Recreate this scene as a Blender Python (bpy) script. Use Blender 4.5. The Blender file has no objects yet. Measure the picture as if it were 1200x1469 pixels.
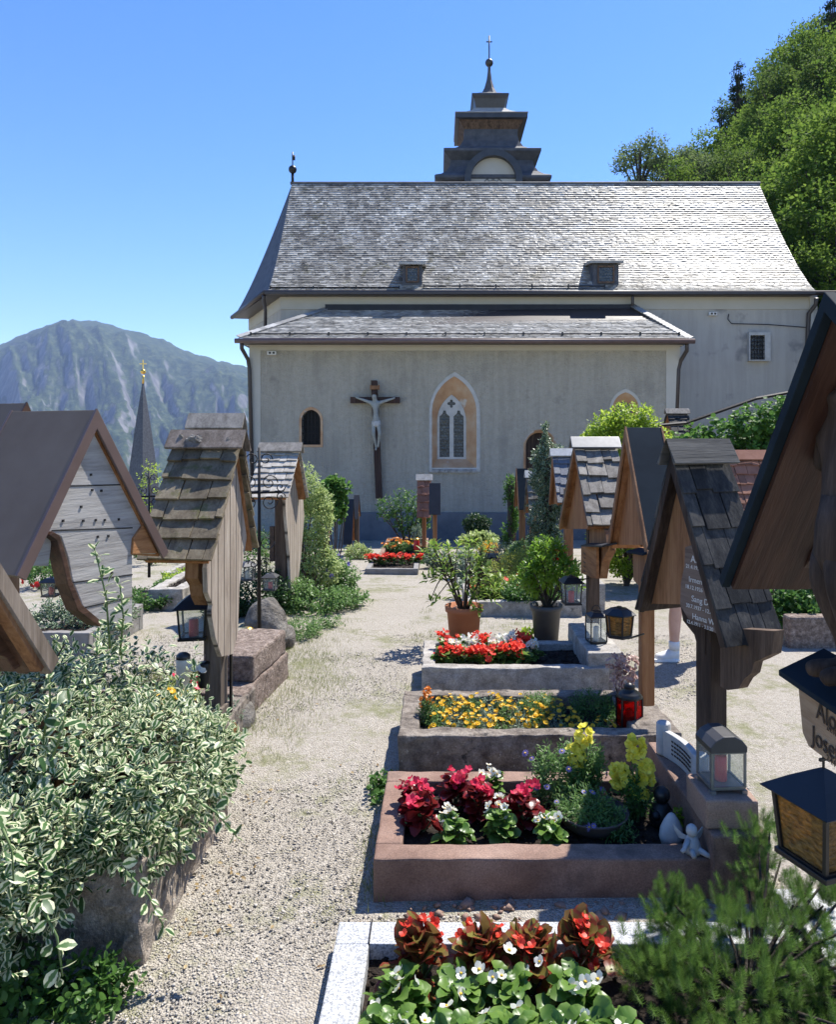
HAZE, SUN, SKY, EXPO, SUN_EL, SUN_AZ = 0.00014, 4.5, 0.118, 1.12, 59, 42
import bpy, bmesh, math, random
import numpy as np
from mathutils import Vector, Matrix, Euler
from mathutils.geometry import tessellate_polygon
sc = bpy.context.scene
col = sc.collection
R = math.radians
rng = np.random.default_rng(7)
rnd = random.Random(11)

# ------------------------------------------------------------------ camera geometry
FPX, HOR, VPX, CAMZ = 1050.0, 632.0, 630.0, 1.65
CAMR = Euler((math.pi / 2, 0, 0))   # level camera, framed with lens shift so that verticals stay upright
CAM = Vector((0, 0, CAMZ))

def ray(px, py):
    return Vector((px - VPX, FPX, HOR - py)).normalized()
def P(px, py, Y):
    d = ray(px, py)
    return CAM + d * (Y / d.y)
def sstep(a, b, x):
    t = min(1, max(0, (x - a) / (b - a)))
    return t * t * (3 - 2 * t)
def gz(x, y):
    z = 0.0
    if y > 4.5:
        z = -0.78 * min(1.0, max(0, (y - 4.5) / 12.5)) * (0.35 + 0.65 * min(1, (y - 4.5) / 12.5))
    return z
def G(px, py):
    d = ray(px, py)
    z = 0.0
    for _ in range(30):
        t = (z - CAMZ) / d.z
        p = CAM + d * t
        z = 0.5 * z + 0.5 * gz(p.x, p.y)
    return p
def on_z(px, py, z):
    d = ray(px, py)
    return CAM + d * ((z - CAMZ) / d.z)

# ------------------------------------------------------------------ object helpers
def tag(o, label=None, cat=None, group=None, kind=None):
    if label: o['label'] = label
    if cat: o['category'] = cat
    if group: o['group'] = group
    if kind: o['kind'] = kind
    return o
def empty(name, label, cat, loc=(0, 0, 0), rz=0, group=None):
    o = bpy.data.objects.new(name, None)
    o.empty_display_size = 0.1
    col.objects.link(o)
    o.location = loc
    o.rotation_euler = (0, 0, rz)
    return tag(o, label, cat, group)
def link(name, me, parent=None):
    o = bpy.data.objects.new(name, me)
    col.objects.link(o)
    if parent: o.parent = parent
    return o
def copy_tree(o, parent=None):
    c = o.copy()
    col.objects.link(c)
    if parent: c.parent = parent
    for ch in list(o.children):
        copy_tree(ch, c)
    return c

class MB:
    def __init__(s):
        s.v = []; s.f = []; s.mi = []; s.m = 0; s.sm = []; s.smooth = False
    def add(s, vs, fs):
        b = len(s.v)
        s.v += [tuple(p) for p in vs]
        for f in fs:
            s.f.append(tuple(b + i for i in f)); s.mi.append(s.m); s.sm.append(s.smooth)
    def box(s, c, d, rot=None, taper=1.0):
        hx, hy, hz = d[0] / 2, d[1] / 2, d[2] / 2
        vs = []
        for z in (-1, 1):
            k = taper if z > 0 else 1
            for x, y in ((-1, -1), (1, -1), (1, 1), (-1, 1)):
                p = Vector((x * hx * k, y * hy * k, z * hz))
                if rot is not None: p = rot @ p
                vs.append(p + Vector(c))
        s.add(vs, [(3, 2, 1, 0), (4, 5, 6, 7), (0, 1, 5, 4), (1, 2, 6, 5), (2, 3, 7, 6), (3, 0, 4, 7)])
    def rbox(s, c, d, step=.04, amp=.004, fr=9.0, org=(0, 0, 0)):
        from mathutils import noise as mn
        C = Vector(c); D = Vector(d) / 2; O = Vector(org)
        for ax in range(3):
            u, v = (ax + 1) % 3, (ax + 2) % 3
            nu_ = max(1, min(60, int(d[u] / step))); nv_ = max(1, min(60, int(d[v] / step)))
            for sg in (-1, 1):
                vs = []
                for i in range(nu_ + 1):
                    for j in range(nv_ + 1):
                        p = Vector((0, 0, 0)); p[ax] = sg * D[ax]; p[u] = -D[u] + d[u] * i / nu_; p[v] = -D[v] + d[v] * j / nv_
                        p += C; q = p + O
                        vs.append(p + mn.noise_vector(q * fr) * amp + mn.noise_vector(q * fr * 3.1) * amp * .45)
                s.add(vs, [(i * (nv_ + 1) + j, i * (nv_ + 1) + j + 1, (i + 1) * (nv_ + 1) + j + 1, (i + 1) * (nv_ + 1) + j) for i in range(nu_) for j in range(nv_)])
    def hexa(s, p):   # 8 points: bottom loop ccw, top loop
        s.add(p, [(3, 2, 1, 0), (4, 5, 6, 7), (0, 1, 5, 4), (1, 2, 6, 5), (2, 3, 7, 6), (3, 0, 4, 7)])
    def ext(s, pts, fr, d0, d1, holes=()):
        loops = [list(pts)] + [list(h) for h in holes]
        flat = [p for l in loops for p in l]
        tri = tessellate_polygon([[Vector((p[0], p[1], 0)) for p in l] for l in loops])
        n = len(flat)
        vs = [fr(p[0], p[1], d0) for p in flat] + [fr(p[0], p[1], d1) for p in flat]
        fs = []
        for t in tri:
            fs.append(tuple(t)); fs.append(tuple(n + i for i in reversed(t)))
        o = 0
        for l in loops:
            k = len(l)
            for i in range(k):
                a, b = o + i, o + (i + 1) % k
                fs.append((a, b, n + b, n + a))
            o += k
        s.add(vs, fs)
    def tube(s, pts, rad, n=8, cap=True):
        pts = [Vector(p) for p in pts]
        if not hasattr(rad, '__len__'): rad = [rad] * len(pts)
        vs = []; fs = []
        prev = None
        for i, p in enumerate(pts):
            a = pts[max(0, i - 1)]; b = pts[min(len(pts) - 1, i + 1)]
            t = (b - a)
            t = t.normalized() if t.length > 1e-9 else Vector((0, 0, 1))
            if prev is None:
                u = t.orthogonal().normalized()
            else:
                u = prev - t * prev.dot(t)
                u = u.normalized() if u.length > 1e-6 else t.orthogonal().normalized()
            prev = u
            w = t.cross(u)
            for k in range(n):
                an = 2 * math.pi * k / n
                vs.append(p + (u * math.cos(an) + w * math.sin(an)) * rad[i])
        for i in range(len(pts) - 1):
            for k in range(n):
                k2 = (k + 1) % n
                fs.append((i * n + k, i * n + k2, (i + 1) * n + k2, (i + 1) * n + k))
        if cap:
            fs.append(tuple(range(n - 1, -1, -1)))
            fs.append(tuple((len(pts) - 1) * n + k for k in range(n)))
        s.add(vs, fs)
    def lathe(s, prof, c=(0, 0, 0), n=20, sx=1, sy=1, phase=0):
        vs = []; fs = []
        for r, z in prof:
            for k in range(n):
                a = 2 * math.pi * k / n + phase
                vs.append((c[0] + r * math.cos(a) * sx, c[1] + r * math.sin(a) * sy, c[2] + z))
        m = len(prof)
        for i in range(m - 1):
            for k in range(n):
                k2 = (k + 1) % n
                fs.append((i * n + k, i * n + k2, (i + 1) * n + k2, (i + 1) * n + k))
        if prof[0][0] > 1e-5: fs.append(tuple(range(n - 1, -1, -1)))
        if prof[-1][0] > 1e-5: fs.append(tuple((m - 1) * n + k for k in range(n)))
        s.add(vs, fs)
    def sphere(s, c, r, n=12, m=8, jit=0, sc3=(1, 1, 1)):
        vs = []; fs = []
        for i in range(m + 1):
            th = math.pi * i / m
            for k in range(n):
                ph = 2 * math.pi * k / n
                j = 1 + (rnd.uniform(-jit, jit) if jit else 0)
                vs.append((c[0] + r * sc3[0] * j * math.sin(th) * math.cos(ph), c[1] + r * sc3[1] * j * math.sin(th) * math.sin(ph), c[2] + r * sc3[2] * j * math.cos(th)))
        for i in range(m):
            for k in range(n):
                k2 = (k + 1) % n
                fs.append((i * n + k, (i + 1) * n + k, (i + 1) * n + k2, i * n + k2))
        s.add(vs, fs)
    def build(s, name, mats, parent=None, bevel=0, smooth=None, sub=0):
        me = bpy.data.meshes.new(name)
        me.from_pydata(s.v, [], s.f)
        if not isinstance(mats, (list, tuple)): mats = [mats]
        for m in mats: me.materials.append(m)
        me.polygons.foreach_set('material_index', s.mi)
        sm = s.sm if smooth is None else [smooth] * len(s.f)
        me.polygons.foreach_set('use_smooth', sm)
        bm = bmesh.new(); bm.from_mesh(me)
        bmesh.ops.remove_doubles(bm, verts=bm.verts, dist=1e-5)
        bmesh.ops.recalc_face_normals(bm, faces=bm.faces)
        bm.to_mesh(me); bm.free()
        me.update()
        o = link(name, me, parent)
        if bevel:
            b = o.modifiers.new('bevel', 'BEVEL'); b.width = bevel; b.segments = 2; b.limit_method = 'ANGLE'; b.angle_limit = R(40)
        if sub:
            b = o.modifiers.new('sub', 'SUBSURF'); b.levels = sub; b.render_levels = sub
        return o

def npmesh(name, V, F, mat, parent=None, UV=None, smooth=True):
    V = np.asarray(V, dtype=np.float32); F = np.asarray(F, dtype=np.int32)
    me = bpy.data.meshes.new(name)
    k = F.shape[1]
    me.vertices.add(len(V)); me.vertices.foreach_set('co', V.ravel())
    me.loops.add(F.size); me.loops.foreach_set('vertex_index', F.ravel())
    me.polygons.add(len(F)); me.polygons.foreach_set('loop_start', np.arange(len(F), dtype=np.int32) * k)
    if smooth: me.polygons.foreach_set('use_smooth', np.ones(len(F), dtype=bool))
    if UV is not None:
        l = me.uv_layers.new(name='UVMap')
        l.data.foreach_set('uv', np.asarray(UV, dtype=np.float32)[F.ravel()].ravel())
    me.update(calc_edges=True)
    for m in (mat if isinstance(mat, (list, tuple)) else [mat]): me.materials.append(m)
    return link(name, me, parent)

# ------------------------------------------------------------------ foliage
def nrmz(a):
    return a / np.maximum(np.linalg.norm(a, axis=-1, keepdims=True), 1e-9)
def leaf_tmpl(w=0.55, shape=(0.6, 1.0, 0.75), fold=0.25, curl=0.25, wav=0.0):
    vs = [0, .22, .5, .78, 1.0]
    V = []; UV = []
    for v in vs:
        V.append((0, v, -curl * v * v)); UV.append((0, v))
    for sgn in (-1, 1):
        for i, v in enumerate(vs[1:4]):
            hw = w / 2 * shape[i]
            V.append((sgn * hw, v, fold * hw - curl * v * v + wav * (1 if i % 2 else -1) * .1)); UV.append((sgn, v))
    F = []
    for o, fl in ((5, False), (8, True)):
        t = [(0, 1, o), (1, o + 1, o), (1, 2, o + 1), (2, o + 2, o + 1), (2, 3, o + 2), (3, 4, o + 2)]
        F += [tuple(reversed(x)) for x in t] if fl else t
    return np.array(V), np.array(F), np.array(UV)
def dia_tmpl(w=0.5, fold=0.3):
    V = np.array([(0, 0, 0), (w / 2, .45, fold * w / 2), (0, 1, -.1), (-w / 2, .45, fold * w / 2)])
    return V, np.array([(0, 1, 2), (0, 2, 3)]), np.array([(0, 0), (1, .45), (0, 1), (-1, .45)])
def leaf_fine(w, fold, curl, wav, cup=0, n=7, pw=.7, lob=0):
    V = []; UV = []; F = []
    for i in range(n + 1):
        v = i / n; V.append((0, v, -curl * v * v)); UV.append((0, v))
    for sgn in (-1, 1):
        o = len(V)
        for i in range(1, n):
            v = i / n; hw = w / 2 * math.sin(math.pi * v ** .85) ** pw
            V.append((sgn * hw, v - (.16 * (1 - v) * (v < .35)), fold * hw - curl * v * v + cup * hw * hw + wav * math.sin(i * 2.3 + sgn) * hw)); UV.append((sgn, v))
        t = [(0, 1, o)]
        for i in range(1, n - 1): t += [(i, o + i, o + i - 1), (i, i + 1, o + i)]
        t += [(n - 1, n, o + n - 2)]
        F += [tuple(reversed(x)) for x in t] if sgn > 0 else t
    return np.array(V), np.array(F), np.array(UV)
T_BEG = leaf_fine(.98, .16, .35, .10, .3, n=8, pw=.45)
T_OV = leaf_tmpl()
T_ROUND = leaf_tmpl(w=0.95, shape=(0.75, 1.0, 0.8), fold=0.15, curl=0.3, wav=0.3)
T_LONG = leaf_tmpl(w=0.3, shape=(0.75, 1.0, 0.7), fold=0.3, curl=0.25)
T_DIA = dia_tmpl()
T_DIAW = dia_tmpl(0.75)
T_NEEDLE = (np.array([(-.035, 0, 0), (.035, 0, 0), (0, 1, 0), (0, .4, .05)]), np.array([(0, 1, 2), (0, 3, 2)]), np.array([(0, 0), (0, 0), (0, 1), (0, .5)]))
T_BLADE = (np.array([(-.03, 0, 0), (.03, 0, 0), (.022, .55, .03), (-.022, .55, .03), (0, 1, .16)]), np.array([(0, 1, 2), (0, 2, 3), (3, 2, 4)]), np.array([(0, 0), (0, 0), (0, .5), (0, .5), (0, 1)]))
T_PETAL = leaf_tmpl(w=0.9, shape=(0.7, 1.0, 0.9), fold=-0.1, curl=-0.15)

def scatter(t, pos, dr, nr, size):
    V, F, UV = t
    dr = nrmz(dr)
    nr = nrmz(nr - dr * np.sum(nr * dr, axis=1, keepdims=True))
    xr = np.cross(dr, nr)
    n = len(pos); k = len(V)
    size = np.broadcast_to(np.asarray(size, dtype=float), (n,))
    W = (xr[:, None, :] * V[None, :, 0:1] + dr[:, None, :] * V[None, :, 1:2] + nr[:, None, :] * V[None, :, 2:3]) * size[:, None, None] + pos[:, None, :]
    FF = (F[None, :, :] + (np.arange(n) * k)[:, None, None]).reshape(-1, F.shape[1])
    return W.reshape(-1, 3), FF, np.tile(UV, (n, 1))
def merge(parts):
    Vs, Fs, Us = [], [], []
    o = 0
    for V, F, U in parts:
        Vs.append(V); Fs.append(F + o); Us.append(U); o += len(V)
    return np.concatenate(Vs), np.concatenate(Fs), np.concatenate(Us)
def lump(d, seed, k=3.0):
    r = np.random.default_rng(seed)
    a = r.normal(size=(5, 3)) * k; ph = r.uniform(0, 6.28, 5)
    return np.mean(np.sin(d @ a.T + ph), axis=1)
def blob_tips(blobs, n, inner=0.3, up=0.5, bump=0.25, jitter=0.45, zmin=None, seed=0, k=3.0):
    bl = np.array(blobs, dtype=float)
    r = np.random.default_rng(seed + 100)
    wt = (bl[:, 3] * bl[:, 4] + bl[:, 3] * bl[:, 5] + bl[:, 4] * bl[:, 5]); wt = wt / wt.sum()
    idx = r.choice(len(bl), n, p=wt)
    d = nrmz(r.normal(size=(n, 3)))
    rad = (1 - inner * r.random(n) ** 1.5) * (1 + bump * lump(d + idx[:, None] * .7, seed, k))
    pos = bl[idx, :3] + d * bl[idx, 3:6] * rad[:, None]
    keep = np.ones(n, bool)
    for j in range(len(bl)):
        q = np.linalg.norm((pos - bl[j, :3]) / bl[j, 3:6], axis=1)
        keep &= ~((q < 0.62) & (idx != j))
    if zmin is not None: keep &= pos[:, 2] > zmin
    dr = nrmz(d / np.maximum(bl[idx, 3:6], 1e-3) * np.mean(bl[idx, 3:6], axis=1, keepdims=True) + np.array([0, 0, up]) + r.normal(size=(n, 3)) * jitter)
    return pos[keep], dr[keep]
def spray(tips, dirs, L, k, size, spread=0.9, tmpl=T_OV, seed=0, droop=0.0, upn=0.6, szvar=0.35, pairs=False):
    r = np.random.default_rng(seed + 500)
    n = len(tips)
    ref = nrmz(np.cross(dirs, r.normal(size=(n, 3))))
    ref2 = np.cross(dirs, ref)
    parts = []
    base = r.uniform(0, 6.28, n)
    for j in range(k):
        t = j / max(1, k - 1)
        ang = base + (j * 2.4 if not pairs else (j % 2) * math.pi + (j // 2) * 1.57) + r.normal(size=n) * .25
        rad = ref * np.cos(ang)[:, None] + ref2 * np.sin(ang)[:, None]
        pos = tips - dirs * (L * (1 - t)) + r.normal(size=(n, 3)) * size * .12
        sp = spread * (1.15 - .75 * t)
        ld = nrmz(dirs * (.35 + .5 * t) + rad * sp + np.array([0, 0, -droop]))
        nn = nrmz(dirs * .7 + np.array([0, 0, upn]) + r.normal(size=(n, 3)) * .35)
        s = size * (1 - szvar * r.random(n)) * (1 - .3 * t * t)
        parts.append(scatter(tmpl, pos, ld, nn, s))
    return merge(parts)
def foliage(name, parent, mat, blobs, n, L, k, size, tmpl=T_OV, seed=0, **kw):
    tk = {a: kw.pop(a) for a in ('inner', 'up', 'bump', 'jitter', 'zmin') if a in kw}
    t, d = blob_tips(blobs, n, seed=seed, k=kw.pop('lk', 3.0), **tk)
    V, F, U = spray(t, d, L, k, size, tmpl=tmpl, seed=seed, **kw)
    return npmesh(name, V, F, mat, parent, U), t, d
def stems(name, parent, mat, base, tips, r0=.008, r1=.003, bend=.3, seed=0, n=5):
    r = random.Random(seed); mb = MB(); mb.smooth = True
    for t in tips:
        b = Vector(base) + Vector((r.uniform(-1, 1), r.uniform(-1, 1), 0)) * r0 * 2
        t = Vector(t); m = b.lerp(t, .5) + Vector((r.uniform(-1, 1), r.uniform(-1, 1), r.uniform(0, 1))) * (t - b).length * bend * .3
        m.z = max(m.z, min(b.z, t.z))
        mb.tube([b, b.lerp(m, .6), m.lerp(t, .4), t], [r0, r0 * .85, (r0 + r1) / 2, r1], n, cap=False)
    return mb.build(name, mat, parent)
def text_mesh(name, body, size, mat, parent, mtx, ext=0.0015, align='LEFT'):
    cu = bpy.data.curves.new(name, 'FONT'); cu.body = body; cu.size = size; cu.extrude = ext; cu.align_x = align; cu.space_line = .95
    to = bpy.data.objects.new(name, cu); col.objects.link(to)
    dg = bpy.context.evaluated_depsgraph_get()
    me = bpy.data.meshes.new_from_object(to.evaluated_get(dg))
    bpy.data.objects.remove(to); bpy.data.curves.remove(cu)
    me.transform(mtx); me.name = name
    me.materials.clear(); me.materials.append(mat)
    return link(name, me, parent)
def skin(name, parent, mat, joints, edges, root=0, sub=2):
    me = bpy.data.meshes.new(name)
    me.from_pydata([j[:3] for j in joints], edges, [])
    bm = bmesh.new(); bm.from_mesh(me)
    lay = bm.verts.layers.skin.verify()
    for v, j in zip(bm.verts, joints):
        rr = j[3]
        v[lay].radius = (rr, rr) if not hasattr(rr, '__len__') else rr
        v[lay].use_root = False
    bm.verts.ensure_lookup_table(); bm.verts[root][lay].use_root = True
    bm.to_mesh(me); bm.free()
    me.materials.append(mat)
    o = link(name, me, parent)
    m = o.modifiers.new('skin', 'SKIN'); m.use_smooth_shade = True
    s = o.modifiers.new('sub', 'SUBSURF'); s.levels = sub; s.render_levels = sub
    return o
# ------------------------------------------------------------------ materials
def _new(name):
    m = bpy.data.materials.new(name); m.use_nodes = True
    nt = m.node_tree; nt.nodes.clear()
    out = nt.nodes.new('ShaderNodeOutputMaterial')
    bs = nt.nodes.new('ShaderNodeBsdfPrincipled')
    nt.links.new(bs.outputs[0], out.inputs[0])
    return m, nt, bs, out
def N(nt, t, **kw):
    n = nt.nodes.new('ShaderNode' + t)
    for k, v in kw.items():
        if k in n.inputs: n.inputs[k].default_value = v
        else: setattr(n, k, v)
    return n
def ramp(nt, fac, stops):
    r = nt.nodes.new('ShaderNodeValToRGB')
    e = r.color_ramp.elements
    while len(e) < len(stops): e.new(0.5)
    for el, (p, c) in zip(e, stops):
        el.position = p; el.color = (*c, 1) if len(c) == 3 else c
    nt.links.new(fac, r.inputs[0])
    return r.outputs[0]
def mix(nt, fac, a, b, mode='MIX'):
    n = nt.nodes.new('ShaderNodeMix'); n.data_type = 'RGBA'; n.blend_type = mode
    for s, v in ((0, fac), (6, a), (7, b)):
        if hasattr(v, 'links') or hasattr(v, 'is_linked'): nt.links.new(v, n.inputs[s])
        elif s == 0: n.inputs[0].default_value = v
        else: n.inputs[s].default_value = (*v, 1)
    return n.outputs[2]
def coords(nt, scale=(1, 1, 1), src='Object', rot=(0, 0, 0)):
    tc = nt.nodes.new('ShaderNodeTexCoord'); mp = nt.nodes.new('ShaderNodeMapping')
    mp.inputs['Scale'].default_value = scale; mp.inputs['Rotation'].default_value = rot
    nt.links.new(tc.outputs[src], mp.inputs[0])
    return mp.outputs[0]
def noise(nt, vec, scale, detail=5, rough=.55, dist=0):
    n = N(nt, 'TexNoise', Scale=scale, Detail=detail, Roughness=rough, Distortion=dist)
    nt.links.new(vec, n.inputs['Vector'])
    return n.outputs[0]
def bump(nt, bs, h, strength=.4, dist=.01):
    b = N(nt, 'Bump', Strength=strength, Distance=dist)
    nt.links.new(h, b.inputs['Height']); nt.links.new(b.outputs[0], bs.inputs['Normal'])
    return b
def island_val(nt, colr, amt):
    g = nt.nodes.new('ShaderNodeNewGeometry'); h = nt.nodes.new('ShaderNodeHueSaturation')
    mr = N(nt, 'MapRange'); nt.links.new(g.outputs['Random Per Island'], mr.inputs[0])
    mr.inputs[3].default_value = 1 - amt; mr.inputs[4].default_value = 1 + amt
    nt.links.new(mr.outputs[0], h.inputs['Value']); nt.links.new(colr, h.inputs['Color'])
    return h.outputs[0]
def mat_noise(name, cols, scale=6, rough=.8, bmp=.3, bscale=None, bdist=.01, stretch=(1, 1, 1), island=0, spec=.3, metal=0, detail=6, spots=None, lo=.3, hi=.7, grain=0, gscale=130, streak=0):
    m, nt, bs, out = _new(name)
    v = coords(nt, stretch)
    f = noise(nt, v, scale, detail, .6)
    n = len(cols)
    c = ramp(nt, f, [(lo + (hi - lo) * i / max(1, n - 1), cc) for i, cc in enumerate(cols)])
    if spots:   # (colour, scale, threshold)
        for scol, ssc, th in spots:
            f2 = noise(nt, v, ssc, 4, .65)
            k = ramp(nt, f2, [(th, (0, 0, 0)), (min(1, th + .08), (1, 1, 1))])
            c = mix(nt, k, c, scol)
    if streak:
        g2 = noise(nt, coords(nt, (3.2, 3.2, .28)), 1.6, 6, .7)
        c = mix(nt, 1.0, c, ramp(nt, g2, [(.38, (1 - streak,) * 3), (.56, (1, 1, 1)), (.75, (1 + streak * .5,) * 3)]), 'MULTIPLY')
    if grain:
        g1 = noise(nt, v, gscale, 3, .8)
        c = mix(nt, 1.0, c, ramp(nt, g1, [(.3, (1 - grain,) * 3), (.5, (1, 1, 1)), (.7, (1 + grain,) * 3)]), 'MULTIPLY')
    if island: c = island_val(nt, c, island)
    nt.links.new(c, bs.inputs['Base Color'])
    bs.inputs['Roughness'].default_value = rough
    bs.inputs['Specular IOR Level'].default_value = spec
    bs.inputs['Metallic'].default_value = metal
    if bmp:
        f3 = noise(nt, v, bscale or scale * 4, 6, .65)
        bump(nt, bs, f3, bmp, bdist)
    return m
def mat_wood(name, cols, axis='z', rough=.75, island=.12, fine=1.0, spec=.25, moss=None, boards=0.0, baxis='y', tilt=0):
    m, nt, bs, out = _new(name)
    lng = {'x': (1, 12, 12), 'y': (12, 1, 12), 'z': (12, 12, 1)}[axis]
    v = coords(nt, lng)
    if tilt:
        v0 = coords(nt, (1, 1, 1), rot=(tilt, 0, 0)); mp = nt.nodes.new('ShaderNodeMapping'); mp.inputs['Scale'].default_value = lng; nt.links.new(v0, mp.inputs[0]); v = mp.outputs[0]
    f = noise(nt, v, 1.1 * fine, 5, .6, .6)
    f2 = noise(nt, v, 7 * fine, 4, .7)
    add = N(nt, 'Math', operation='MULTIPLY_ADD'); nt.links.new(f2, add.inputs[0]); add.inputs[1].default_value = .55
    nt.links.new(f, add.inputs[2])
    k = len(cols)
    c = ramp(nt, add.outputs[0], [(.55 + .45 * i / (k - 1), cc) for i, cc in enumerate(cols)])
    hgt = f2
    if moss:
        f4 = noise(nt, coords(nt), moss[1], 5, .7)
        c = mix(nt, ramp(nt, f4, [(moss[2], (0, 0, 0)), (moss[2] + .12, (1, 1, 1))]), c, moss[0])
    if island: c = island_val(nt, c, island)
    if boards:
        tc = nt.nodes.new('ShaderNodeTexCoord'); sx = nt.nodes.new('ShaderNodeSeparateXYZ'); nt.links.new(tc.outputs['Object'], sx.inputs[0])
        md = N(nt, 'Math', operation='PINGPONG'); md.inputs[1].default_value = boards / 2
        nt.links.new(sx.outputs['xyz'.index(baxis)], md.inputs[0])
        ln = ramp(nt, md.outputs[0], [(0, (.0, .0, .0)), (.0025, (.0, .0, .0)), (.006, (1, 1, 1))])
        c = mix(nt, ln, (.02, .015, .012), c)
    nt.links.new(c, bs.inputs['Base Color'])
    bs.inputs['Roughness'].default_value = rough; bs.inputs['Specular IOR Level'].default_value = spec
    bump(nt, bs, hgt, .5, .004)
    return m
def mat_plain(name, c, rough=.5, metal=0, spec=.5, var=.1, emit=None):
    m, nt, bs, out = _new(name)
    f = noise(nt, coords(nt), 25, 4)
    cc = ramp(nt, f, [(.3, tuple(x * (1 - var) for x in c)), (.7, tuple(min(1, x * (1 + var)) for x in c))])
    nt.links.new(cc, bs.inputs['Base Color'])
    bs.inputs['Roughness'].default_value = rough; bs.inputs['Metallic'].default_value = metal; bs.inputs['Specular IOR Level'].default_value = spec
    return m
def mat_leaf(name, c1, c2, trans=.4, rough=.45, edge=None, et=.5, tcol=None, spec=.35, tip=None):
    m, nt, bs, out = _new(name)
    g = nt.nodes.new('ShaderNodeNewGeometry')
    c = ramp(nt, g.outputs['Random Per Island'], [(0, c1), (1, c2)])
    if edge or tip:
        tc = nt.nodes.new('ShaderNodeTexCoord'); sx = nt.nodes.new('ShaderNodeSeparateXYZ'); nt.links.new(tc.outputs['UV'], sx.inputs[0])
    if edge:
        ab = N(nt, 'Math', operation='ABSOLUTE'); nt.links.new(sx.outputs[0], ab.inputs[0])
        nz = noise(nt, coords(nt), 90, 3)
        ad = N(nt, 'Math', operation='MULTIPLY_ADD'); nt.links.new(nz, ad.inputs[0]); ad.inputs[1].default_value = .7; nt.links.new(ab.outputs[0], ad.inputs[2])
        rr = N(nt, 'Math', operation='MULTIPLY_ADD'); nt.links.new(g.outputs['Random Per Island'], rr.inputs[0]); rr.inputs[1].default_value = .3; nt.links.new(ad.outputs[0], rr.inputs[2])
        k = ramp(nt, rr.outputs[0], [(0, (0, 0, 0)), (1, (1, 1, 1))])
        st = N(nt, 'MapRange'); nt.links.new(rr.outputs[0], st.inputs[0]); st.inputs[1].default_value = et + .42; st.inputs[2].default_value = et + .56
        c = mix(nt, st.outputs[0], c, edge)
    if tip:
        st = N(nt, 'MapRange'); nt.links.new(sx.outputs[1], st.inputs[0]); st.inputs[1].default_value = .55; st.inputs[2].default_value = 1
        c = mix(nt, st.outputs[0], c, tip)
    nt.links.new(c, bs.inputs['Base Color'])
    bs.inputs['Roughness'].default_value = rough; bs.inputs['Specular IOR Level'].default_value = spec
    tr = nt.nodes.new('ShaderNodeBsdfTranslucent'); mx = nt.nodes.new('ShaderNodeMixShader'); mx.inputs[0].default_value = trans
    hs = N(nt, 'HueSaturation'); hs.inputs['Value'].default_value = 1.45; hs.inputs['Saturation'].default_value = .95; nt.links.new(c, hs.inputs['Color'])
    nt.links.new(hs.outputs[0], tr.inputs[0])
    nt.links.new(bs.outputs[0], mx.inputs[1]); nt.links.new(tr.outputs[0], mx.inputs[2]); nt.links.new(mx.outputs[0], out.inputs[0])
    return m
def mat_glass(name, c=(1, 1, 1), op=.25, rough=.1, bumpy=0):
    m, nt, bs, out = _new(name)
    tr = nt.nodes.new('ShaderNodeBsdfTransparent'); tr.inputs[0].default_value = (*c, 1)
    mx = nt.nodes.new('ShaderNodeMixShader'); mx.inputs[0].default_value = op
    bs.inputs['Base Color'].default_value = (*[x * .6 for x in c], 1); bs.inputs['Roughness'].default_value = rough
    if bumpy:
        nz = noise(nt, coords(nt, (1, 1, 2.5)), 45, 3); bump(nt, bs, nz, .8, bumpy)
        cc = ramp(nt, nz, [(.35, tuple(x * .35 for x in c)), (.65, c)]); nt.links.new(cc, tr.inputs[0]); nt.links.new(ramp(nt, nz, [(.35, tuple(x * .3 for x in c)), (.65, tuple(x * .8 for x in c))]), bs.inputs['Base Color'])
    nt.links.new(tr.outputs[0], mx.inputs[1]); nt.links.new(bs.outputs[0], mx.inputs[2]); nt.links.new(mx.outputs[0], out.inputs[0])
    return m
def mat_gravel(name, cols, scale=75, grass=True):
    m, nt, bs, out = _new(name)
    v = coords(nt)
    vo = N(nt, 'TexVoronoi', Scale=scale); nt.links.new(v, vo.inputs['Vector'])
    sep = nt.nodes.new('ShaderNodeSeparateColor'); nt.links.new(vo.outputs['Color'], sep.inputs[0])
    k = len(cols)
    c = ramp(nt, sep.outputs[0], [(i / (k - 1), cc) for i, cc in enumerate(cols)])
    big = noise(nt, v, .9, 5, .6)
    c = mix(nt, ramp(nt, big, [(.4, (0, 0, 0)), (.68, (.4, .4, .4))]), c, (.33, .30, .25))
    if grass:
        g1 = noise(nt, v, 1.5, 6, .7); g2 = noise(nt, v, 14, 5, .7)
        ad = N(nt, 'Math', operation='MULTIPLY_ADD'); nt.links.new(g2, ad.inputs[0]); ad.inputs[1].default_value = .5; nt.links.new(g1, ad.inputs[2])
        km = ramp(nt, ad.outputs[0], [(.755, (0, 0, 0)), (.92, (.7, .7, .7))])
        c = mix(nt, km, c, (.16, .17, .06))
    nt.links.new(c, bs.inputs['Base Color'])
    bs.inputs['Roughness'].default_value = .85; bs.inputs['Specular IOR Level'].default_value = .2
    inv = N(nt, 'Math', operation='SUBTRACT'); inv.inputs[0].default_value = 1; nt.links.new(vo.outputs['Distance'], inv.inputs[1])
    bump(nt, bs, inv.outputs[0], .9, .01)
    return m

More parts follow.
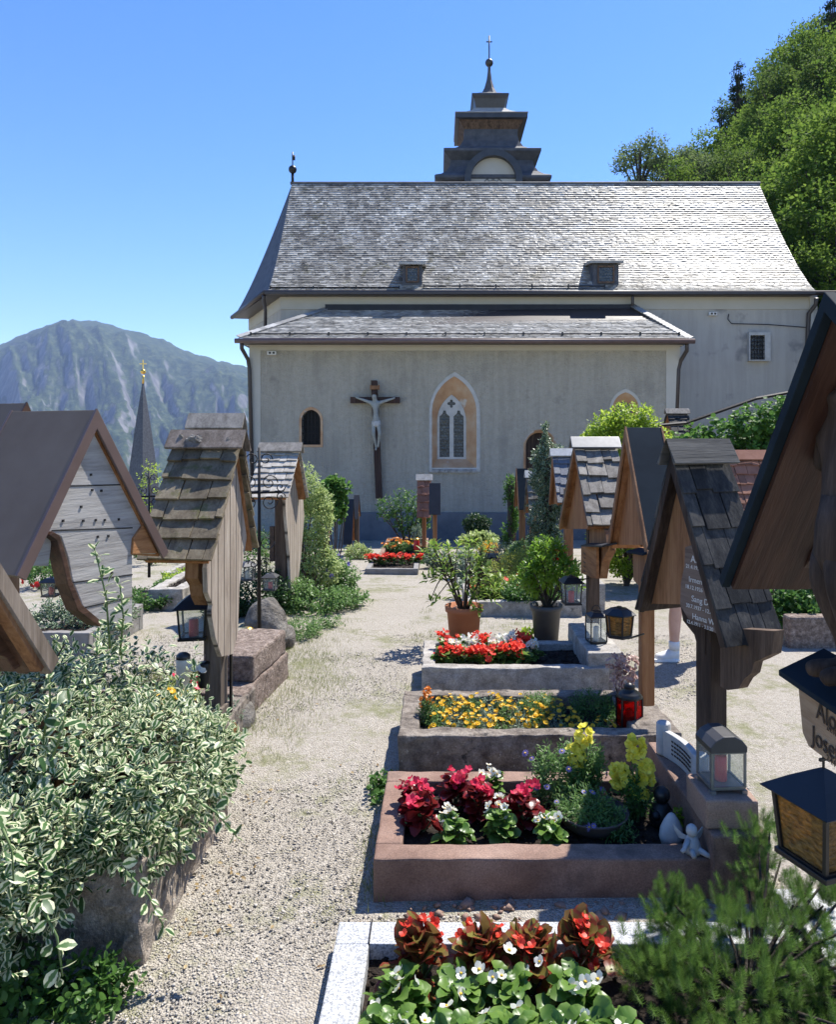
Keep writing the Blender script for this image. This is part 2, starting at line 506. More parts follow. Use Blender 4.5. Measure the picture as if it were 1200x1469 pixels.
M = {}
M['plaster'] = mat_noise('rough_plaster', [(.40, .365, .295), (.44, .405, .335), (.475, .44, .365)], 9, .9, 1.0, 20, .07, spots=[((.385, .355, .295), .8, .54), ((.34, .315, .265), 2.1, .64)], grain=.08, gscale=40, streak=.13)
M['plaster_s'] = mat_noise('smooth_plaster', [(.43, .41, .35), (.48, .455, .40)], 2, .9, .15, 30, .01)
M['nave'] = mat_noise('nave_plaster', [(.38, .36, .32), (.42, .40, .36)], 1.4, .9, .3, 12, .02, streak=.10, spots=[((.24, .235, .225), .8, .56)])
M['plinth'] = mat_noise('plinth_render', [(.10, .105, .115), (.17, .175, .185)], 2.5, .85, .4, 20, .01, spots=[((.22, .22, .22), 3, .62)])
M['quoin'] = mat_noise('window_stone', [(.36, .20, .11), (.45, .28, .16), (.48, .36, .25)], 3, .85, .3, 20, .008, spots=[((.48, .46, .42), 1.7, .6)])
M['stone_g'] = mat_noise('grey_trim_stone', [(.38, .37, .34), (.50, .49, .46)], 6, .85, .3, 25, .008)
M['shingle_c'] = mat_noise('church_shingle', [(.12, .11, .095), (.28, .268, .24), (.42, .408, .375)], 1.5, .5, .3, 30, .01, island=.5, spec=.4, stretch=(1, 1, 1), spots=[((.13, .125, .09), 2.3, .60)])
M['shingle_a'] = mat_noise('aisle_shingle', [(.17, .165, .155), (.29, .285, .27), (.36, .355, .34)], 2.0, .62, .3, 30, .01, island=.35, spec=.4)
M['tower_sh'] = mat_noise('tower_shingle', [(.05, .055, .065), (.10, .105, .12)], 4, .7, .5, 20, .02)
M['tower_lit'] = mat_noise('sunlit_tower_shingle', [(.3, .29, .27), (.4, .39, .37)], 5, .65, .4, 20, .02)  # pale copy of the tower shingle, sunlight on the top roof put into colour
M['dark_metal'] = mat_noise('dark_sheet_metal', [(.028, .03, .034), (.05, .052, .058)], 4, .42, .1, 12, .004, spec=.5)
M['gutter'] = mat_plain('brown_gutter', (.045, .035, .032), .45)
M['roof_brown'] = mat_noise('brown_painted_metal', [(.135, .102, .080), (.18, .142, .115)], 3, .7, .08, 10, .004, spec=.1, spots=[((.30, .29, .28), 7, .73)])
M['trim_brown'] = mat_noise('brown_trim_metal', [(.105, .070, .062), (.14, .095, .085)], 5, .45, .05, 20, .003, spec=.45)
M['roof_blue'] = mat_noise('dark_blue_metal', [(.010, .016, .023), (.018, .028, .037)], 5, .75, .12, 15, .004, spec=.06, spots=[((.045, .055, .065), 18, .70)])
M['roof_black'] = mat_noise('black_metal', [(.014, .015, .019), (.024, .026, .032)], 5, .55, .1, 15, .004)
M['sh_moss'] = mat_wood('mossy_shingle', [(.075, .058, .038), (.155, .125, .082), (.22, .185, .125)], 'z', island=.28, moss=((.085, .085, .03), 9, .55))
M['sh_dark'] = mat_wood('dark_shingle', [(.014, .014, .015), (.035, .034, .033), (.075, .07, .062)], 'z', island=.4, rough=.7, spec=.15, moss=((.085, .082, .068), 12, .64))
M['sh_grey'] = mat_wood('grey_shingle', [(.075, .066, .055), (.16, .145, .125), (.235, .215, .185)], 'z', island=.35)
M['sh_pale'] = mat_wood('pale_shingle', [(.24, .215, .18), (.36, .33, .285), (.45, .42, .37)], 'z', island=.2)
M['sh_slate'] = mat_wood('blue_slate', [(.06, .07, .085), (.11, .12, .145)], 'z', island=.3, rough=.5, spec=.45)
M['sh_red'] = mat_noise('red_tile', [(.20, .085, .05), (.30, .14, .09)], 9, .8, .2, 30, .005, island=.3)
M['w_grey'] = mat_wood('weathered_grey_board', [(.20, .185, .17), (.36, .34, .315), (.46, .44, .41)], 'y', fine=1.2, island=0)
M['w_greyv'] = mat_wood('weathered_upright_board', [(.19, .15, .115), (.36, .30, .24), (.47, .41, .34)], 'z', fine=1.2, island=0, boards=.085)
M['w_orange'] = mat_wood('orange_larch', [(.14, .055, .022), (.28, .125, .05), (.38, .19, .085)], 'z', fine=1.1)
M['w_orangey'] = mat_wood('orange_larch_level', [(.17, .07, .028), (.32, .15, .06), (.42, .22, .10)], 'y', fine=1.1)
M['w_brown'] = mat_wood('brown_stained_wood', [(.03, .015, .010), (.075, .038, .024), (.12, .062, .04)], 'y', rough=.5, spec=.4)
M['w_barge'] = mat_wood('brown_stained_barge', [(.017, .008, .006), (.040, .018, .013), (.072, .035, .024)], 'y', rough=.5, spec=.3, tilt=R(51), fine=.8)
M['w_darkgrey'] = mat_wood('dark_grey_ridge_wood', [(.03, .03, .028), (.075, .072, .066), (.13, .125, .11)], 'x', rough=.8)
M['oldstone'] = mat_noise('old_bed_stone', [(.13, .105, .08), (.26, .215, .17), (.36, .315, .265)], 7, .9, .8, 30, .025, spots=[((.07, .06, .05), 3, .6), ((.42, .40, .34), 22, .63)], grain=.4, gscale=90)
M['w_brownv'] = mat_wood('brown_post_wood', [(.04, .025, .018), (.10, .065, .045), (.17, .115, .08)], 'z')
M['w_dark'] = mat_wood('dark_post_wood', [(.016, .010, .008), (.040, .026, .019), (.08, .054, .04)], 'z')
M['w_postgrey'] = mat_wood('grey_post_wood', [(.07, .055, .042), (.15, .12, .095), (.24, .2, .165)], 'z')
M['w_mid'] = mat_wood('mid_brown_board', [(.12, .055, .026), (.23, .115, .055), (.31, .175, .09)], 'z', fine=1.2)
M['w_plaque'] = mat_wood('plaque_wood', [(.20, .125, .072), (.31, .21, .13), (.37, .265, .175)], 'y', fine=1.4)
M['w_nplate'] = mat_wood('name_plate_wood', [(.11, .075, .058), (.17, .125, .10), (.22, .165, .135)], 'y', fine=1.4)
M['iron'] = mat_plain('wrought_iron', (.016, .015, .016), .5, .6)
M['cross_wood'] = mat_wood('cross_wood', [(.02, .012, .010), (.05, .028, .022), (.08, .048, .036)], 'z')
M['corpus'] = mat_noise('painted_figure', [(.22, .23, .21), (.34, .345, .32)], 14, .7, .3)
M['gravel'] = mat_gravel('gravel', [(.27, .24, .195), (.34, .305, .255), (.40, .365, .31), (.47, .43, .37)], 135)
M['pebble'] = mat_noise('pebble', [(.36, .325, .27), (.45, .41, .35)], 3, .85, 0, island=.36)
M['soil'] = mat_noise('soil', [(.014, .010, .008), (.035, .025, .018), (.06, .045, .034)], 30, .95, 1.0, 70, .03)
M['granite'] = mat_noise('pale_granite', [(.22, .225, .23), (.40, .41, .42), (.52, .53, .54)], 150, .7, .1, 60, .002, lo=.4, hi=.62, spots=[((.35, .35, .35), 3, .7)])
M['pink'] = mat_noise('pink_stone', [(.145, .085, .062), (.215, .135, .10), (.27, .18, .138)], 5, .75, .35, 45, .006, spots=[((.11, .072, .055), 2.2, .58), ((.30, .22, .17), 9, .68)], grain=.35, gscale=160)
M['pink2'] = mat_noise('pink_stone_block', [(.23, .15, .11), (.31, .21, .16)], 7, .75, .3, 45, .005, grain=.25, gscale=160)
M['darkstone'] = mat_noise('dark_conglomerate', [(.065, .052, .042), (.165, .138, .112), (.27, .235, .195)], 14, .85, .7, 55, .012, spots=[((.03, .027, .025), 11, .60), ((.33, .31, .27), 26, .64)], grain=.4, gscale=110)
M['greystone'] = mat_noise('grey_conglomerate', [(.18, .165, .14), (.31, .288, .255), (.42, .395, .35)], 12, .85, .6, 60, .01, spots=[((.12, .11, .10), 9, .64), ((.5, .48, .44), 30, .66)], grain=.35, gscale=110)
M['concrete'] = mat_noise('kerb_concrete', [(.16, .15, .14), (.27, .26, .245)], 8, .9, .5, 40, .008)
M['redrock'] = mat_noise('brown_conglomerate', [(.10, .075, .06), (.21, .16, .13), (.33, .27, .23)], 26, .9, .9, 70, .02, grain=.5, gscale=80)
M['rock'] = mat_noise('tufa_rock', [(.07, .06, .05), (.17, .155, .135), (.30, .28, .25)], 9, .95, 1, 25, .05)
M['moss'] = mat_noise('moss_rock', [(.05, .032, .012), (.20, .11, .03), (.22, .2, .15)], 9, .95, 1, 45, .04)
M['terracotta'] = mat_noise('terracotta', [(.34, .12, .055), (.42, .165, .08)], 5, .75, .1)
M['greypot'] = mat_plain('grey_plastic_pot', (.075, .072, .072), .55)
M['clay_brown'] = mat_plain('brown_bowl', (.085, .06, .05), .6)
M['black'] = mat_plain('black_lantern_metal', (.014, .015, .017), .4, .3)
M['bronze'] = mat_plain('bronze_lantern', (.12, .105, .095), .38, .7)
M['silver'] = mat_plain('grey_lantern_metal', (.22, .22, .215), .4, .6)
M['lead'] = mat_plain('dark_lead', (.055, .055, .058), .5, .4)
M['glass'] = mat_glass('clear_pane', (.92, .95, .93), .22, .15)
M['amber'] = mat_glass('amber_pane', (.62, .36, .10), .5, .3, .02)
M['redglass'] = mat_glass('red_pane', (.75, .02, .015), .25, .2)
def _leaded():
    m, nt, bs, out = _new('leaded_window_glass')
    v = coords(nt, (1, 1, 1), rot=(R(90), 0, 0))
    b = N(nt, 'TexBrick', Scale=1.0); b.offset = .5
    for kk, vv in (('Brick Width', .085), ('Row Height', .075), ('Mortar Size', .007), ('Bias', 0.0)): b.inputs[kk].default_value = vv
    b.inputs['Color1'].default_value = (.035, .042, .05, 1); b.inputs['Color2'].default_value = (.075, .082, .09, 1); b.inputs['Mortar'].default_value = (.012, .012, .013, 1)
    nt.links.new(v, b.inputs['Vector']); nt.links.new(b.outputs['Color'], bs.inputs['Base Color'])
    bs.inputs['Roughness'].default_value = .25; bump(nt, bs, noise(nt, v, 14, 3), .5, .02)
    return m
M['winglass'] = _leaded()
M['dark'] = mat_plain('dark_opening', (.01, .01, .012), .8)
M['candle_red'] = mat_plain('red_candle', (.62, .02, .02), .4)
M['candle_w'] = mat_plain('white_candle', (.72, .66, .55), .5)
M['gold'] = mat_plain('gilded', (.75, .48, .12), .3, 1)
M['white_s'] = mat_noise('pale_carved_stone', [(.36, .355, .34), (.48, .475, .46)], 20, .7, .3)
M['white_t'] = mat_plain('white_lettering', (.62, .62, .60), .6)
M['dark_t'] = mat_plain('burnt_lettering', (.035, .022, .015), .7)
M['clock'] = mat_plain('clock_face', (.5, .49, .46), .8)
M['skin'] = mat_noise('skin', [(.52, .30, .22), (.60, .37, .28)], 12, .5, 0)
M['cloth_w'] = mat_plain('white_cloth', (.7, .7, .69), .8)
M['cloth_b'] = mat_plain('blue_cloth', (.06, .09, .16), .8)
M['hair'] = mat_plain('brown_hair', (.05, .03, .02), .6)
M['shoe'] = mat_plain('white_trainer', (.68, .67, .64), .6)
M['flood'] = mat_plain('floodlight_white', (.6, .6, .58), .5)
M['bark'] = mat_noise('bark', [(.035, .027, .02), (.09, .075, .06)], 8, .9, .8, 25, .03, stretch=(3, 3, .6))
M['stem_g'] = mat_plain('green_stem', (.10, .16, .05), .6)
M['stem_b'] = mat_plain('brown_twig', (.09, .06, .04), .8)
# leaves
M['l_vari'] = mat_leaf('variegated_leaf', (.032, .085, .026), (.085, .17, .05), .28, .42, edge=(.58, .60, .39), et=.49)
M['l_varil'] = mat_leaf('pale_variegated_leaf', (.09, .17, .035), (.18, .28, .06), .38, .45, edge=(.46, .52, .22), et=.42)
M['l_ivyv'] = mat_leaf('small_variegated_ivy', (.03, .07, .025), (.06, .12, .045), .2, .4, edge=(.34, .38, .26), et=.62)
M['l_mid'] = mat_leaf('mid_green_leaf', (.04, .10, .018), (.09, .19, .035), .4)
M['l_dark'] = mat_leaf('dark_green_leaf', (.015, .045, .012), (.04, .09, .022), .3)
M['l_yel'] = mat_leaf('yellow_green_leaf', (.17, .27, .02), (.36, .45, .04), .5)
M['l_juniper'] = mat_leaf('golden_juniper', (.16, .20, .03), (.36, .38, .06), .35)
M['l_rhodo'] = mat_leaf('rhododendron_leaf', (.08, .16, .018), (.18, .28, .035), .45, .4, tip=(.30, .33, .06))
M['l_rhodo2'] = mat_leaf('bright_shrub_leaf', (.09, .19, .015), (.20, .33, .03), .45, .32)
M['l_lime'] = mat_leaf('begonia_leaf', (.055, .13, .02), (.14, .25, .045), .35, .35, tip=(.17, .27, .06))
M['l_bronze'] = mat_leaf('bronze_begonia_leaf', (.14, .075, .022), (.22, .20, .045), .38, .35, edge=(.20, .045, .022), et=.60)
M['l_red'] = mat_leaf('dark_red_leaf', (.10, .008, .010), (.24, .022, .018), .35, .3)
M['l_blue'] = mat_leaf('blue_green_leaf', (.12, .18, .12), (.22, .29, .20), .3)
M['l_conifer'] = mat_leaf('conifer_needle', (.06, .13, .02), (.15, .26, .045), .35, .5, tip=(.20, .32, .07))
M['l_herb'] = mat_leaf('herb_leaf', (.07, .15, .035), (.15, .25, .07), .4)
M['l_grass'] = mat_leaf('grass_blade', (.10, .14, .03), (.26, .27, .09), .4)
M['l_ivy'] = mat_leaf('ivy_leaf', (.045, .11, .02), (.12, .24, .04), .38, .5, spec=.2)
M['l_treeb'] = mat_leaf('bright_tree_leaf', (.055, .11, .014), (.15, .225, .03), .42, .75, spec=.08)
M['l_treem'] = mat_leaf('mid_tree_leaf', (.04, .078, .015), (.105, .155, .03), .4, .75, spec=.08)
M['l_treed'] = mat_leaf('dark_tree_leaf', (.014, .032, .013), (.04, .07, .024), .25, .75, spec=.08)
M['l_treep'] = mat_leaf('pale_tree_leaf', (.08, .12, .045), (.18, .235, .09), .38, .75, spec=.1)
M['l_litter'] = mat_leaf('dry_leaf', (.13, .075, .03), (.40, .30, .14), .2)
M['f_red'] = mat_leaf('red_petal', (.55, .012, .012), (.75, .04, .03), .3)
M['f_coral'] = mat_leaf('coral_petal', (.62, .03, .015), (.78, .10, .05), .35)
M['f_pink'] = mat_leaf('crimson_petal', (.50, .012, .05), (.68, .05, .12), .35)
M['f_rose'] = mat_leaf('rose_petal', (.62, .12, .12), (.72, .30, .26), .3)
M['f_white'] = mat_leaf('white_petal', (.66, .65, .55), (.78, .77, .70), .3)
M['f_yel'] = mat_leaf('golden_petal', (.62, .36, .008), (.80, .52, .02), .3)
M['f_lemon'] = mat_leaf('lemon_petal', (.66, .60, .05), (.78, .74, .16), .4)
M['f_orange'] = mat_leaf('orange_petal', (.62, .16, .015), (.75, .28, .03), .3)
M['f_blue'] = mat_leaf('blue_petal', (.13, .11, .36), (.26, .22, .50), .3)
M['f_dry'] = mat_leaf('dried_petal', (.34, .20, .17), (.52, .38, .34), .3)
M['f_centre'] = mat_plain('flower_centre', (.70, .42, .03), .7)
M['undergrowth'] = mat_noise('undergrowth', [(.02, .04, .012), (.06, .10, .02), (.14, .12, .09)], .5, .95, 1, 2, .3, lo=.35, hi=.72)
# ------------------------------------------------------------------ ground, hillside, mountain, lake
def hill_h(x, y):
    y = min(y, 50); b = 0.60 * (x - 11.2) + 0.30 * (y - 27)
    b2 = 0.9 * (x - 15.5)
    h = max(b if y > 24 else b - (24 - y) * .5, b2 if y > 14 else b2 - (14 - y) * .8, 0)
    return h
def far_gz(x, y):
    z = gz(x, y)
    drop = max(0, (y - 15.5) if x < -6.5 else 0, -x - 16, (y - 30) * .7 if x < 8 else 0)
    if drop > 0: z -= min(80, drop * 1.1)
    return z
xs = np.concatenate([np.linspace(-2500, -60, 12), np.linspace(-45, -10, 12), np.linspace(-9, 9, 73), np.linspace(10, 60, 26), np.linspace(90, 2500, 10)])
ys = np.concatenate([np.linspace(-60, -2, 10), np.linspace(-1, 20, 64), np.linspace(21, 60, 22), np.linspace(80, 3200, 10)])
V = []; F = []
for y in ys:
    for x in xs:
        V.append((x, y, far_gz(x, y) + (0.012 * math.sin(3.1 * x + 1.3 * math.sin(2.2 * y)) * math.sin(2.7 * y) if abs(x) < 9 and y < 18 else 0)))
nx = len(xs)
for j in range(len(ys) - 1):
    for i in range(nx - 1):
        F.append((j * nx + i, j * nx + i + 1, (j + 1) * nx + i + 1, (j + 1) * nx + i))
tag(npmesh('ground', V, F, M['gravel']), kind='structure')

# hillside
V = []; F = []
gx = np.linspace(10, 95, 70); gy = np.linspace(6, 110, 80)
for y in gy:
    for x in gx:
        h = hill_h(x, y)
        nz_ = 0.6 * math.sin(x * .7 + y * .3) * math.sin(y * .55) + .35 * math.sin(x * 1.9 + 2 * math.sin(y))
        V.append((x, y, (gz(x, y) - .5) + h + (nz_ if h > .8 else 0)))
for j in range(79):
    for i in range(69):
        F.append((j * 70 + i, j * 70 + i + 1, (j + 1) * 70 + i + 1, (j + 1) * 70 + i))
tag(npmesh('hillside', V, F, M['undergrowth']), kind='structure')

# mountain across the lake, real distance
OUT = [(-900, 470), (-400, 500), (-150, 520), (0, 495), (30, 480), (70, 465), (105, 458), (140, 460), (180, 471), (230, 486), (265, 501), (300, 513), (345, 524), (420, 545), (520, 570), (700, 590), (1000, 590)]
ou = np.array([(x - VPX) / FPX for x, _ in OUT]); oz = np.array([(HOR - y) / FPX for _, y in OUT])
def fbm(x, y, oct=6, seed=3, ridged=False):
    r = np.random.default_rng(seed); s = 0; a = 1; tot = 0
    for o in range(oct):
        th = r.uniform(0, 6.28); ph = r.uniform(0, 6.28, 4)
        f = 2.0 ** o
        v = (np.sin(f * (x * math.cos(th) + y * math.sin(th)) + ph[0] + 1.7 * np.sin(f * .6 * (y * math.cos(th) - x * math.sin(th)) + ph[2])) * np.cos(f * (-x * math.sin(th) * 1.1 + y * math.cos(th)) + ph[1] + 1.3 * np.sin(f * .7 * x + ph[3])))
        s = s + a * ((1 - 2 * np.abs(v)) if ridged else v); tot += a; a *= .55
    return s / tot
nu, nt_ = 520, 190
U = np.linspace(-1.15, .38, nu)[None, :]; T = np.linspace(0, 1.35, nt_)[:, None]
Yb, Yr = 1150.0, 2700.0
Y = Yb + (Yr - Yb) * T + 0 * U
zr = np.interp(U, ou, oz) * Yr * 1.0
t = np.clip(T, 0, 1)
cl = fbm(U * 6, T * 2.2, 4, 5)
tt = np.clip(t + .10 * cl * np.sin(math.pi * t), 0, 1)
prof = .30 * tt / .45 * (tt < .45) + (tt >= .45) * (.30 + .52 * np.clip((tt - .45) / .3, 0, 1) ** .9) + (tt > .75) * .18 * ((tt - .75) / .25)
H = -82 + (zr + 82) * prof
gul = fbm(U * 26 + .6 * cl, T * 5 + U * 5, 6, 9, True)
H += gul * 66 * np.sin(math.pi * np.clip(t * 1.02, 0, 1)) ** 1.1 * np.clip((1 - t) * 3.2, 0, 1)
H += fbm(U * 60, T * 30, 5, 21) * 9 * np.sin(math.pi * t)
H += (T >= 1) * (-(T - 1) * 900)
H += ((t > .93) * 1) * fbm(U * 160, T * 10, 4, 33) * 7
X = U * Y
V = np.stack([X, Y, H], -1).reshape(-1, 3)
ii = np.arange(nt_ - 1)[:, None] * nu + np.arange(nu - 1)[None, :]
F = np.stack([ii, ii + 1, ii + nu + 1, ii + nu], -1).reshape(-1, 4)
m, nt, bs, out = _new('mountain_rock_and_forest')
geo = nt.nodes.new('ShaderNodeNewGeometry'); sxyz = nt.nodes.new('ShaderNodeSeparateXYZ'); nt.links.new(geo.outputs['Normal'], sxyz.inputs[0])
v = coords(nt)
n1 = noise(nt, v, .006, 7, .62); n2 = noise(nt, v, .05, 6, .7); n3 = noise(nt, coords(nt, (1, 1, .25)), .03, 7, .7)
rock = ramp(nt, n3, [(.3, (.06, .06, .06)), (.5, (.14, .137, .13)), (.68, (.25, .24, .225))])
forest = ramp(nt, n2, [(.3, (.012, .024, .012)), (.5, (.035, .052, .022)), (.7, (.10, .12, .05))])
ad = N(nt, 'Math', operation='MULTIPLY_ADD'); nt.links.new(n1, ad.inputs[0]); ad.inputs[1].default_value = .75; nt.links.new(sxyz.outputs[2], ad.inputs[2])
ad2 = N(nt, 'Math', operation='MULTIPLY_ADD'); nt.links.new(n2, ad2.inputs[0]); ad2.inputs[1].default_value = .5; nt.links.new(ad.outputs[0], ad2.inputs[2])
k = ramp(nt, ad2.outputs[0], [(.60, (0, 0, 0)), (.60, (0, 0, 0))])
st = N(nt, 'MapRange'); nt.links.new(ad2.outputs[0], st.inputs[0]); st.inputs[1].default_value = 1.17; st.inputs[2].default_value = 1.33
nt.links.new(mix(nt, st.outputs[0], rock, forest), bs.inputs['Base Color'])
bs.inputs['Roughness'].default_value = .95; bs.inputs['Specular IOR Level'].default_value = .1
bump(nt, bs, n3, .6, 14)
tag(npmesh('mountain', V, F, m), kind='structure')
mb = MB(); mb.add([(-2600, 70, -80), (2600, 70, -80), (2600, 1400, -80), (-2600, 1400, -80)], [(0, 1, 2, 3)])
m, nt, bs, out = _new('lake_water'); bs.inputs['Base Color'].default_value = (.01, .03, .04, 1); bs.inputs['Roughness'].default_value = .15
tag(mb.build('lake', m), kind='structure')

# air
mb = MB(); mb.box((0, 1600, 260), (6000, 3700, 702))
m = bpy.data.materials.new('hazy_air'); m.use_nodes = True; nt = m.node_tree; nt.nodes.clear()
out = nt.nodes.new('ShaderNodeOutputMaterial'); pv = nt.nodes.new('ShaderNodeVolumePrincipled')
pv.inputs['Color'].default_value = (.48, .64, 1, 1); pv.inputs['Density'].default_value = HAZE; pv.inputs['Anisotropy'].default_value = .0
nt.links.new(pv.outputs[0], out.inputs['Volume'])
tag(mb.build('haze', m), kind='stuff')

# ------------------------------------------------------------------ church
church = empty('church', 'grey plastered church with a steep shingled roof and a small tower behind the graves', 'church', (0, 0, 0))
WY = 18.0
def wp(px, py, Y=WY):
    p = P(px, py, Y); return (p.x, p.z)
def arch_pts(x0, x1, zb, zs, zt, n=10):
    # pointed arch outline, anticlockwise from bottom-left
    cx = (x0 + x1) / 2; pts = [(x0, zb), (x1, zb)]
    w = (x1 - x0) / 2; h = zt - zs
    r = (w * w + h * h) / (2 * w)
    a1 = math.asin(min(1, h / r))
    for i in range(n + 1):
        a = a1 * i / n; pts.append((x1 - r + r * math.cos(a), zs + r * math.sin(a)))
    for i in range(n - 1, -1, -1):
        a = a1 * i / n; pts.append((x0 + r - r * math.cos(a), zs + r * math.sin(a)))
    return pts
def grow(px0, px1, pyb, pys, pyt, g=0, Y=WY):
    x0, zb = wp(px0 - g, pyb + g, Y); x1, _ = wp(px1 + g, pyb + g, Y); _, zs = wp(px0, pys, Y); _, zt = wp(px0, pyt - g * 1.25, Y)
    return arch_pts(x0, x1, zb, zs, zt)
frY = lambda Y: (lambda a, b, d: (a, Y + d, b))
fr = frY(WY)
xL, zTop = wp(358, 493); xR, _ = wp(976, 493)
zB = -1.0
gw = grow(620, 684, 671, 592, 540); sw = grow(433, 460, 638, 603, 588)
aw = grow(879, 917, 640, 587, 563); dw = grow(752, 798, 790, 640, 617)
mb = MB(); mb.ext([(xL, zB), (xR, zB), (xR, zTop), (xL, zTop)], fr, 0, .28, [gw, sw, aw, dw])
mb.box(((xL + xR) / 2, WY + 1.3, (zB + zTop) / 2), (xR - xL, 2.0, zTop - zB))
mb.build('aisle_wall', M['plaster'], church)
# smooth bands at the corners and below the eaves, 3 mm proud
mb = MB(); x1, _ = wp(374, 500); mb.box(((xL + x1) / 2, WY - .004, (zB + zTop) / 2), (x1 - xL, .02, zTop - zB))
x0, _ = wp(956, 500); mb.box(((x0 + xR) / 2, WY - .004, (zB + zTop) / 2), (xR - x0, .02, zTop - zB))
_, zc = wp(600, 503); mb.box(((x0 + x1) / 2, WY - .004, (zc + zTop) / 2), (x0 - x1, .02, zTop - zc))
mb.build('corner_band', M['plaster_s'], church)
mb = MB(); _, zc2 = wp(600, 497)
for k, (dz, dd) in enumerate(((0, .06), (.05, .11), (.11, .17))):
    mb.box(((xL + xR) / 2, WY - dd / 2 - .02, zc2 + dz + .03), (xR - xL + .1, dd, .055))
mb.build('cornice', M['plaster_s'], church, bevel=.012)
mb = MB(); xp, zp = wp(512, 735); mb.box(((xp + xR) / 2, WY - .09, (zB + zp) / 2), (xR - xp, .18, zp - zB)); mb.build('plinth', M['plinth'], church, bevel=.01)

# gothic window
win = MB()
o = grow(617, 688, 676, 592, 535, 1)
win.ext(o, fr, -.012, .02, [gw])
win.build('window_surround', M['stone_g'], church)
def inset(pts, s, dz=0):
    cx = sum(p[0] for p in pts) / len(pts); cz = sum(p[1] for p in pts) / len(pts)
    return [(cx + (p[0] - cx) * s, cz + (p[1] - cz) * s + dz) for p in pts]
inner = grow(628, 669, 658, 604, 566)
mb = MB()
n = len(gw); vs = [fr(a, b, 0.0) for a, b in gw] + [fr(a, b, .22) for a, b in inner]
mb.add(vs, [(i, (i + 1) % n, n + (i + 1) % n, n + i) for i in range(n)])
reveal = mb.build('window_frame', M['quoin'], church)
# tracery with two trefoil lights and a quatrefoil
def circ(cx, cz, r, n=14): return [(cx + r * math.cos(2 * math.pi * i / n), cz + r * math.sin(2 * math.pi * i / n)) for i in range(n)]
def lobes(cx, cz, r, k, ro, n=44, ph=0): return [(cx + (r + ro * abs(math.cos(k * (2 * math.pi * i / n) / 2 + ph))) * math.cos(2 * math.pi * i / n), cz + (r + ro * abs(math.cos(k * (2 * math.pi * i / n) / 2 + ph))) * math.sin(2 * math.pi * i / n)) for i in range(n)]
l1 = [wp(631, 656), wp(645.5, 656), wp(645.5, 597), wp(641, 593), wp(640, 588.5), wp(636.5, 588.5), wp(635.5, 593), wp(631, 597)]
l2 = [wp(651.5, 656), wp(666, 656), wp(666, 597), wp(661.5, 593), wp(660.5, 588.5), wp(657, 588.5), wp(656, 593), wp(651.5, 597)]
qc = wp(648.2, 578.5)
ql = lobes(qc[0], qc[1], .045, 4, .058)
t1 = [wp(636.5, 589), wp(640, 588), wp(638.5, 584)]; t2 = [wp(656.5, 588), wp(660, 589), wp(658, 584)]
mb = MB(); mb.ext(grow(627.5, 669.5, 659, 604, 565.5), frY(WY + .2), 0, .08, [l1, l2, ql])
mb.build('tracery', M['stone_g'], reveal)
mb = MB(); mb.ext(grow(627, 670, 659, 604, 566), frY(WY + .25), 0, .02)
mb.build('glass', M['winglass'], reveal)
mb = MB()
for q in (l1, l2):
    x0, x1 = q[0][0], q[1][0]
    for k in range(1, 5):
        z = q[0][1] + (q[2][1] - q[0][1]) * k / 5
        mb.box(((x0 + x1) / 2, WY + .235, z), (x1 - x0, .012, .018))
mb.build('saddle_bar', M['lead'], reveal)
a = wp(617, 678); b = wp(688, 678); _, zz = wp(650, 659)
mb = MB(); mb.hexa([(a[0] + .05, WY - .05, a[1]), (b[0] - .05, WY - .05, a[1]), (b[0] - .05, WY + .25, a[1]), (a[0] + .05, WY + .25, a[1]), (a[0] + .05, WY - .05, a[1] + .05), (b[0] - .05, WY - .05, a[1] + .05), (wp(671, 659)[0], WY + .23, zz), (wp(626, 659)[0], WY + .23, zz)])
mb.build('sill', M['greystone'], reveal)
# small barred window
mb = MB(); mb.ext(grow(433, 460, 638, 603, 588, 3.5), fr, -.012, .05, [sw]); f = mb.build('small_window', M['quoin'], church)
mb = MB(); mb.ext(grow(433, 460, 638, 603, 588, 1), frY(WY + .2), 0, .05); mb.build('pane', M['dark'], f)
mb = MB()
for k in range(5):
    x = sw[0][0] + (sw[1][0] - sw[0][0]) * (k + .5) / 5
    mb.tube([(x, WY + .06, sw[0][1]), (x, WY + .06, sw[0][1] + (1.0 if k in (0, 4) else 1.18) * .72)], .012, 6)
for k in range(4):
    z = sw[0][1] + .12 + k * .16; mb.tube([(sw[0][0], WY + .06, z), (sw[1][0], WY + .06, z)], .009, 6)
mb.build('grille', M['iron'], f)
# right arched window, partly hidden
mb = MB(); mb.ext(grow(879, 917, 640, 587, 563, 4), fr, -.012, .04, [aw]); f = mb.build('window_surround', M['plaster_s'], church)
mb = MB(); ai = grow(886, 910, 632, 590, 576); n = len(aw); mb.add([fr(a, b, 0.0) for a, b in aw] + [fr(a, b, .22) for a, b in ai], [(i, (i + 1) % n, n + (i + 1) % n, n + i) for i in range(n)]); mb.build('window_frame', M['quoin'], f)
mb = MB(); mb.ext(grow(885, 911, 633, 590, 575), frY(WY + .215), 0, .03); mb.build('glass', M['winglass'], f)
# door arch
mb = MB(); d0 = grow(752, 798, 790, 640, 617, 0)
for k in range(4):
    o_ = inset(d0, 1.03 - .05 * k); i_ = inset(d0, .985 - .05 * k); mb.ext(o_, fr, -.012 + k * .05, .04 + k * .05, [i_])
f = mb.build('doorway', M['quoin'], church)
mb = MB(); mb.ext(inset(d0, .9), frY(WY + .23), 0, .04); mb.build('door', M['w_dark'], f)
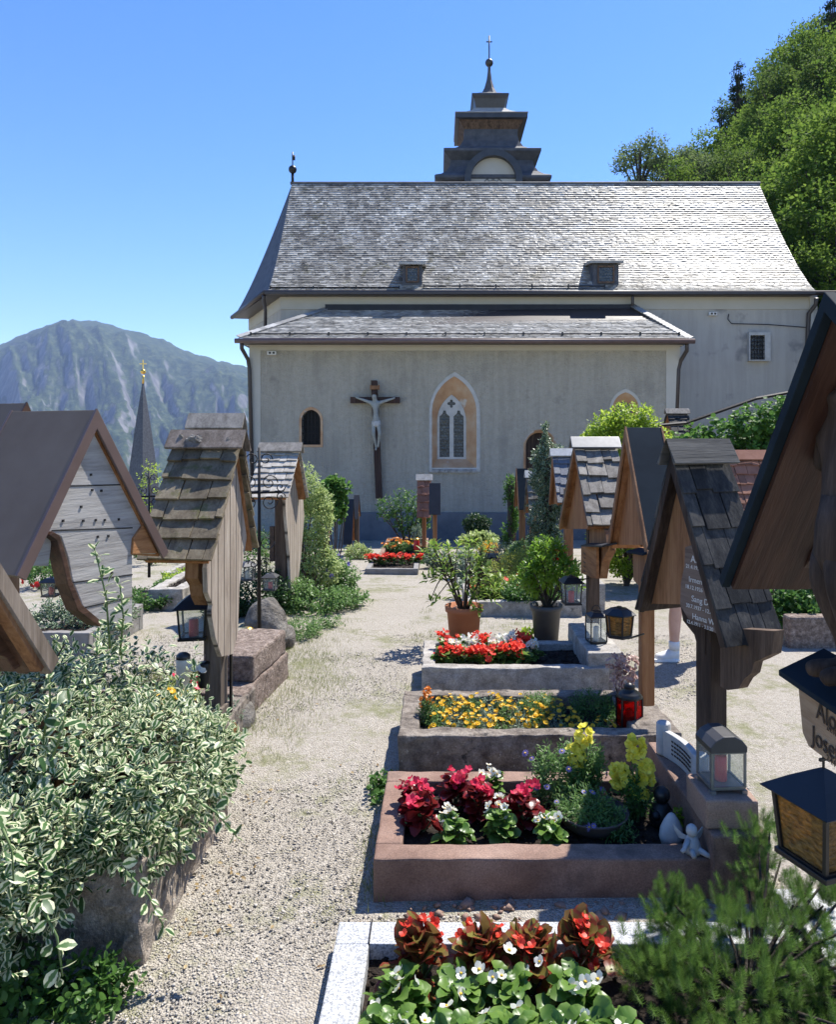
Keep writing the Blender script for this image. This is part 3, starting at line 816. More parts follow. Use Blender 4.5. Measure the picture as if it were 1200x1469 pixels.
# floodlights
for (px, py, Y) in ((391, 507, WY), (1022, 451, 20.0)):
    x, z = wp(px, py, Y); mb = MB()
    mb.box((x, Y - .05, z), (.22, .1, .09)); mb.m = 1
    for dx in (-.04, .05): mb.box((x + dx, Y - .105, z), (.055, .012, .05))
    mb.build('floodlight', [M['flood'], M['black']], church, bevel=.006)

# nave and its wall
NY = 20.0; zE = 5.66
A0 = (-4.32, NY); B0 = (-6.15, 23.7)
plan = [A0, (10.35, NY), (10.35, 26.3), (-4.3, 26.3), B0]
mb = MB(); mb.ext(plan, lambda a, b, d: (a, b, d), -1, zE)
nave = mb.build('nave_wall', M['nave'], church)
_, zb1 = wp(1000, 444, NY)
mb = MB(); mb.box((3.0, NY - .01, (zb1 + zE) / 2), (14.66, .03, zE - zb1))
mb.hexa([(A0[0], A0[1] - .02, zb1), (B0[0] - .02, B0[1], zb1), (B0[0] + .1, B0[1], zb1), (A0[0] + .1, A0[1], zb1)] + [(A0[0], A0[1] - .02, zE), (B0[0] - .02, B0[1], zE), (B0[0] + .1, B0[1], zE), (A0[0] + .1, A0[1], zE)])
mb.build('eaves_band', M['plaster_s'], church)
# barred square window
a = wp(1074, 517, NY); b = wp(1095, 482, NY)
rw = [(a[0], a[1]), (b[0], a[1]), (b[0], b[1]), (a[0], b[1])]
mb = MB(); ga = .12
mb.ext([(a[0] - .03, a[1] - .03), (b[0] + .15, a[1] - .03), (b[0] + .15, b[1] + .08), (a[0] - .03, b[1] + .08)], frY(NY), -.14, -.005, [rw]); f = mb.build('square_window', M['stone_g'], church)
mb = MB(); mb.box(((a[0] + b[0]) / 2, NY - .012, (a[1] + b[1]) / 2), (b[0] - a[0], .012, b[1] - a[1])); mb.build('pane', M['winglass'], f)
mb = MB()
for k in range(5): mb.tube([(a[0] + (b[0] - a[0]) * (k + .5) / 5, NY - .1, a[1]), (a[0] + (b[0] - a[0]) * (k + .5) / 5, NY - .1, b[1])], .01, 6)
for k in range(6): mb.tube([(a[0], NY - .1, a[1] + (b[1] - a[1]) * (k + .5) / 6), (b[0], NY - .1, a[1] + (b[1] - a[1]) * (k + .5) / 6)], .009, 6)
mb.build('grille', M['iron'], f)
mb = MB(); pa = P(1046, 458, NY - .05); pb = P(1160, 470, NY - .05); mid = (pa + pb) / 2 + Vector((0, 0, -.03)); mb.tube([pa + Vector((0, 0, .14)), pa + Vector((-.02, 0, 0)), pa + Vector((.08, 0, -.12)), mid, pb], .012, 6); mb.build('cable', M['iron'], church)

# shingle courses
def shingles(mb, E0, E1, fn, rows, w, thick, lap=.35, jit=.25, rag=.15, seed=0, lift=1.0):
    # fn(s,t)->(point, normal); t from eave 0 to ridge 1
    r = random.Random(seed)
    for i in range(rows):
        ta = i / rows; tb = (i + 1) / rows
        L0 = (fn(0, ta)[0] - fn(1, ta)[0]).length
        nn = max(1, round(L0 / w)); off = r.random()
        cuts = [0]
        x = (.3 + .7 * off) / nn
        while x < 1 - .2 / nn:
            cuts.append(x); x += (1 + r.uniform(-jit, jit) * 1.6) / nn
        cuts.append(1)
        for a, b in zip(cuts[:-1], cuts[1:]):
            g = min(.012 / max(L0, .01), (b - a) * .08) * (.5 if L0 < 1.5 else .3)
            a2, b2 = a + g * r.random(), b - g * r.random()
            tl = ta - r.uniform(0, rag) / rows; th = min(1.0, tb + lap / rows)
            if i == 0: tl = ta - r.uniform(0, .05) / rows
            lo = max(tl, -0.02)
            p0, n0 = fn(a2, lo); p1, n1 = fn(b2, lo); p2, n2 = fn(b2, th); p3, n3 = fn(a2, th)
            q = lift * thick * r.uniform(.8, 1.25); tw = thick * r.uniform(-.3, .3)
            ups = [p0 + n0 * (q + thick + tw), p1 + n1 * (q + thick - tw), p2 + n2 * thick * .3, p3 + n3 * thick * .3]
            dn = [p0 + n0 * (q + tw), p1 + n1 * (q - tw), p2 - n2 * thick * .2, p3 - n3 * thick * .2]
            mb.hexa(dn + ups)
def face_fn(prof, xa, xb, flip=False):
    def fn(s, t):
        e = 1e-3
        p = prof(t); q = prof(t + e)
        d = Vector((0, q[0] - p[0], q[1] - p[1])).normalized()
        nn = Vector((0, -d.z, d.y))
        return Vector((xa(t) + (xb(t) - xa(t)) * s, p[0], p[1])), nn
    return fn
RY, RZ, EY = 23.0, 9.72, 19.72
EZ = 5.66
def mprof(t):
    tt = max(t, 0)
    return (EY + (RY - EY) * t, EZ + (RZ - EZ) * (tt ** 1.22) + (t - tt) * .6)
xra, xrb = -4.62, 10.05
mb = MB()
shingles(mb, None, None, face_fn(mprof, lambda t: xra, lambda t: xrb + .12 * (1 - t)), 56, .115, .015, seed=3, jit=.45)
mainroof = mb.build('main_roof', M['shingle_c'], church)
# under-skin, hipped apse side and back
mb = MB()
nt2 = 14
def strip(pa, pb, apex_a, apex_b):
    vs = []
    for i in range(nt2 + 1):
        t = i / nt2; zc = EZ + (RZ - EZ) * t ** 1.22 - .01
        for p, ap in ((pa, apex_a), (pb, apex_b)):
            vs.append((p[0] + (ap[0] - p[0]) * t, p[1] + (ap[1] - p[1]) * t, zc))
    mb.add(vs, [(2 * i, 2 * i + 1, 2 * i + 3, 2 * i + 2) for i in range(nt2)])
La, Ra = (xra, RY), (xrb, RY)
ea, eb = (xra, EY), (-6.62, 23.55)
strip(eb, ea, La, La); strip(ea, (xrb + .12, EY), La, Ra)
strip((-4.8, 26.7), eb, La, La); strip((10.8, 26.7), (-4.8, 26.7), Ra, La); strip((xrb + .12, EY), (11.6, 24.5), Ra, Ra); strip((11.6, 24.5), (10.8, 26.7), Ra, Ra)
mb.build('roof_boarding', M['tower_sh'], mainroof)
mb = MB(); mb.tube([(xra - .05, RY, RZ + .01), (xrb + .05, RY, RZ + .01)], .05, 6); mb.build('ridge_cap', M['tower_sh'], mainroof)
# eaves boards and gutters
mb = MB(); mb.box(((xra + xrb) / 2, EY + .12, EZ - .06), (xrb - xra + .1, .5, .06))
d = Vector((eb[0] - ea[0], eb[1] - ea[1], 0)); mb.hexa([(ea[0], ea[1], EZ - .09), (eb[0], eb[1], EZ - .09), (eb[0] + .5, eb[1] + .1, EZ - .09), (ea[0] + .5, ea[1] + .2, EZ - .09), (ea[0], ea[1], EZ - .02), (eb[0], eb[1], EZ - .02), (eb[0] + .5, eb[1] + .1, EZ - .02), (ea[0] + .5, ea[1] + .2, EZ - .02)])
mb.build('eaves_board', M['gutter'], church)
mb = MB(); mb.smooth = True
mb.tube([(xra - .05, EY - .06, EZ - .03), (xrb + .9, EY - .06, EZ - .05)], .065, 8); mb.tube([(ea[0] - .05, ea[1] - .06, EZ - .03), (eb[0] - .04, eb[1], EZ - .05)], .065, 8)
mb.build('gutter', M['gutter'], church)
def rail(Yr, px0, px1, pyA, name):
    mb = MB(); a = P(px0, pyA, Yr); b = P(px1, pyA, Yr)
    for dz in (0, .07): mb.tube([a + Vector((0, 0, dz)), (b.x, Yr, a.z + dz)], .016, 5)
    nn = int((b.x - a.x) / .9)
    for k in range(nn + 1):
        x = a.x + (b.x - a.x) * k / nn; mb.box((x, Yr, a.z + .03), (.03, .06, .16))
    return mb.build(name, M['black'], church)
rail(19.86, 388, 573, 416, 'snow_guard'); rail(19.86, 608, 868, 414, 'snow_guard'); rail(17.72, 360, 975, 483, 'snow_guard')
# downpipes
def pipe(pts, r=.045):
    mb = MB(); mb.smooth = True; mb.tube(pts, r, 8); mb.build('downpipe', M['gutter'], church)
p = lambda px, py, Y: P(px, py, Y)
pipe([p(378, 424, 19.7), p(379, 432, 19.8), p(381, 445, 19.9), p(381, 475, 19.9)])
pipe([p(347, 492, 17.55), p(347, 500, 17.6), p(356, 516, 17.9), p(358, 530, 17.92), p(363, 720, 17.92)], .05)
pipe([p(986, 493, 17.6), p(986, 503, 17.7), p(977, 518, 18.0), p(974, 530, 18.0), p(971, 610, 18.0)], .05)
pipe([p(908, 425, 19.7), p(908, 440, 19.9), p(909, 446, 19.9)])
pipe([p(1172, 428, 19.7), p(1171, 437, 19.8), p(1161, 450, 19.9), p(1160, 470, 19.92), p(1156, 560, 19.92)], .055)
mb = MB(); a = P(1166, 445, 19.9); mb.box((a.x, 19.95, 3.2), (.1, .05, 5)); mb.build('corner_band', M['plaster_s'], church)
# lower roof
a0 = P(470, 445, 19.98); a1 = P(906, 440, 19.98); e0 = P(342, 486, 17.55); e1 = P(991, 488, 17.55)
ztop = a0.z; zlow = e0.z
nrm = Vector((0, -(ztop - zlow), 19.98 - 17.55)).normalized()
def lfn(s, t):
    return Vector((e0.x + (a0.x - e0.x) * t + ((e1.x + (a1.x - e1.x) * t) - (e0.x + (a0.x - e0.x) * t)) * s, 17.55 + (19.98 - 17.55) * t, zlow + (ztop - zlow) * t)), nrm
mb = MB(); shingles(mb, None, None, lfn, 21, .12, .015, seed=5, jit=.4)
aroof = mb.build('aisle_roof', M['shingle_a'], church)
mb = MB(); z_ = Vector((0, 0, -.02))
mb.add([e0 + z_, e1 + z_, a1 + z_, a0 + z_], [(0, 1, 2, 3)])
e2 = Vector((e0.x, 20.1, zlow)); e3 = Vector((e1.x, 20.1, zlow))
mb.add([e0 + z_, a0 + z_, e2 + z_], [(0, 1, 2)]); mb.add([e1 + z_, a1 + z_, e3 + z_], [(0, 1, 2)])
mb.hexa([e0 + Vector((0, 0, -.10)), Vector((e1.x, e1.y, e0.z - .10)), Vector((e1.x, 20, zlow - .10)), Vector((e0.x, 20, zlow - .10)), e0 + Vector((0, 0, -.04)), Vector((e1.x, e1.y, e0.z - .04)), Vector((e1.x, 20, zlow - .04)), Vector((e0.x, 20, zlow - .04))])
mb.build('eaves_board', M['gutter'], aroof)
for (q0, q1, sd) in ((a0, e0, 1), (a1, e1, -1)):
    mb = MB()
    for k in range(18):
        t = k / 18; c = q1.lerp(q0, t + .5 / 18) + Vector((0, 0, .055)); mb.box(c, (.16, .17, .02), Euler((.45, sd * .35, -sd * .55)).to_matrix())
    mb.build('hip_cap', M['shingle_a'], aroof)
mb = MB(); mb.smooth = True; mb.tube([(e0.x - .06, 17.48, zlow - .06), (e1.x + .08, 17.48, zlow - .07)], .06, 8); mb.build('gutter', M['trim_brown'], church)
mb = MB(); mb.box(((a0.x + a1.x) / 2, 19.93, ztop + .06), (a1.x - a0.x + .1, .10, .16))
mb.build('shaded_flashing', M['roof_black'], aroof)  # black strip: flashing with the eave shadow put into its colour
# dormers
for (px0, px1, pyt, pyb, Yd) in ((572, 606, 372, 414, 20.0), (845, 888, 370, 416, 20.0)):
    a = P(px0 + 6, pyb, Yd); b = P(px1, pyt + 4, Yd)
    d = MB()
    yb = Yd + 1.3
    d.hexa([(a.x, Yd, a.z), (b.x, Yd, a.z), (b.x, yb, a.z + .2), (a.x, yb, a.z + .2), (a.x, Yd, b.z - .1), (b.x, Yd, b.z - .1), (b.x, yb, b.z + .1), (a.x, yb, b.z + .1)])
    dm = d.build('dormer', M['tower_sh'], church)
    d = MB(); d.hexa([(a.x - .1, Yd - .16, b.z - .1), (b.x + .1, Yd - .16, b.z - .1), (b.x + .1, yb + .2, b.z + .12), (a.x - .1, yb + .2, b.z + .12), (a.x - .1, Yd - .16, b.z - .03), (b.x + .1, Yd - .16, b.z - .03), (b.x + .1, yb + .2, b.z + .2), (a.x - .1, yb + .2, b.z + .2)]); d.build('dormer_roof', M['shingle_c'], dm)
    w = b.x - a.x; h = b.z - a.z
    d = MB(); cx = (a.x + b.x) / 2; cz = a.z + h * .52
    for sx in (-1, 1): d.box((cx + sx * w * .3, Yd - .02, cz), (.04, .05, h * .55))
    for sz in (-1, 1): d.box((cx, Yd - .018, cz + sz * h * .27), (w * .64, .05, .04))
    dw_ = d.build('window_frame', M['w_brownv'], dm)
    d = MB(); d.box((cx, Yd - .006, cz), (w * .55, .012, h * .5)); d.build('pane', M['winglass'], dw_)
# ridge finial
mb = MB(); mb.smooth = True
p0 = P(420, 264, RY); x, z = p0.x, p0.z
mb.tube([(x, RY, z - .1), (x, RY, z + .35)], .045, 8); mb.sphere((x, RY, z + .45), .13, 12, 8); mb.tube([(x, RY, z + .55), (x, RY, z + 1.0)], .02, 6)
mb.box((x + .03, RY, z + .82), (.1, .02, .16)); mb.build('roof_finial', M['black'], church)

# ------------------------------------------------------------------ tower
TX, TY = P(708, 250, 25.45).x, 27.5
def sq(mb, prof, ph=math.pi / 4):
    mb.lathe([(r * math.sqrt(2), z) for r, z in prof], (TX, TY, 0), 4, phase=ph)
mb = MB(); sq(mb, [(1.8, 4), (1.8, 10.75)]); tower = mb.build('tower', M['plaster_s'], church)
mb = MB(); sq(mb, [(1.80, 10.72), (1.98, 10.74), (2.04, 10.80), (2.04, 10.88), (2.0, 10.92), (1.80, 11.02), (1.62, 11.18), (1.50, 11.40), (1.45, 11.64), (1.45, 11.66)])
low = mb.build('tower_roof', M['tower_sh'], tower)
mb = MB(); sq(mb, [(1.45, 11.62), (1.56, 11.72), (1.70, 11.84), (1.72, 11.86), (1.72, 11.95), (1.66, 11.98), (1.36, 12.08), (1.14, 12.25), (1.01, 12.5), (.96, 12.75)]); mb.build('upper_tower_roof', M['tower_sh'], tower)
mb = MB(); sq(mb, [(.97, 12.7), (.97, 12.98)]); mb.build('belfry_wall', M['tower_sh'], tower)
mb = MB(); sq(mb, [(.97, 12.93), (1.02, 13.0), (1.20, 13.26)]); mb.build('soffit', M['w_brownv'], tower)
mb = MB(); sq(mb, [(1.19, 13.2), (1.29, 13.22), (1.29, 13.38), (1.27, 13.40)]); mb.build('fascia', M['dark_metal'], tower)
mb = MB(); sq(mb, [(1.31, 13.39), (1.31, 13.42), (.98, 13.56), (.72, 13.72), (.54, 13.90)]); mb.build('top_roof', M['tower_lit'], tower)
mb = MB(); sq(mb, [(.50, 13.8), (.52, 13.9), (.60, 14.22), (.68, 14.32), (.68, 14.38), (.52, 14.45), (.36, 14.55)]); mb.build('spire_base', M['dark_metal'], tower)
mb = MB(); mb.lathe([(.52, 14.42), (.33, 14.6), (.2, 14.85), (.11, 15.15), (.06, 15.5), (.05, 15.75)], (TX, TY, 0), 8, phase=math.pi / 8)
mb.build('spire', M['tower_sh'], tower)
mb = MB(); mb.smooth = True; mb.sphere((TX, TY, 15.83), .15, 14, 10); mb.tube([(TX, TY, 15.9), (TX, TY, 16.85)], .025, 6); mb.build('tower_finial', M['lead'], tower)
mb = MB(); mb.box((TX, TY, 16.62), (.22, .03, .035)); mb.build('tower_cross', M['lead'], tower)
# clock gable: an arch of roof over a pale wall
def arcpts(r, zc, n=20, z0=10.6):
    return [(-r, z0)] + [(-r * math.cos(math.pi * i / n), zc + r * math.sin(math.pi * i / n)) for i in range(n + 1)] + [(r, z0)]
zc = 10.72
mb = MB(); mb.ext(list(reversed(arcpts(.78, zc))), lambda a, b, d: (TX + a, 25.5 + d, b), 0, .9); cg = mb.build('clock_gable', M['plaster_s'], tower)
mb = MB(); ou_ = arcpts(1.0, zc); in_ = arcpts(.78, zc)
poly = ou_ + in_[::-1]
mb.ext(poly, lambda a, b, d: (TX + a, 25.28 + d, b), 0, 1.2); mb.build('clock_gable_roof', M['dark_metal'], cg)
mb = MB()
cc = (TX, 25.49, 10.42)
mb.ext(circ(0, 0, .40, 40), lambda a, b, d: (cc[0] + a, cc[1] + d, cc[2] + b), -.012, 0, [circ(0, 0, .375, 40)])
mb.ext(circ(0, 0, .29, 40), lambda a, b, d: (cc[0] + a, cc[1] + d, cc[2] + b), -.012, 0, [circ(0, 0, .28, 40)])
for h in range(12):
    a = math.pi / 6 * h
    for q in (-.035, 0, .035) if h % 3 == 0 else (0,):
        mb.box((cc[0] + .332 * math.sin(a) + q * math.cos(a), cc[1] - .006, cc[2] + .332 * math.cos(a) - q * math.sin(a)), (.016, .012, .075), Euler((0, a, 0)).to_matrix())
for a, L in ((-.9, .2), (1.9, .3)): mb.box((cc[0] + L / 2 * math.sin(a), cc[1] - .014, cc[2] + L / 2 * math.cos(a)), (.02, .008, L), Euler((0, a, 0)).to_matrix())
mb.build('clock_dial', M['lead'], cg)

# ------------------------------------------------------------------ crucifix on the wall
cru = empty('crucifix', 'large dark wooden crucifix with a pale figure hanging on the church wall', 'crucifix', (0, 0, 0))
mb = MB(); Yc = WY - .1
t0 = P(537, 546, Yc); t1 = P(544.5, 715, Yc); hw = .075
mb.hexa([(t1.x - hw - .01, Yc - .06, t1.z), (t1.x + hw, Yc - .06, t1.z), (t1.x + hw, Yc + .07, t1.z), (t1.x - hw - .01, Yc + .07, t1.z), (t0.x - hw, Yc - .06, t0.z), (t0.x + hw, Yc - .06, t0.z), (t0.x + hw, Yc + .07, t0.z), (t0.x - hw, Yc + .07, t0.z)])
a = P(503, 574, Yc); b = P(574, 573, Yc); mb.box(((a.x + b.x) / 2, Yc + .004, a.z), (b.x - a.x, .115, .15)); mb.build('cross', M['cross_wood'], cru, bevel=.008)
c = P(538, 556, Yc - .08); mb = MB(); mb.box((c.x, Yc - .085, c.z), (.2, .03, .09)); mb.box((c.x - .1, Yc - .085, c.z), (.03, .035, .12)); mb.box((c.x + .1, Yc - .085, c.z), (.03, .035, .12)); mb.build('title_board', M['w_mid'], cru)
def jp(px, py, d, r): q = P(px, py, Yc - .12); return (q.x, q.y - d, q.z, r)
J = [jp(540, 604, .04, (.105, .08)), jp(539.5, 591, .04, (.085, .065)), jp(539, 580, .03, (.115, .075)), jp(538.7, 574, .04, .045), jp(537.5, 570, .08, (.066, .066)), jp(537, 565.5, .09, (.055, .06)),
     jp(530, 577, .02, .045), jp(521, 573.5, 0, .033), jp(513, 571, -.02, .026), jp(510, 569, -.02, .028),
     jp(548, 577, .02, .045), jp(557, 574, 0, .033), jp(565, 571.5, -.02, .026), jp(567, 570, -.02, .028),
     jp(536.5, 610, .05, .058), jp(536.5, 622, .12, .046), jp(538.5, 634, .03, .034), jp(540, 642, .0, .026), jp(539.5, 646, .06, .024),
     jp(543.5, 610, .05, .058), jp(545.5, 622, .11, .046), jp(543.5, 634, .04, .034), jp(542.5, 642, .02, .026)]
E = [(0, 1), (1, 2), (2, 3), (3, 4), (4, 5), (2, 6), (6, 7), (7, 8), (8, 9), (2, 10), (10, 11), (11, 12), (12, 13), (0, 14), (14, 15), (15, 16), (16, 17), (17, 18), (0, 19), (19, 20), (20, 21), (21, 22)]
skin('body', cru, M['corpus'], J, E)
q = P(540, 606, Yc - .15); mb = MB(); mb.smooth = True; mb.lathe([(.10, -.11), (.125, -.07), (.12, 0), (.10, .05)], (q.x, q.y - .0, q.z), 12, .95, .8); mb.build('loincloth', M['white_s'], cru)
q = P(537.3, 565, Yc - .2); mb = MB(); mb.smooth = True; mb.sphere((q.x, q.y + .02, q.z + .02), .068, 10, 8); mb.build('hair', M['cross_wood'], cru)

# ------------------------------------------------------------------ distant steeple
st = empty('church_steeple', 'slender dark pointed steeple with a gilded ball far off below the mountain', 'steeple', (0, 0, 0))
SY = 90.0
top = P(196, 548, SY); bl = P(188, 690, SY); br = P(228, 690, SY); sx = (bl.x + br.x) / 2
mb = MB(); hw = (br.x - bl.x) / 2 / math.cos(.3)
k = (top.z - bl.z)
mb.lathe([(hw * 1.15, bl.z - top.z - 7), (hw * .98, bl.z - top.z), (hw * .55, (bl.z - top.z) * .5), (.10, -.2), (.05, 0)], (top.x + .8, SY, top.z), 4, phase=.35)
mb.build('spire', M['tower_sh'], st)
mb = MB(); mb.smooth = True; q = P(196.5, 539, SY); mb.tube([(top.x + .8, SY, top.z - .2), (q.x + .8, SY, q.z)], .12, 8); mb.sphere((top.x + .8, SY, q.z + .5), .33, 14, 10); mb.build('ball', M['gold'], st)
mb = MB(); mb.box((top.x + .8, SY, q.z + 1.3), (.1, .1, 1.3)); mb.box((top.x + .8, SY, q.z + 1.45), (.85, .1, .1)); mb.build('steeple_cross', M['gold'], st)
mb = MB(); g0 = P(207, 720, SY); mb.box((g0.x, SY, g0.z - 14), (4.2, 4.2, 24)); mb.build('tower_wall', M['plaster_s'], st)
for s_ in (-1, 1):
    mb = MB(); mb.ext([(-1.1, 0), (1.1, 0), (0, 2.6)], lambda a, b, d: (sx + s_ * 1.9 + d * s_, SY - .4 + a * .9, bl.z - 4.6 + b), -1, .5); mb.build('gablet', M['tower_sh'], st)
# ------------------------------------------------------------------ roofed wooden grave markers
class Marker:
    def __init__(s, label, X0, Y0, rot, pk, nr, fr_, L, sgn, group='roofed grave markers', name='grave_marker', ridge2=None):
        s.X, s.Y, s.rot, s.g, s.sgn = X0, Y0, rot, gz(X0, Y0), sgn
        s.e = empty(name, label, 'grave marker', (X0, Y0, s.g), rot, group)
        s.pk = s.pl(*pk); s.nr = s.pl(*nr); s.fr = s.pl(*fr_); s.L = L
    def pl(s, px, py, xl=0.0):
        d = ray(px, py); n = Vector((math.cos(s.rot), math.sin(s.rot), 0)); t_ = Vector((-math.sin(s.rot), math.cos(s.rot), 0))
        o = Vector((s.X, s.Y, s.g)) + n * xl
        t = (o - CAM).dot(n) / d.dot(n)
        p = CAM + d * t - Vector((s.X, s.Y, s.g))
        return (p.dot(t_), p.z)
    def pls(s, pts, xl=0.0): return [s.pl(a, b, xl) for a, b in pts]
    def W(s, x, y, z):
        c, n = math.cos(s.rot), math.sin(s.rot)
        return Vector((s.X + x * c - y * n, s.Y + x * n + y * c, s.g + z))
    # x runs from the visible gable end (0) backwards: X(d) = -sgn*d ... sgn +1: visible gable faces +x
    def X_(s, d): return -s.sgn * d
    def F(s): return lambda a, b, d: (s.X_(d), a, b)
    def chevron(s, th, lift=0.0, over=0.0):
        pk, nr, fr_ = Vector(s.pk), Vector(s.nr), Vector(s.fr)
        dn = (nr - pk).normalized(); df = (fr_ - pk).normalized()
        nn = Vector((dn.y, -dn.x)); nn = nn if nn.y > 0 else -nn
        nf = Vector((df.y, -df.x)); nf = nf if nf.y > 0 else -nf
        cosb = max(.35, (Vector((0, 1)).dot(nn) + Vector((0, 1)).dot(nf)) / 2)
        def off(k, ov): return [nr + dn * ov + nn * k, pk + Vector((0, k / cosb)), fr_ + df * ov + nf * k]
        a = off(lift, over); b = off(lift - th, over)
        return [tuple(p) for p in a] + [tuple(p) for p in b[::-1]]
    def roof_metal(s, mat, trim=None, th=.018, trimh=.05, lin=None):
        mb = MB(); mb.ext(s.chevron(th), s.F(), 0, s.L); r = mb.build('roof', mat, s.e, bevel=.002)
        if trim:
            for k, (d0, d1) in enumerate(((-.006, .006), (s.L - .006, s.L + .006))):
                mb = MB(); mb.ext(s.chevron(trimh, .003, .002), s.F(), d0, d1); mb.build('barge_board', trim, s.e, bevel=.002)
        mb = MB(); mb.ext(s.chevron(.018, -th - .002, -.01), s.F(), .012, s.L - .012); mb.build('roof_lining', lin or M['w_orange'], r)
        return r
    def roof_shingle(s, mat, rows, w, thick=.013, lining=None, cap=None, capw=.09, barge=None, seed=0, bargeh=.05, lift=1.0, rag=.25):
        lining = lining or M['w_orange']
        mb = MB(); mb.ext(s.chevron(.02), s.F(), .015, s.L - .015); r = mb.build('roof_boarding', lining, s.e)
        for nm, lo, sg in (('shingles', s.nr, 0), ('shingles', s.fr, 1)):
            lo = Vector(lo); pk = Vector(s.pk)
            d = (pk - lo); dn = d.normalized(); n2 = Vector((dn.y, -dn.x)); n2 = n2 if n2.y > 0 else -n2
            def fn(u, t, lo=lo, d=d, n2=n2):
                q = lo + d * t
                return Vector((s.X_(-.015 + (s.L + .03) * (u if s.sgn < 0 else 1 - u)), q.x, q.y)), Vector((0, n2.x, n2.y))
            mb = MB(); shingles(mb, None, None, fn, rows, w, thick, seed=seed + sg, jit=.3, rag=rag, lap=.3, lift=lift)
            mb.build('shingle_slope', mat, s.e, bevel=.0015)
        if barge:
            for d0, d1 in ((-.012, .012), (s.L - .012, s.L + .012)):
                mb = MB(); mb.ext(s.chevron(bargeh, .004), s.F(), d0, d1); mb.build('barge_board', barge, s.e, bevel=.002)
        if cap:
            pk = Vector(s.pk)
            for lo in (s.nr, s.fr):
                dn = (Vector(lo) - pk).normalized(); n2 = Vector((dn.y, -dn.x)); n2 = n2 if n2.y > 0 else -n2
                q = [pk + n2 * (thick * 2.3) + Vector((0, .004)), pk + dn * capw + n2 * (thick * 2.3), pk + dn * capw + n2 * (thick * 2.3 + .018), pk + Vector((0, .06 + thick))]
                mb = MB(); mb.ext([tuple(p) for p in q], s.F(), -.04, s.L + .04); mb.build('ridge_board', cap, s.e, bevel=.004)
        return r
    def board(s, pts, d0, d1, mat, name='board', bevel=.003, parent=None):
        mb = MB(); mb.ext(s.pls(pts, s.X_(d0)), s.F(), d0, d1); return mb.build(name, mat, parent or s.e, bevel=bevel)
    def gable(s, inset, d0, d1, mat, name='gable_board', drop=0.0):
        c = s.chevron(.022); pk, nr, fr_ = c[4], c[5], c[3]
        mb = MB(); mb.ext([nr, pk, fr_], s.F(), d0, d1); return mb.build(name, mat, s.e)
    def post(s, y, w, d, ztop, xd, mat, zbot=-.05, name='post'):
        mb = MB(); mb.box((s.X_(xd), y, (ztop + zbot) / 2), (d, w, ztop - zbot)); return mb.build(name, mat, s.e, bevel=.006)

G_R = 'roofed wooden grave markers on the right row'
G_L = 'roofed wooden grave markers on the left row'
# L1: brown metal roof, grey boards
k = Marker('wide grave marker with brown sheet metal roof and weathered grey boards', -1.31, 2.8, R(-19), (138, 588), (24, 826), (240, 792), .43, 1, G_L)
k.roof_metal(M['roof_brown'], M['trim_brown'], th=.02, trimh=.042)
k.board([(138, 592), (37, 812), (70, 812), (76, 764), (88, 770), (98, 800), (104, 832), (118, 868), (140, 890), (168, 897), (190, 893), (190, 795), (226, 795)], .022, .05, M['w_grey'], 'back_board')
mb = MB()
for a, b in (((101, 697), (181, 695)), ((74, 761), (190, 757)), ((100, 836), (190, 824)), ((118, 872), (190, 856))):
    p0, p1 = k.pl(*a, k.X_(.022)), k.pl(*b, k.X_(.022)); mb.hexa([(k.X_(.0205), p0[0], p0[1] - .003), (k.X_(.0205), p1[0], p1[1] - .003), (k.X_(.06), p1[0], p1[1] - .003), (k.X_(.06), p0[0], p0[1] - .003), (k.X_(.0205), p0[0], p0[1] + .002), (k.X_(.0205), p1[0], p1[1] + .002), (k.X_(.06), p1[0], p1[1] + .002), (k.X_(.06), p0[0], p0[1] + .002)])
for a in ((130, 681), (132, 703), (145, 704), (116, 727), (90, 747), (119, 747), (137, 746), (150, 746), (170, 745), (140, 770), (155, 769), (160, 822)):
    q = k.pl(*a, k.X_(.022)); mb.box((k.X_(.021), q[0], q[1]), (.006, .009, .009))
mb.build('board_joint', M['dark'], k.e)
k.board([(76, 762), (86, 768), (96, 800), (103, 832), (118, 868), (148, 893), (143, 899), (112, 876), (97, 838), (90, 806), (82, 776), (72, 768)], -.01, .05, M['w_brown'], 'carved_bracket')
q = k.pl(128, 900); k.post(q[0], .085, .1, .62, .16, M['w_orange'])
q = k.pl(215, 775, k.X_(.1)); k.board([(190, 795), (192, 772), (206, 752), (222, 770), (230, 793)], .012, .04, M['w_orangey'], 'corner_block')
L1 = k
# L1b: dark roof behind it
k = Marker('narrow dark metal roofed grave marker rising behind the brown roof', -2.2, 3.95, R(-22), (38, 578), (-28, 700), (88, 700), .5, 1, G_L)
k.roof_metal(M['roof_brown'], M['w_brown'], th=.02, trimh=.05); k.gable(0, .08, .11, M['w_brown']); k.post(0, .1, .1, 1.3, .2, M['w_brownv'])
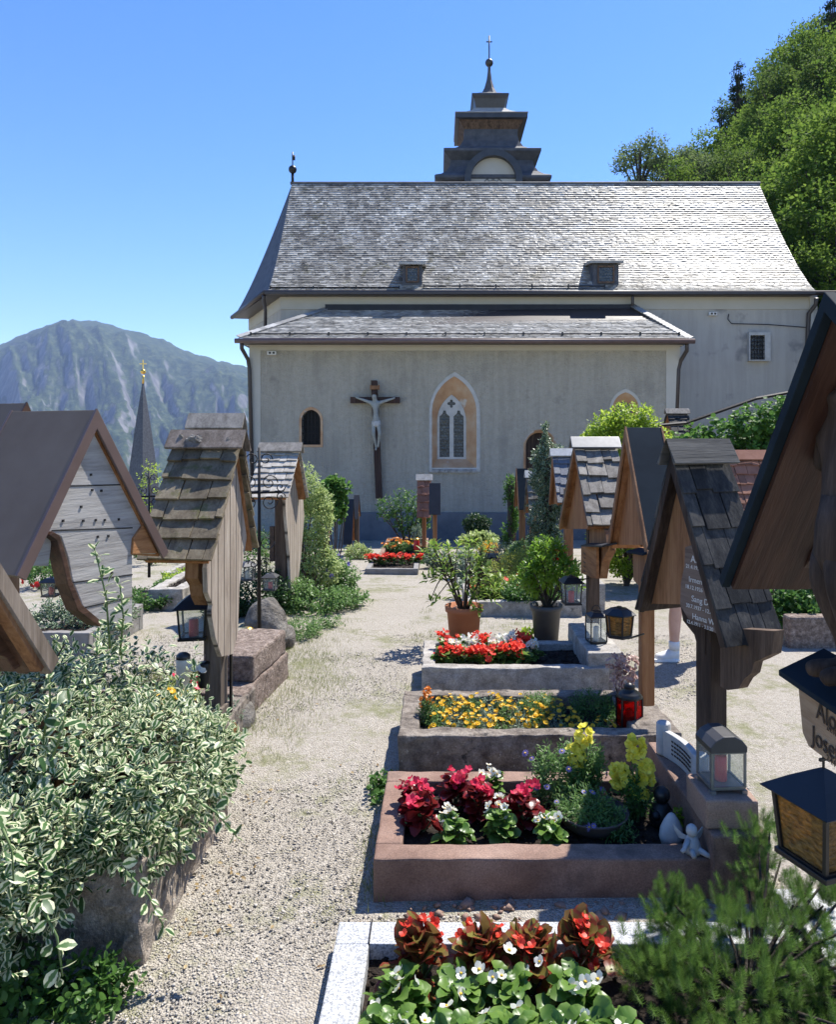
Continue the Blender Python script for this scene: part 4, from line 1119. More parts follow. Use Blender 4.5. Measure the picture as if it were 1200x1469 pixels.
# L0: near roof corner at the lower left
k = Marker('red brown wooden roof corner of the grave marker at the lower left edge', -1.06, 1.52, R(-4), (-105, 660), (-420, 960), (74, 948), .34, 1, G_L)
k.roof_metal(M['w_postgrey'], None, th=.022, lin=M['w_brown'])
mb = MB(); mb.ext(k.chevron(.045, .004), k.F(), -.02, .012); mb.build('barge_board', M['w_postgrey'], k.e, bevel=.003)
mb = MB(); mb.ext(k.chevron(.03, -.024, -.03), k.F(), -.012, .02); mb.build('barge_trim', M['w_mid'], k.e, bevel=.003)
k.board([(-105, 700), (62, 925), (50, 958), (40, 967), (30, 955), (20, 962), (10, 945), (-10, 935), (-60, 930), (-90, 990), (-200, 990)], .05, .08, M['w_brown'], 'gable_board')
k.post(k.pl(-130, 1000)[0], .11, .1, 1.0, .1, M['w_brownv'])
# L2: mossy shingles, upright grey board
k = Marker('tall grave marker with mossy brown shingles and a grey upright plank back', -1.08, 4.0, R(-5), (344, 636), (302, 806), (366, 788), .35, 1, G_L)
k.roof_shingle(M['sh_moss'], 6, .12, .016, cap=M['w_postgrey'], capw=.065, seed=4, rag=.15)
k.board([(338, 655), (352, 715), (356, 760), (350, 800), (344, 840), (342, 905), (335, 938), (318, 942), (309, 915), (303, 880), (305, 868), (298, 850), (297, 815), (302, 790), (322, 700)], .03, .055, M['w_greyv'], 'back_board')
q = k.pl(313, 1000, k.X_(.12)); k.post(q[0], .10, .09, 1.0, .13, M['w_postgrey'])
k.post(q[0] - .015, .12, .12, .22, .13, M['w_postgrey'], name='post_shoe')
mb = MB(); mb.box((k.X_(.065), q[0] + .045, .30), (.012, .018, .42)); mb.build('iron_strap', M['iron'], k.e)
k.board([(300, 806), (285, 806), (284, 830), (290, 840), (292, 855), (298, 868), (304, 868)], .10, .17, M['w_mid'], 'carved_bracket')
L2 = k
mb = MB()
for i in range(14):
    t = rnd.random(); mb.sphere((k.X_(t * k.L), k.pk[0] - .02 - rnd.random() * .03, k.pk[1] + .035 - rnd.random() * .05), rnd.uniform(.012, .03), 7, 5, .25)
mb.build('lichen', M['rock'], k.e)
# L2b behind
k = Marker('upright shingled grave marker just behind the mossy roof, only its top showing', -1.44, 5.3, 0, (344, 607), (322, 720), (358, 715), .33, 1, G_L)
k.roof_shingle(M['sh_moss'], 3, .09, .014, cap=M['sh_grey'], capw=.08, seed=9); k.gable(0, .08, .11, M['w_mid']); k.post(0, .1, .1, 1.3, .2, M['w_brownv'])
# L3
k = Marker('grave marker with bright silvery shingles beside the tall variegated shrub', -1.42, 7.4, R(-3), (429, 645), (412, 715), (441, 715), .37, 1, G_L)
k.roof_shingle(M['sh_pale'], 8, .085, .014, cap=M['sh_grey'], capw=.07, seed=12, lift=.8)
k.board([(426, 660), (434, 700), (437, 740), (432, 800), (426, 850), (418, 858), (416, 800), (411, 745), (408, 700)], .09, .12, M['w_greyv'], 'back_board')
q = k.pl(405, 800, k.X_(.2)); k.post(q[0], .13, .12, 1.3, .2, M['w_brownv']); k.post(q[0] - .02, .10, .14, .3, .2, M['w_postgrey'], name='post_shoe')
mb = MB(); mb.box((k.X_(.30), q[0], .68), (.05, .05, .36)); mb.build('name_board', M['w_brown'], k.e, bevel=.004)
L3 = k
# dark slabs at the far end of the left row
def small_marker(label, px, Y, pytop, pyeave, w, mat, wood, group, grp_x=0.0, L=.3, sgn=1, shing=None, rows=4, hw=None, legs=1, barge=None):
    X = P(px, pytop, Y).x; hw = hw or .36
    k = Marker(label, X, Y, 0, (px, pytop), (px + (-1 if X < 0 else 1) * 5, pyeave), (px - (-1 if X < 0 else 1) * 4, pyeave), L, sgn, group)
    zp = P(px, pytop, Y).z - k.g; ze = P(px, pyeave, Y).z - k.g
    k.pk = (0, zp); k.nr = (-hw, ze); k.fr = (hw, ze)
    if shing: k.roof_shingle(shing, rows, .1, .014, cap=mat, capw=.06, seed=int(px))
    else: k.roof_metal(mat, barge, th=.016, trimh=.04)
    k.gable(0, .06, .085, wood)
    if legs == 1: k.post(0, .09, .09, ze + .1, L / 2, wood)
    else:
        for sy in (-1, 1): k.post(sy * hw * .5, .07, .07, ze + .15, L / 2, wood)
    return k
small_marker('narrow grave marker with dark slate coloured sheet roof at the path end', 508, 13.2, 716, 778, 0, M['roof_black'], M['w_orange'], G_L, L=.16, hw=.30)
small_marker('dark sheet roofed grave marker standing right behind its twin at the wall', 516, 14.6, 710, 742, 0, M['roof_black'], M['w_brownv'], G_L, L=.11, hw=.30)
small_marker('pale wooden grave marker post beside the green shrub at the path end', 474, 12.4, 735, 765, 0, M['sh_grey'], M['w_orange'], G_L, L=.12, hw=.16)

# R1: the nearest roof on the right
k = Marker('nearest grave marker with a huge dark roof, carved figure and lettered name board', .8, 1.48, 0, (1197, 443), (1560, 842), (1046, 840), .40, -1, G_R)
mb = MB(); mb.ext(k.chevron(.022, .024), k.F(), -.012, k.L); mb.build('roof', M['roof_blue'], k.e, bevel=.003)
mb = MB(); mb.ext(k.chevron(.02, .002, -.006), k.F(), .004, k.L - .004); mb.build('roof_lining', M['w_barge'], k.e)
mb = MB(); mb.ext(k.chevron(.03, .0245, .002), k.F(), -.020, .003); mb.build('barge_trim', M['roof_blue'], k.e, bevel=.002)
k.board([(1207, 480), (1052, 838), (1128, 846), (1165, 800), (1172, 776), (1162, 752), (1193, 700), (1215, 640), (1290, 640), (1330, 760), (1330, 850), (1400, 846), (1360, 700)], .17, .21, M['w_barge'], 'carved_gable')
k.post(-.20, .12, .12, 1.6, .16 + .12, M['w_dark'])
mb = MB(); xa = k.X_(.05)
q0 = k.pl(1144, 976, xa); q1 = k.pl(1300, 1030, xa); ql = [k.pl(1144, 976, xa), k.pl(1151, 1050, xa), k.pl(1160, 1071, xa), k.pl(1240, 1130, xa), k.pl(1400, 1130, xa), k.pl(1420, 1035, xa), (k.pl(1420, 1035, xa)[0], k.pl(1144, 976, xa)[1])]
mb.ext([(a, b) for a, b in ql], k.F(), .05, .085); pb = mb.build('name_board', M['w_plaque'], k.e, bevel=.004)
yl = ql[0][0]; zt = ql[0][1]
mtx = lambda y, z: Matrix(((0, 0, -1, k.X_(.047)), (-1, 0, 0, y), (0, 1, 0, z), (0, 0, 0, 1)))
for i, (tx, sz, dy, dz) in enumerate((('Alois', .058, 1171, 1029), ('24.10.1955', .02, 1186, 1046), ('Josefa', .058, 1165, 1064), ('2.4.1954', .02, 1186, 1090))):
    text_mesh('lettering', tx, sz, M['dark_t'], pb, mtx(*k.pl(dy, dz, k.X_(.047))), ext=.0005)
mb = MB(); y2 = ql[5][0]
mb.hexa([(k.X_(.02), yl + .03, zt + .002), (k.X_(.02), y2, zt + .002), (k.X_(.14), y2, zt + .045), (k.X_(.14), yl + .05, zt + .045), (k.X_(.02), yl + .03, zt + .016), (k.X_(.02), y2, zt + .016), (k.X_(.14), y2, zt + .063), (k.X_(.14), yl + .05, zt + .063)])
mb.build('board_roof', M['roof_blue'], k.e, bevel=.002)
# carved figure above the name board
def J3(x, y, z, r): return (x, y, z, r)
fy = k.pl(1212, 980, k.X_(.08))[0]; fx = k.X_(.09); fz = zt + .06
J = [J3(fx, fy, fz + 0.350, .055), J3(fx, fy, fz + 0.448, .05), J3(fx, fy, fz + 0.532, .058), J3(fx, fy, fz + 0.588, .03), J3(fx - .02, fy, fz + 0.630, .05),
     J3(fx - .05, fy + .01, fz + 0.210, .038), J3(fx, fy, fz + 0.070, .027), J3(fx - .01, fy, fz + 0.021, .02), J3(fx - .09, fy + .015, fz + 0.008, .022),
     J3(fx - .05, fy - .06, fz + 0.210, .038), J3(fx, fy - .04, fz + 0.070, .027), J3(fx - .01, fy - .045, fz + 0.021, .02), J3(fx - .09, fy - .05, fz + 0.008, .022),
     J3(fx, fy + .08, fz + 0.518, .03), J3(fx, fy + .11, fz + 0.434, .024), J3(fx, fy - .08, fz + 0.518, .03), J3(fx, fy - .11, fz + 0.434, .024)]
skin('carved_figure', k.e, M['w_dark'], J, [(0, 1), (1, 2), (2, 3), (3, 4), (0, 5), (5, 6), (6, 7), (7, 8), (0, 9), (9, 10), (10, 11), (11, 12), (2, 13), (13, 14), (2, 15), (15, 16)])
mb = MB(); mb.smooth = True; mb.lathe([(.065, -.11), (.08, -.07), (.075, 0), (.062, .06)], (fx, fy - .02, fz + .33), 12); mb.build('loincloth', M['w_dark'], k.e)
R1 = k
# R2: dark shingles with the white lettered plate
k = Marker('weathered grave marker with cracked dark shingles and a white lettered name plate', 1.03, 3.2, R(22), (966, 652), (1044, 928), (917, 874), .28, -1, G_R)
k.roof_shingle(M['sh_dark'], 5, .12, .012, lining=M['w_dark'], cap=M['w_darkgrey'], capw=.06, barge=M['w_dark'], bargeh=.032, seed=22, lift=.3, rag=.12)
k.board([(966, 700), (955, 735), (951, 765), (947, 800), (938, 830), (935, 866), (982, 867), (985, 820), (1000, 790), (1010, 780), (998, 740), (980, 700)], .05, .08, M['w_mid'], 'gable_board')
pts = [(983, 785), (996, 781), (1006, 800), (1040, 915), (988, 888), (976, 868), (977, 836), (982, 812)]
npb = k.board(pts, .02, .038, M['w_nplate'], 'name_plate')
pq = k.pls([(985, 800), (1000, 915)], k.X_(.02)); yl = pq[0][0]
for i, (tx, sz, px, py) in enumerate((('Alo', .042, 992, 806), ('21.4.1930', .024, 985, 814), ('Irmentrau', .034, 989, 834), ('18.12.1926', .024, 984, 843), ('Sang D', .036, 993, 862), ('30.7.1937 - 12.6', .024, 985, 870), ('Hanna Wirk', .034, 994, 887), ('12.4.1911 - 3.3.20', .022, 986, 893))):
    y, z = k.pl(px, py, k.X_(.02)); sk = -.10
    text_mesh('lettering', tx, sz, M['white_t'], npb, Matrix(((0, 0, -1, k.X_(.0185)), (-1.0, 0, 0, y), (0, 1, 0, z), (0, 0, 0, 1))), ext=.0005)
k.board([(976, 866), (1012, 900), (1012, 940), (1002, 932), (996, 910), (980, 890)], .07, .11, M['w_dark'], 'carved_bracket')
k.board([(1034, 900), (1112, 905), (1108, 938), (1092, 946), (1082, 950), (1078, 966), (1068, 974), (1060, 988), (1044, 990), (1034, 985)], .09, .14, M['w_brownv'], 'carved_bracket')
q = k.pl(1021, 1000, k.X_(.12)); k.post(q[0], .092, .09, 1.2, .12, M['w_dark'], zbot=0)
R2 = k
# R3: blue metal roof, carved orange board
k = Marker('grave marker with a steep dark blue metal roof over a carved orange board', 1.14, 4.45, 0, (898, 613), (931, 796), (873, 783), .22, -1, G_R)
k.roof_metal(M['roof_blue'], M['w_mid'], th=.018, trimh=.05)
k.board([(898, 650), (878, 770), (877, 782), (924, 782), (927, 760), (914, 700)], .05, .08, M['w_orange'], 'gable_board')
mb = MB()
for i in range(9):
    y, z = k.pl(894 - i * 2.2, 664 + i * 12, k.X_(.03)); mb.box((k.X_(.035), y, z), (.03, .03, .03), Euler((.6, .3, 0)).to_matrix())
mb.build('carved_edge', M['w_brownv'], k.e, bevel=.004)
q = k.pl(928, 950, k.X_(.12)); k.post(q[0], .075, .08, 1.0, .12, M['w_orange'])
pp = k.board([(908, 793), (927, 796), (925, 846), (918, 842), (909, 832)], .0, .02, M['w_mid'], 'name_plate')
mb = MB(); c = k.pls([(906, 793), (930, 797)], 0); mb.hexa([(k.X_(-.03), c[0][0], c[0][1]), (k.X_(-.03), c[1][0], c[1][1]), (k.X_(.05), c[1][0], c[1][1] + .02), (k.X_(.05), c[0][0], c[0][1] + .02), (k.X_(-.03), c[0][0], c[0][1] + .012), (k.X_(-.03), c[1][0], c[1][1] + .012), (k.X_(.05), c[1][0], c[1][1] + .032), (k.X_(.05), c[0][0], c[0][1] + .032)]); mb.build('plate_roof', M['roof_blue'], k.e)
R3 = k
# R4
k = Marker('grave marker with grey curled shingles, a zinc ridge and an orange plank gable', 1.06, 5.6, 0, (826, 640), (846, 756), (804, 756), .30, -1, G_R)
k.roof_shingle(M['sh_grey'], 5, .11, .015, cap=M['silver'], capw=.06, barge=M['w_mid'], bargeh=.035, seed=31, lift=1.3, rag=.3)
k.gable(0, .05, .08, M['w_orange'])
q = k.pl(851, 850, k.X_(.14)); k.post(q[0], .085, .09, 1.25, .14, M['w_brownv'], name='post')
k.board([(846, 752), (868, 760), (872, 790), (864, 806), (860, 830), (846, 828)], .10, .16, M['w_mid'], 'carved_bracket')
npb = k.board([(834, 783), (856, 784), (856, 830), (848, 828), (834, 822)], .06, .08, M['w_orangey'], 'name_plate')
mb = MB()
for i in range(5):
    y, z = k.pl(838, 793 + i * 6.2, k.X_(.06)); mb.box((k.X_(.0585), y - .035, z), (.003, .07 - .012 * (i % 2), .008))
mb.build('lettering', M['dark_t'], npb)
mb = MB(); c = k.pls([(830, 784), (860, 785)], 0); mb.hexa([(k.X_(.02), c[0][0], c[0][1]), (k.X_(.02), c[1][0], c[1][1]), (k.X_(.12), c[1][0], c[1][1] + .02), (k.X_(.12), c[0][0], c[0][1] + .02), (k.X_(.02), c[0][0], c[0][1] + .012), (k.X_(.02), c[1][0], c[1][1] + .012), (k.X_(.12), c[1][0], c[1][1] + .032), (k.X_(.12), c[0][0], c[0][1] + .032)]); mb.build('plate_roof', M['roof_black'], k.e)
R4 = k
# R5
k = Marker('grave marker with blue slates and a white ridge strip behind the zinc ridged one', 1.32, 8.3, 0, (794, 652), (802, 722), (789, 722), .27, -1, G_R)
k.roof_shingle(M['sh_slate'], 5, .1, .012, cap=M['white_s'], capw=.05, barge=M['w_orange'], bargeh=.05, seed=41, lift=.7)
k.gable(0, .04, .07, M['w_orange']); q = k.pl(816, 790, k.X_(.1)); k.post(q[0], .10, .09, 1.25, .1, M['w_orange'])
R5 = k
small_marker('far grave marker with a dark sheet roof between the two ivy pillars', 741, 11.2, 672, 728, 0, M['roof_blue'], M['w_mid'], G_R, L=.18, sgn=-1, hw=.34, barge=M['w_mid'])
small_marker('far grave marker with banded grey shingles touching the ivy pillar', 757, 10.3, 682, 738, 0, M['white_s'], M['w_orange'], G_R, L=.16, sgn=-1, shing=M['sh_grey'], rows=5, hw=.32)
small_marker('farthest grave marker with a small dark rounded roof by the church wall', 731, 13.0, 684, 716, 0, M['roof_black'], M['w_brown'], G_R, L=.14, sgn=-1, hw=.22, barge=M['w_brown'])
# centre pair near the wall
small_marker('centre grave marker with salmon wooden shingles before the church wall', 600, 13.0, 686, 740, 0, M['sh_pale'], M['w_orange'], 'grave markers before the gothic window', L=.22, sgn=-1, shing=M['sh_red'], rows=5, hw=.30, legs=2)
small_marker('centre grave marker with a dark sheet roof and slim orange posts before the church wall', 616, 12.2, 693, 736, 0, M['roof_black'], M['w_orange'], 'grave markers before the gothic window', L=.19, sgn=-1, hw=.26, legs=2)
# tiled roof and shingled roof glimpsed on the right
k = Marker('grave marker with a red tiled roof glimpsed under the ivy wall', 3.1, 7.2, 0, (1045, 655), (1062, 735), (1030, 735), .75, -1, G_R)
k.roof_shingle(M['sh_red'], 6, .13, .014, cap=M['sh_red'], capw=.06, barge=M['w_orange'], seed=51); k.gable(0, .05, .08, M['w_orange']); k.post(0, .1, .1, 1.1, .2, M['w_brownv'])
k = Marker('grave marker with dark shingles peeping out behind the yellow green shrub', 3.9, 12.5, 0, (958, 592), (967, 628), (948, 628), .33, -1, G_R)
k.roof_shingle(M['sh_dark'], 4, .12, .014, cap=M['sh_grey'], capw=.06, seed=61); k.gable(0, .05, .08, M['w_mid']); k.post(0, .1, .1, 1.9, .2, M['w_brownv'])

# ------------------------------------------------------------------ wrought iron crosses
def iron_cross(label, px, py0, py1, Y, seed, gate=0):
    b = P(px, py1, Y); t = P(px - 3, py0, Y); h = t.z - b.z
    e = empty('iron_cross', label, 'iron cross', (b.x, b.y, b.z), R(25), 'wrought iron grave crosses')
    mb = MB(); mb.smooth = True; mb.tube([(0, 0, -.1), (0, 0, h * .5), (-.0, 0, h)], [.016, .013, .009], 6); mb.build('shaft', M['iron'], e)
    mb = MB(); mb.smooth = True; zc = h * .74; w = h * .13
    mb.tube([(-w, 0, zc), (w, 0, zc)], .011, 6); mb.build('crossbar', M['iron'], e)
    def scroll(cx, cz, r, a0, turns, sg, r1=.15):
        pts = []
        for i in range(26):
            u = i / 25; a = a0 + sg * turns * 2 * math.pi * u; rr = r * (1 - (1 - r1) * u)
            pts.append((cx + rr * math.cos(a), .0, cz + rr * math.sin(a)))
        mb = MB(); mb.smooth = True; mb.tube(pts, .0042, 5); mb.build('scroll', M['iron'], e)
    for sx in (-1, 1):
        for sz in (-1, 1):
            scroll(sx * w * .45, zc + sz * w * .42, w * .38, math.pi / 2 * (1 - sx), 1.4, sx * sz)
            scroll(sx * w * .95, zc + sz * w * .22, w * .22, math.pi / 2 * (1 - sx), 1.3, -sx * sz)
        scroll(sx * w * .3, h * .93, w * .3, math.pi / 2 * (1 - sx), 1.3, sx)
        scroll(sx * w * .35, h * .45, w * .35, math.pi / 2 * (1 - sx), 1.5, -sx)
        scroll(sx * w * .25, h * .33, w * .25, math.pi / 2 * (1 - sx), 1.5, sx)
    return e
iron_cross('tall slender wrought iron cross with scrolls rising from the rock', 372, 642, 890, 5.6, 1)
iron_cross('ornate wrought iron cross seen between the two left roofs', 214, 676, 815, 8.0, 2)
# ------------------------------------------------------------------ graves
AMP = {'dark_conglomerate': .011, 'grey_conglomerate': .009, 'pink_stone': .004, 'pink_stone_block': .003, 'old_bed_stone': .022, 'kerb_concrete': .006, 'brown_conglomerate': .007, 'pale_granite': .0012}
def grave(label, x0, x1, y0, y1, h, bw, mat, soil=.7, rz=0.0, group='kerbed grave beds', slope=True, bev=.008, right=None, joints=True):
    cx, cy = (x0 + x1) / 2, (y0 + y1) / 2
    g = min(gz(cx, y0), gz(cx, y1)); zt = gz(cx, cy) + h - g
    e = empty('grave_bed', label, 'grave', (cx, cy, g), rz, group)
    hx, hy = (x1 - x0) / 2, (y1 - y0) / 2
    z0 = -.06
    def b(xa, xb, ya, yb, zz=zt, m=mat, nm='kerb_stone'):
        mb = MB(); mb.rbox(((xa + xb) / 2, (ya + yb) / 2, (z0 + zz) / 2), (xb - xa, yb - ya, zz - z0), .03, AMP.get(m.name, .003), org=e.location); return mb.build(nm, m, e, bevel=bev)
    b(-hx, hx, -hy, -hy + bw); b(-hx, hx, hy - bw, hy, zt - .004)
    b(-hx, -hx + bw, -hy + bw + .002, hy - bw - .002, zt - .002); b(hx - bw, hx, -hy + bw + .002, hy - bw - .002, zt - .003, right or mat)
    n = 26; V = []; F = []
    zs = zt * soil if soil < 1 else zt - .01
    for j in range(n + 1):
        for i in range(n + 1):
            x = -hx + bw * .6 + (2 * hx - 1.2 * bw) * i / n; y = -hy + bw * .6 + (2 * hy - 1.2 * bw) * j / n
            V.append((x, y, zs + rnd.uniform(-.007, .007) + .012 * math.sin(9 * x + 3) * math.sin(11 * y)))
    for j in range(n):
        for i in range(n): F.append((j * (n + 1) + i, j * (n + 1) + i + 1, (j + 1) * (n + 1) + i + 1, (j + 1) * (n + 1) + i))
    npmesh('soil', V, F, M['soil'], e)
    # crumbs of earth
    k = int(420 * (2 * hx) * (2 * hy))
    pos = np.stack([rng.uniform(-hx + bw, hx - bw, k), rng.uniform(-hy + bw, hy - bw, k), np.full(k, zs + .006)], -1)
    crumbs('earth_crumbs', pos, rng.uniform(.005, .015, k), M['soil'], e)
    e['top'] = g + zt; e['soilz'] = g + zs
    return e
OCT_V = np.array([(1, 0, 0), (-1, 0, 0), (0, 1, 0), (0, -1, 0), (0, 0, .65), (0, 0, -.65)], float)
OCT_F = np.array([(0, 2, 4), (2, 1, 4), (1, 3, 4), (3, 0, 4), (2, 0, 5), (1, 2, 5), (3, 1, 5), (0, 3, 5)])
def crumbs(name, pos, size, mat, parent=None, stuff=True, jit=.3):
    n = len(pos)
    V = OCT_V[None] * (1 + rng.uniform(-jit, jit, (n, 6, 1)))
    a = rng.uniform(0, 6.28, n); c, s = np.cos(a)[:, None], np.sin(a)[:, None]
    el = rng.uniform(.65, 1.0, n)[:, None]
    x = V[:, :, 0]; y = V[:, :, 1] * el
    tl = rng.uniform(-.5, .5, n)[:, None]
    z = V[:, :, 2] + tl * x
    W = np.stack([x * c - y * s, x * s + y * c, z], -1) * size[:, None, None] + pos[:, None, :]
    F = (OCT_F[None] + (np.arange(n) * 6)[:, None, None]).reshape(-1, 3)
    o = npmesh(name, W.reshape(-1, 3), F, mat, parent, smooth=False)
    if stuff: o['kind'] = 'stuff'
    return o
def block(e, nm, x0, x1, y0, y1, z0, z1, mat, bev=.008, origin=None):
    o = Vector(e.location)
    mb = MB(); mb.rbox(((x0 + x1) / 2 - o.x, (y0 + y1) / 2 - o.y, (z0 + z1) / 2 - o.z), (x1 - x0, y1 - y0, z1 - z0), .03, AMP.get(mat.name, .003), org=o); return mb.build(nm, mat, e, bevel=bev)

G0 = grave('grave bed edged in pale speckled granite with bronze leaved begonias', -.325, 1.32, 1.30, 2.39, .085, .107, M['granite'], soil=.35, bev=.005)
mb = MB(); mb.box((-.2185 - G0.location.x, 2.337 - G0.location.y, .075), (.004, .11, .025)); mb.build('joint', M['dark'], G0)
G1 = grave('grave bed framed in pinkish brown stone with red and white begonias', -.235, 1.13, 2.63, 3.34, .148, .10, M['pink'], soil=.62)
block(G1, 'headstone_base', .975, 1.175, 2.60, 3.42, .0, .245, M['pink'], .01)
block(G1, 'pedestal', .965, 1.155, 2.64, 2.86, .246, .352, M['pink2'], .008)
G2 = grave('grave bed framed in dark conglomerate stone with golden marigolds', -.20, 1.08, 3.60, 4.27, .20, .10, M['darkstone'], soil=.7)
block(G2, 'headstone_base', 1.0, 1.20, 3.62, 4.0, .0, .203, M['darkstone'])
G3 = grave('grave bed framed in grey stone with red and white begonias beside bare soil', -.11, 1.10, 4.71, 5.38, .20, .085, M['greystone'], soil=.72)
block(G3, 'headstone_base', .97, 1.20, 4.74, 5.52, .0, .275, M['greystone'], .01)
def bedpx(label, pxl, pxr, pyf, pyb, h, mat, bw=.08, soil=.7, **kw):
    a = on_z(pxl, pyf, gz(0, 8) + h)
    for _ in range(8): a = on_z(pxl, pyf, gz(a.x, a.y) + h)
    b = on_z(pxr, pyf, a.z); c = on_z(pxl, pyb, a.z)
    for _ in range(8): c = on_z(pxl, pyb, gz(c.x, c.y) + h)
    return grave(label, a.x, b.x, a.y, c.y, h, bw, mat, soil, **kw)
G4 = bedpx('low grave bed of pale stone behind the two potted shrubs', 668, 835, 860, 838, .17, M['greystone'])
block(G4, 'headstone_base', G4.location.x + .55, G4.location.x + .85, G4.location.y - .3, G4.location.y + .3, gz(0, 7) - .05, gz(0, 7) + .28, M['greystone'])
G5 = bedpx('pale stone grave bed in front of the golden juniper', 672, 808, 828, 800, .12, M['greystone'])
G6 = bedpx('grave bed with hostas nearest the church on the right row', 655, 730, 776, 764, .10, M['greystone'])
G7 = bedpx('low grave bed with a row of coral begonias at the middle of the path end', 524, 600, 812, 800, .12, M['concrete'], bw=.07)
G8 = bedpx('raised pinkish grave bed with mixed orange flowers before the church wall', 540, 612, 793, 779, .16, M['pink'], bw=.07)
G9 = bedpx('short grave bed with a timber kerb on the right hand path', 885, 940, 793, 783, .15, M['pink'], bw=.07)
# beds of the left row
GL1 = grave('long raised bed edged in rough grey stone under the variegated shrub', -2.5, -.93, 2.30, 3.25, .34, .10, M['oldstone'], soil=.9, bev=.025)
GL2 = grave('grave bed with yellow flowers and candles left of the mossy roofed marker', -2.35, -1.12, 3.5, 4.45, .16, .10, M['darkstone'], soil=.75)
# steps of brown conglomerate beside the path
sb = empty('stone_plinth', 'stepped plinth of brown conglomerate blocks at the edge of the path', 'stone plinth', (-1.2, 4.8, 0), R(-6))
def sblk(pxl, pyt, pxr, pyb, d, zt=None):
    a = G(pxl, pyb)
    return a
def blk(x0, x1, y0, y1, z0, z1): block(sb, 'plinth_block', x0, x1, y0, y1, z0, z1, M['redrock'], .015)
blk(-1.36, -1.09, 4.28, 5.15, -.05, .17); blk(-1.42, -1.10, 4.48, 5.12, .171, .335)
def rock(name, label, c, r, mat, seed, sc3=(1, 1, .8), cat='rock', group=None, n=18, m=12):
    rr = np.random.default_rng(seed)
    V = []; F = []
    for i in range(m + 1):
        th = math.pi * i / m
        for k in range(n):
            ph = 2 * math.pi * k / n; V.append((math.sin(th) * math.cos(ph), math.sin(th) * math.sin(ph), math.cos(th)))
    V = np.array(V); f = 1 + .28 * lump(V, seed, 2.2) + .18 * lump(V, seed + 1, 5) + .10 * lump(V, seed + 2, 11)
    V = V * f[:, None] * r * np.array(sc3)
    for i in range(m):
        for k in range(n):
            k2 = (k + 1) % n; F.append((i * n + k, (i + 1) * n + k, (i + 1) * n + k2, i * n + k2))
    o = npmesh(name, V, F, mat); o.location = c
    s = o.modifiers.new('sub', 'SUBSURF'); s.levels = 1; s.render_levels = 1
    return tag(o, label, cat, group)
c = G(384, 935); rock('rock_base', 'rough block of grey tufa rock carrying the slender iron cross', (c.x - .02, c.y + .05, .15), .22, M['rock'], 5, (.75, .8, 1.1))
c = G(398, 930); rock('rock_base', 'smaller tufa rock leaning on the cross base at the path edge', (c.x + .03, c.y + .02, .06), .13, M['rock'], 8, (.8, 1.4, 1.0))
c = G(330, 1075); rock('boulder', 'orange mossy boulder at the path edge under the mossy roofed marker', (c.x - .06, c.y, .04), .13, M['moss'], 11, (.8, 1.6, .85))
c = G(344, 1050); rock('boulder', 'pale lichen covered boulder right behind the orange mossy one', (c.x - .05, c.y + .12, .03), .12, M['rock'], 14, (.9, 1.4, .8))
c = G(305, 1110); rock('boulder', 'mossy boulder nearest the variegated shrub', (c.x - .02, c.y, .05), .12, M['moss'], 17, (.8, 1.2, .9))
# background beds left
GB1 = bedpx('grey stepped stone grave behind the mossy roofed marker on the left path', 212, 262, 842, 822, .24, M['greystone'], bw=.12, soil=.9)
GB2 = bedpx('low brown edged grave bed on the left path in front of the stepped grey grave', 150, 208, 862, 846, .08, M['darkstone'], bw=.08)
GB3 = bedpx('grave bed with bare timber boards under the ivy mound', 36, 128, 905, 868, .22, M['concrete'], bw=.08, soil=.95)
GB4 = bedpx('grave bed with flowers far back on the left path', 232, 300, 818, 806, .14, M['greystone'], bw=.08)
GB5 = bedpx('grave bed with clipped greenery at the far left path edge', -40, 60, 806, 793, .14, M['greystone'], bw=.08)
ks = [(30, 1000, 90), (20, 960, 60)]
mb = MB(); a = G(36, 1000); mb.box((0, 0, .10), (.9, .08, .24)); o = mb.build('kerb_stone', M['redrock'], None, bevel=.01); o.location = (a.x + .05, a.y - .05, 0); o.rotation_euler = (0, 0, R(20)); tag(o, 'reddish kerb stone showing behind the variegated shrub on the left', 'kerb stone')
# slab at the lower right and kerb of the right planting
gp = empty('granite_plinth', 'flat pale granite plinth at the lower right beside the pine', 'granite plinth', (1.38, 2.2, 0))
block(gp, 'slab', 1.15, 1.62, 1.7, 2.52, -.05, .11, M['granite'])
def far_kerb(label, px0, px1, py, h, Y):
    a = P(px0, py, Y); b = P(px1, py, Y); g = gz(0, Y)
    mb = MB(); mb.box(((a.x + b.x) / 2, Y, g + h / 2 - .03), (b.x - a.x, .14, h + .06)); tag(mb.build('kerb_wall', M['redrock'], None, bevel=.02), label, 'low wall')
far_kerb('low brown stone wall in front of the leafy plants on the right', 1128, 1290, 915, .26, 6.0)

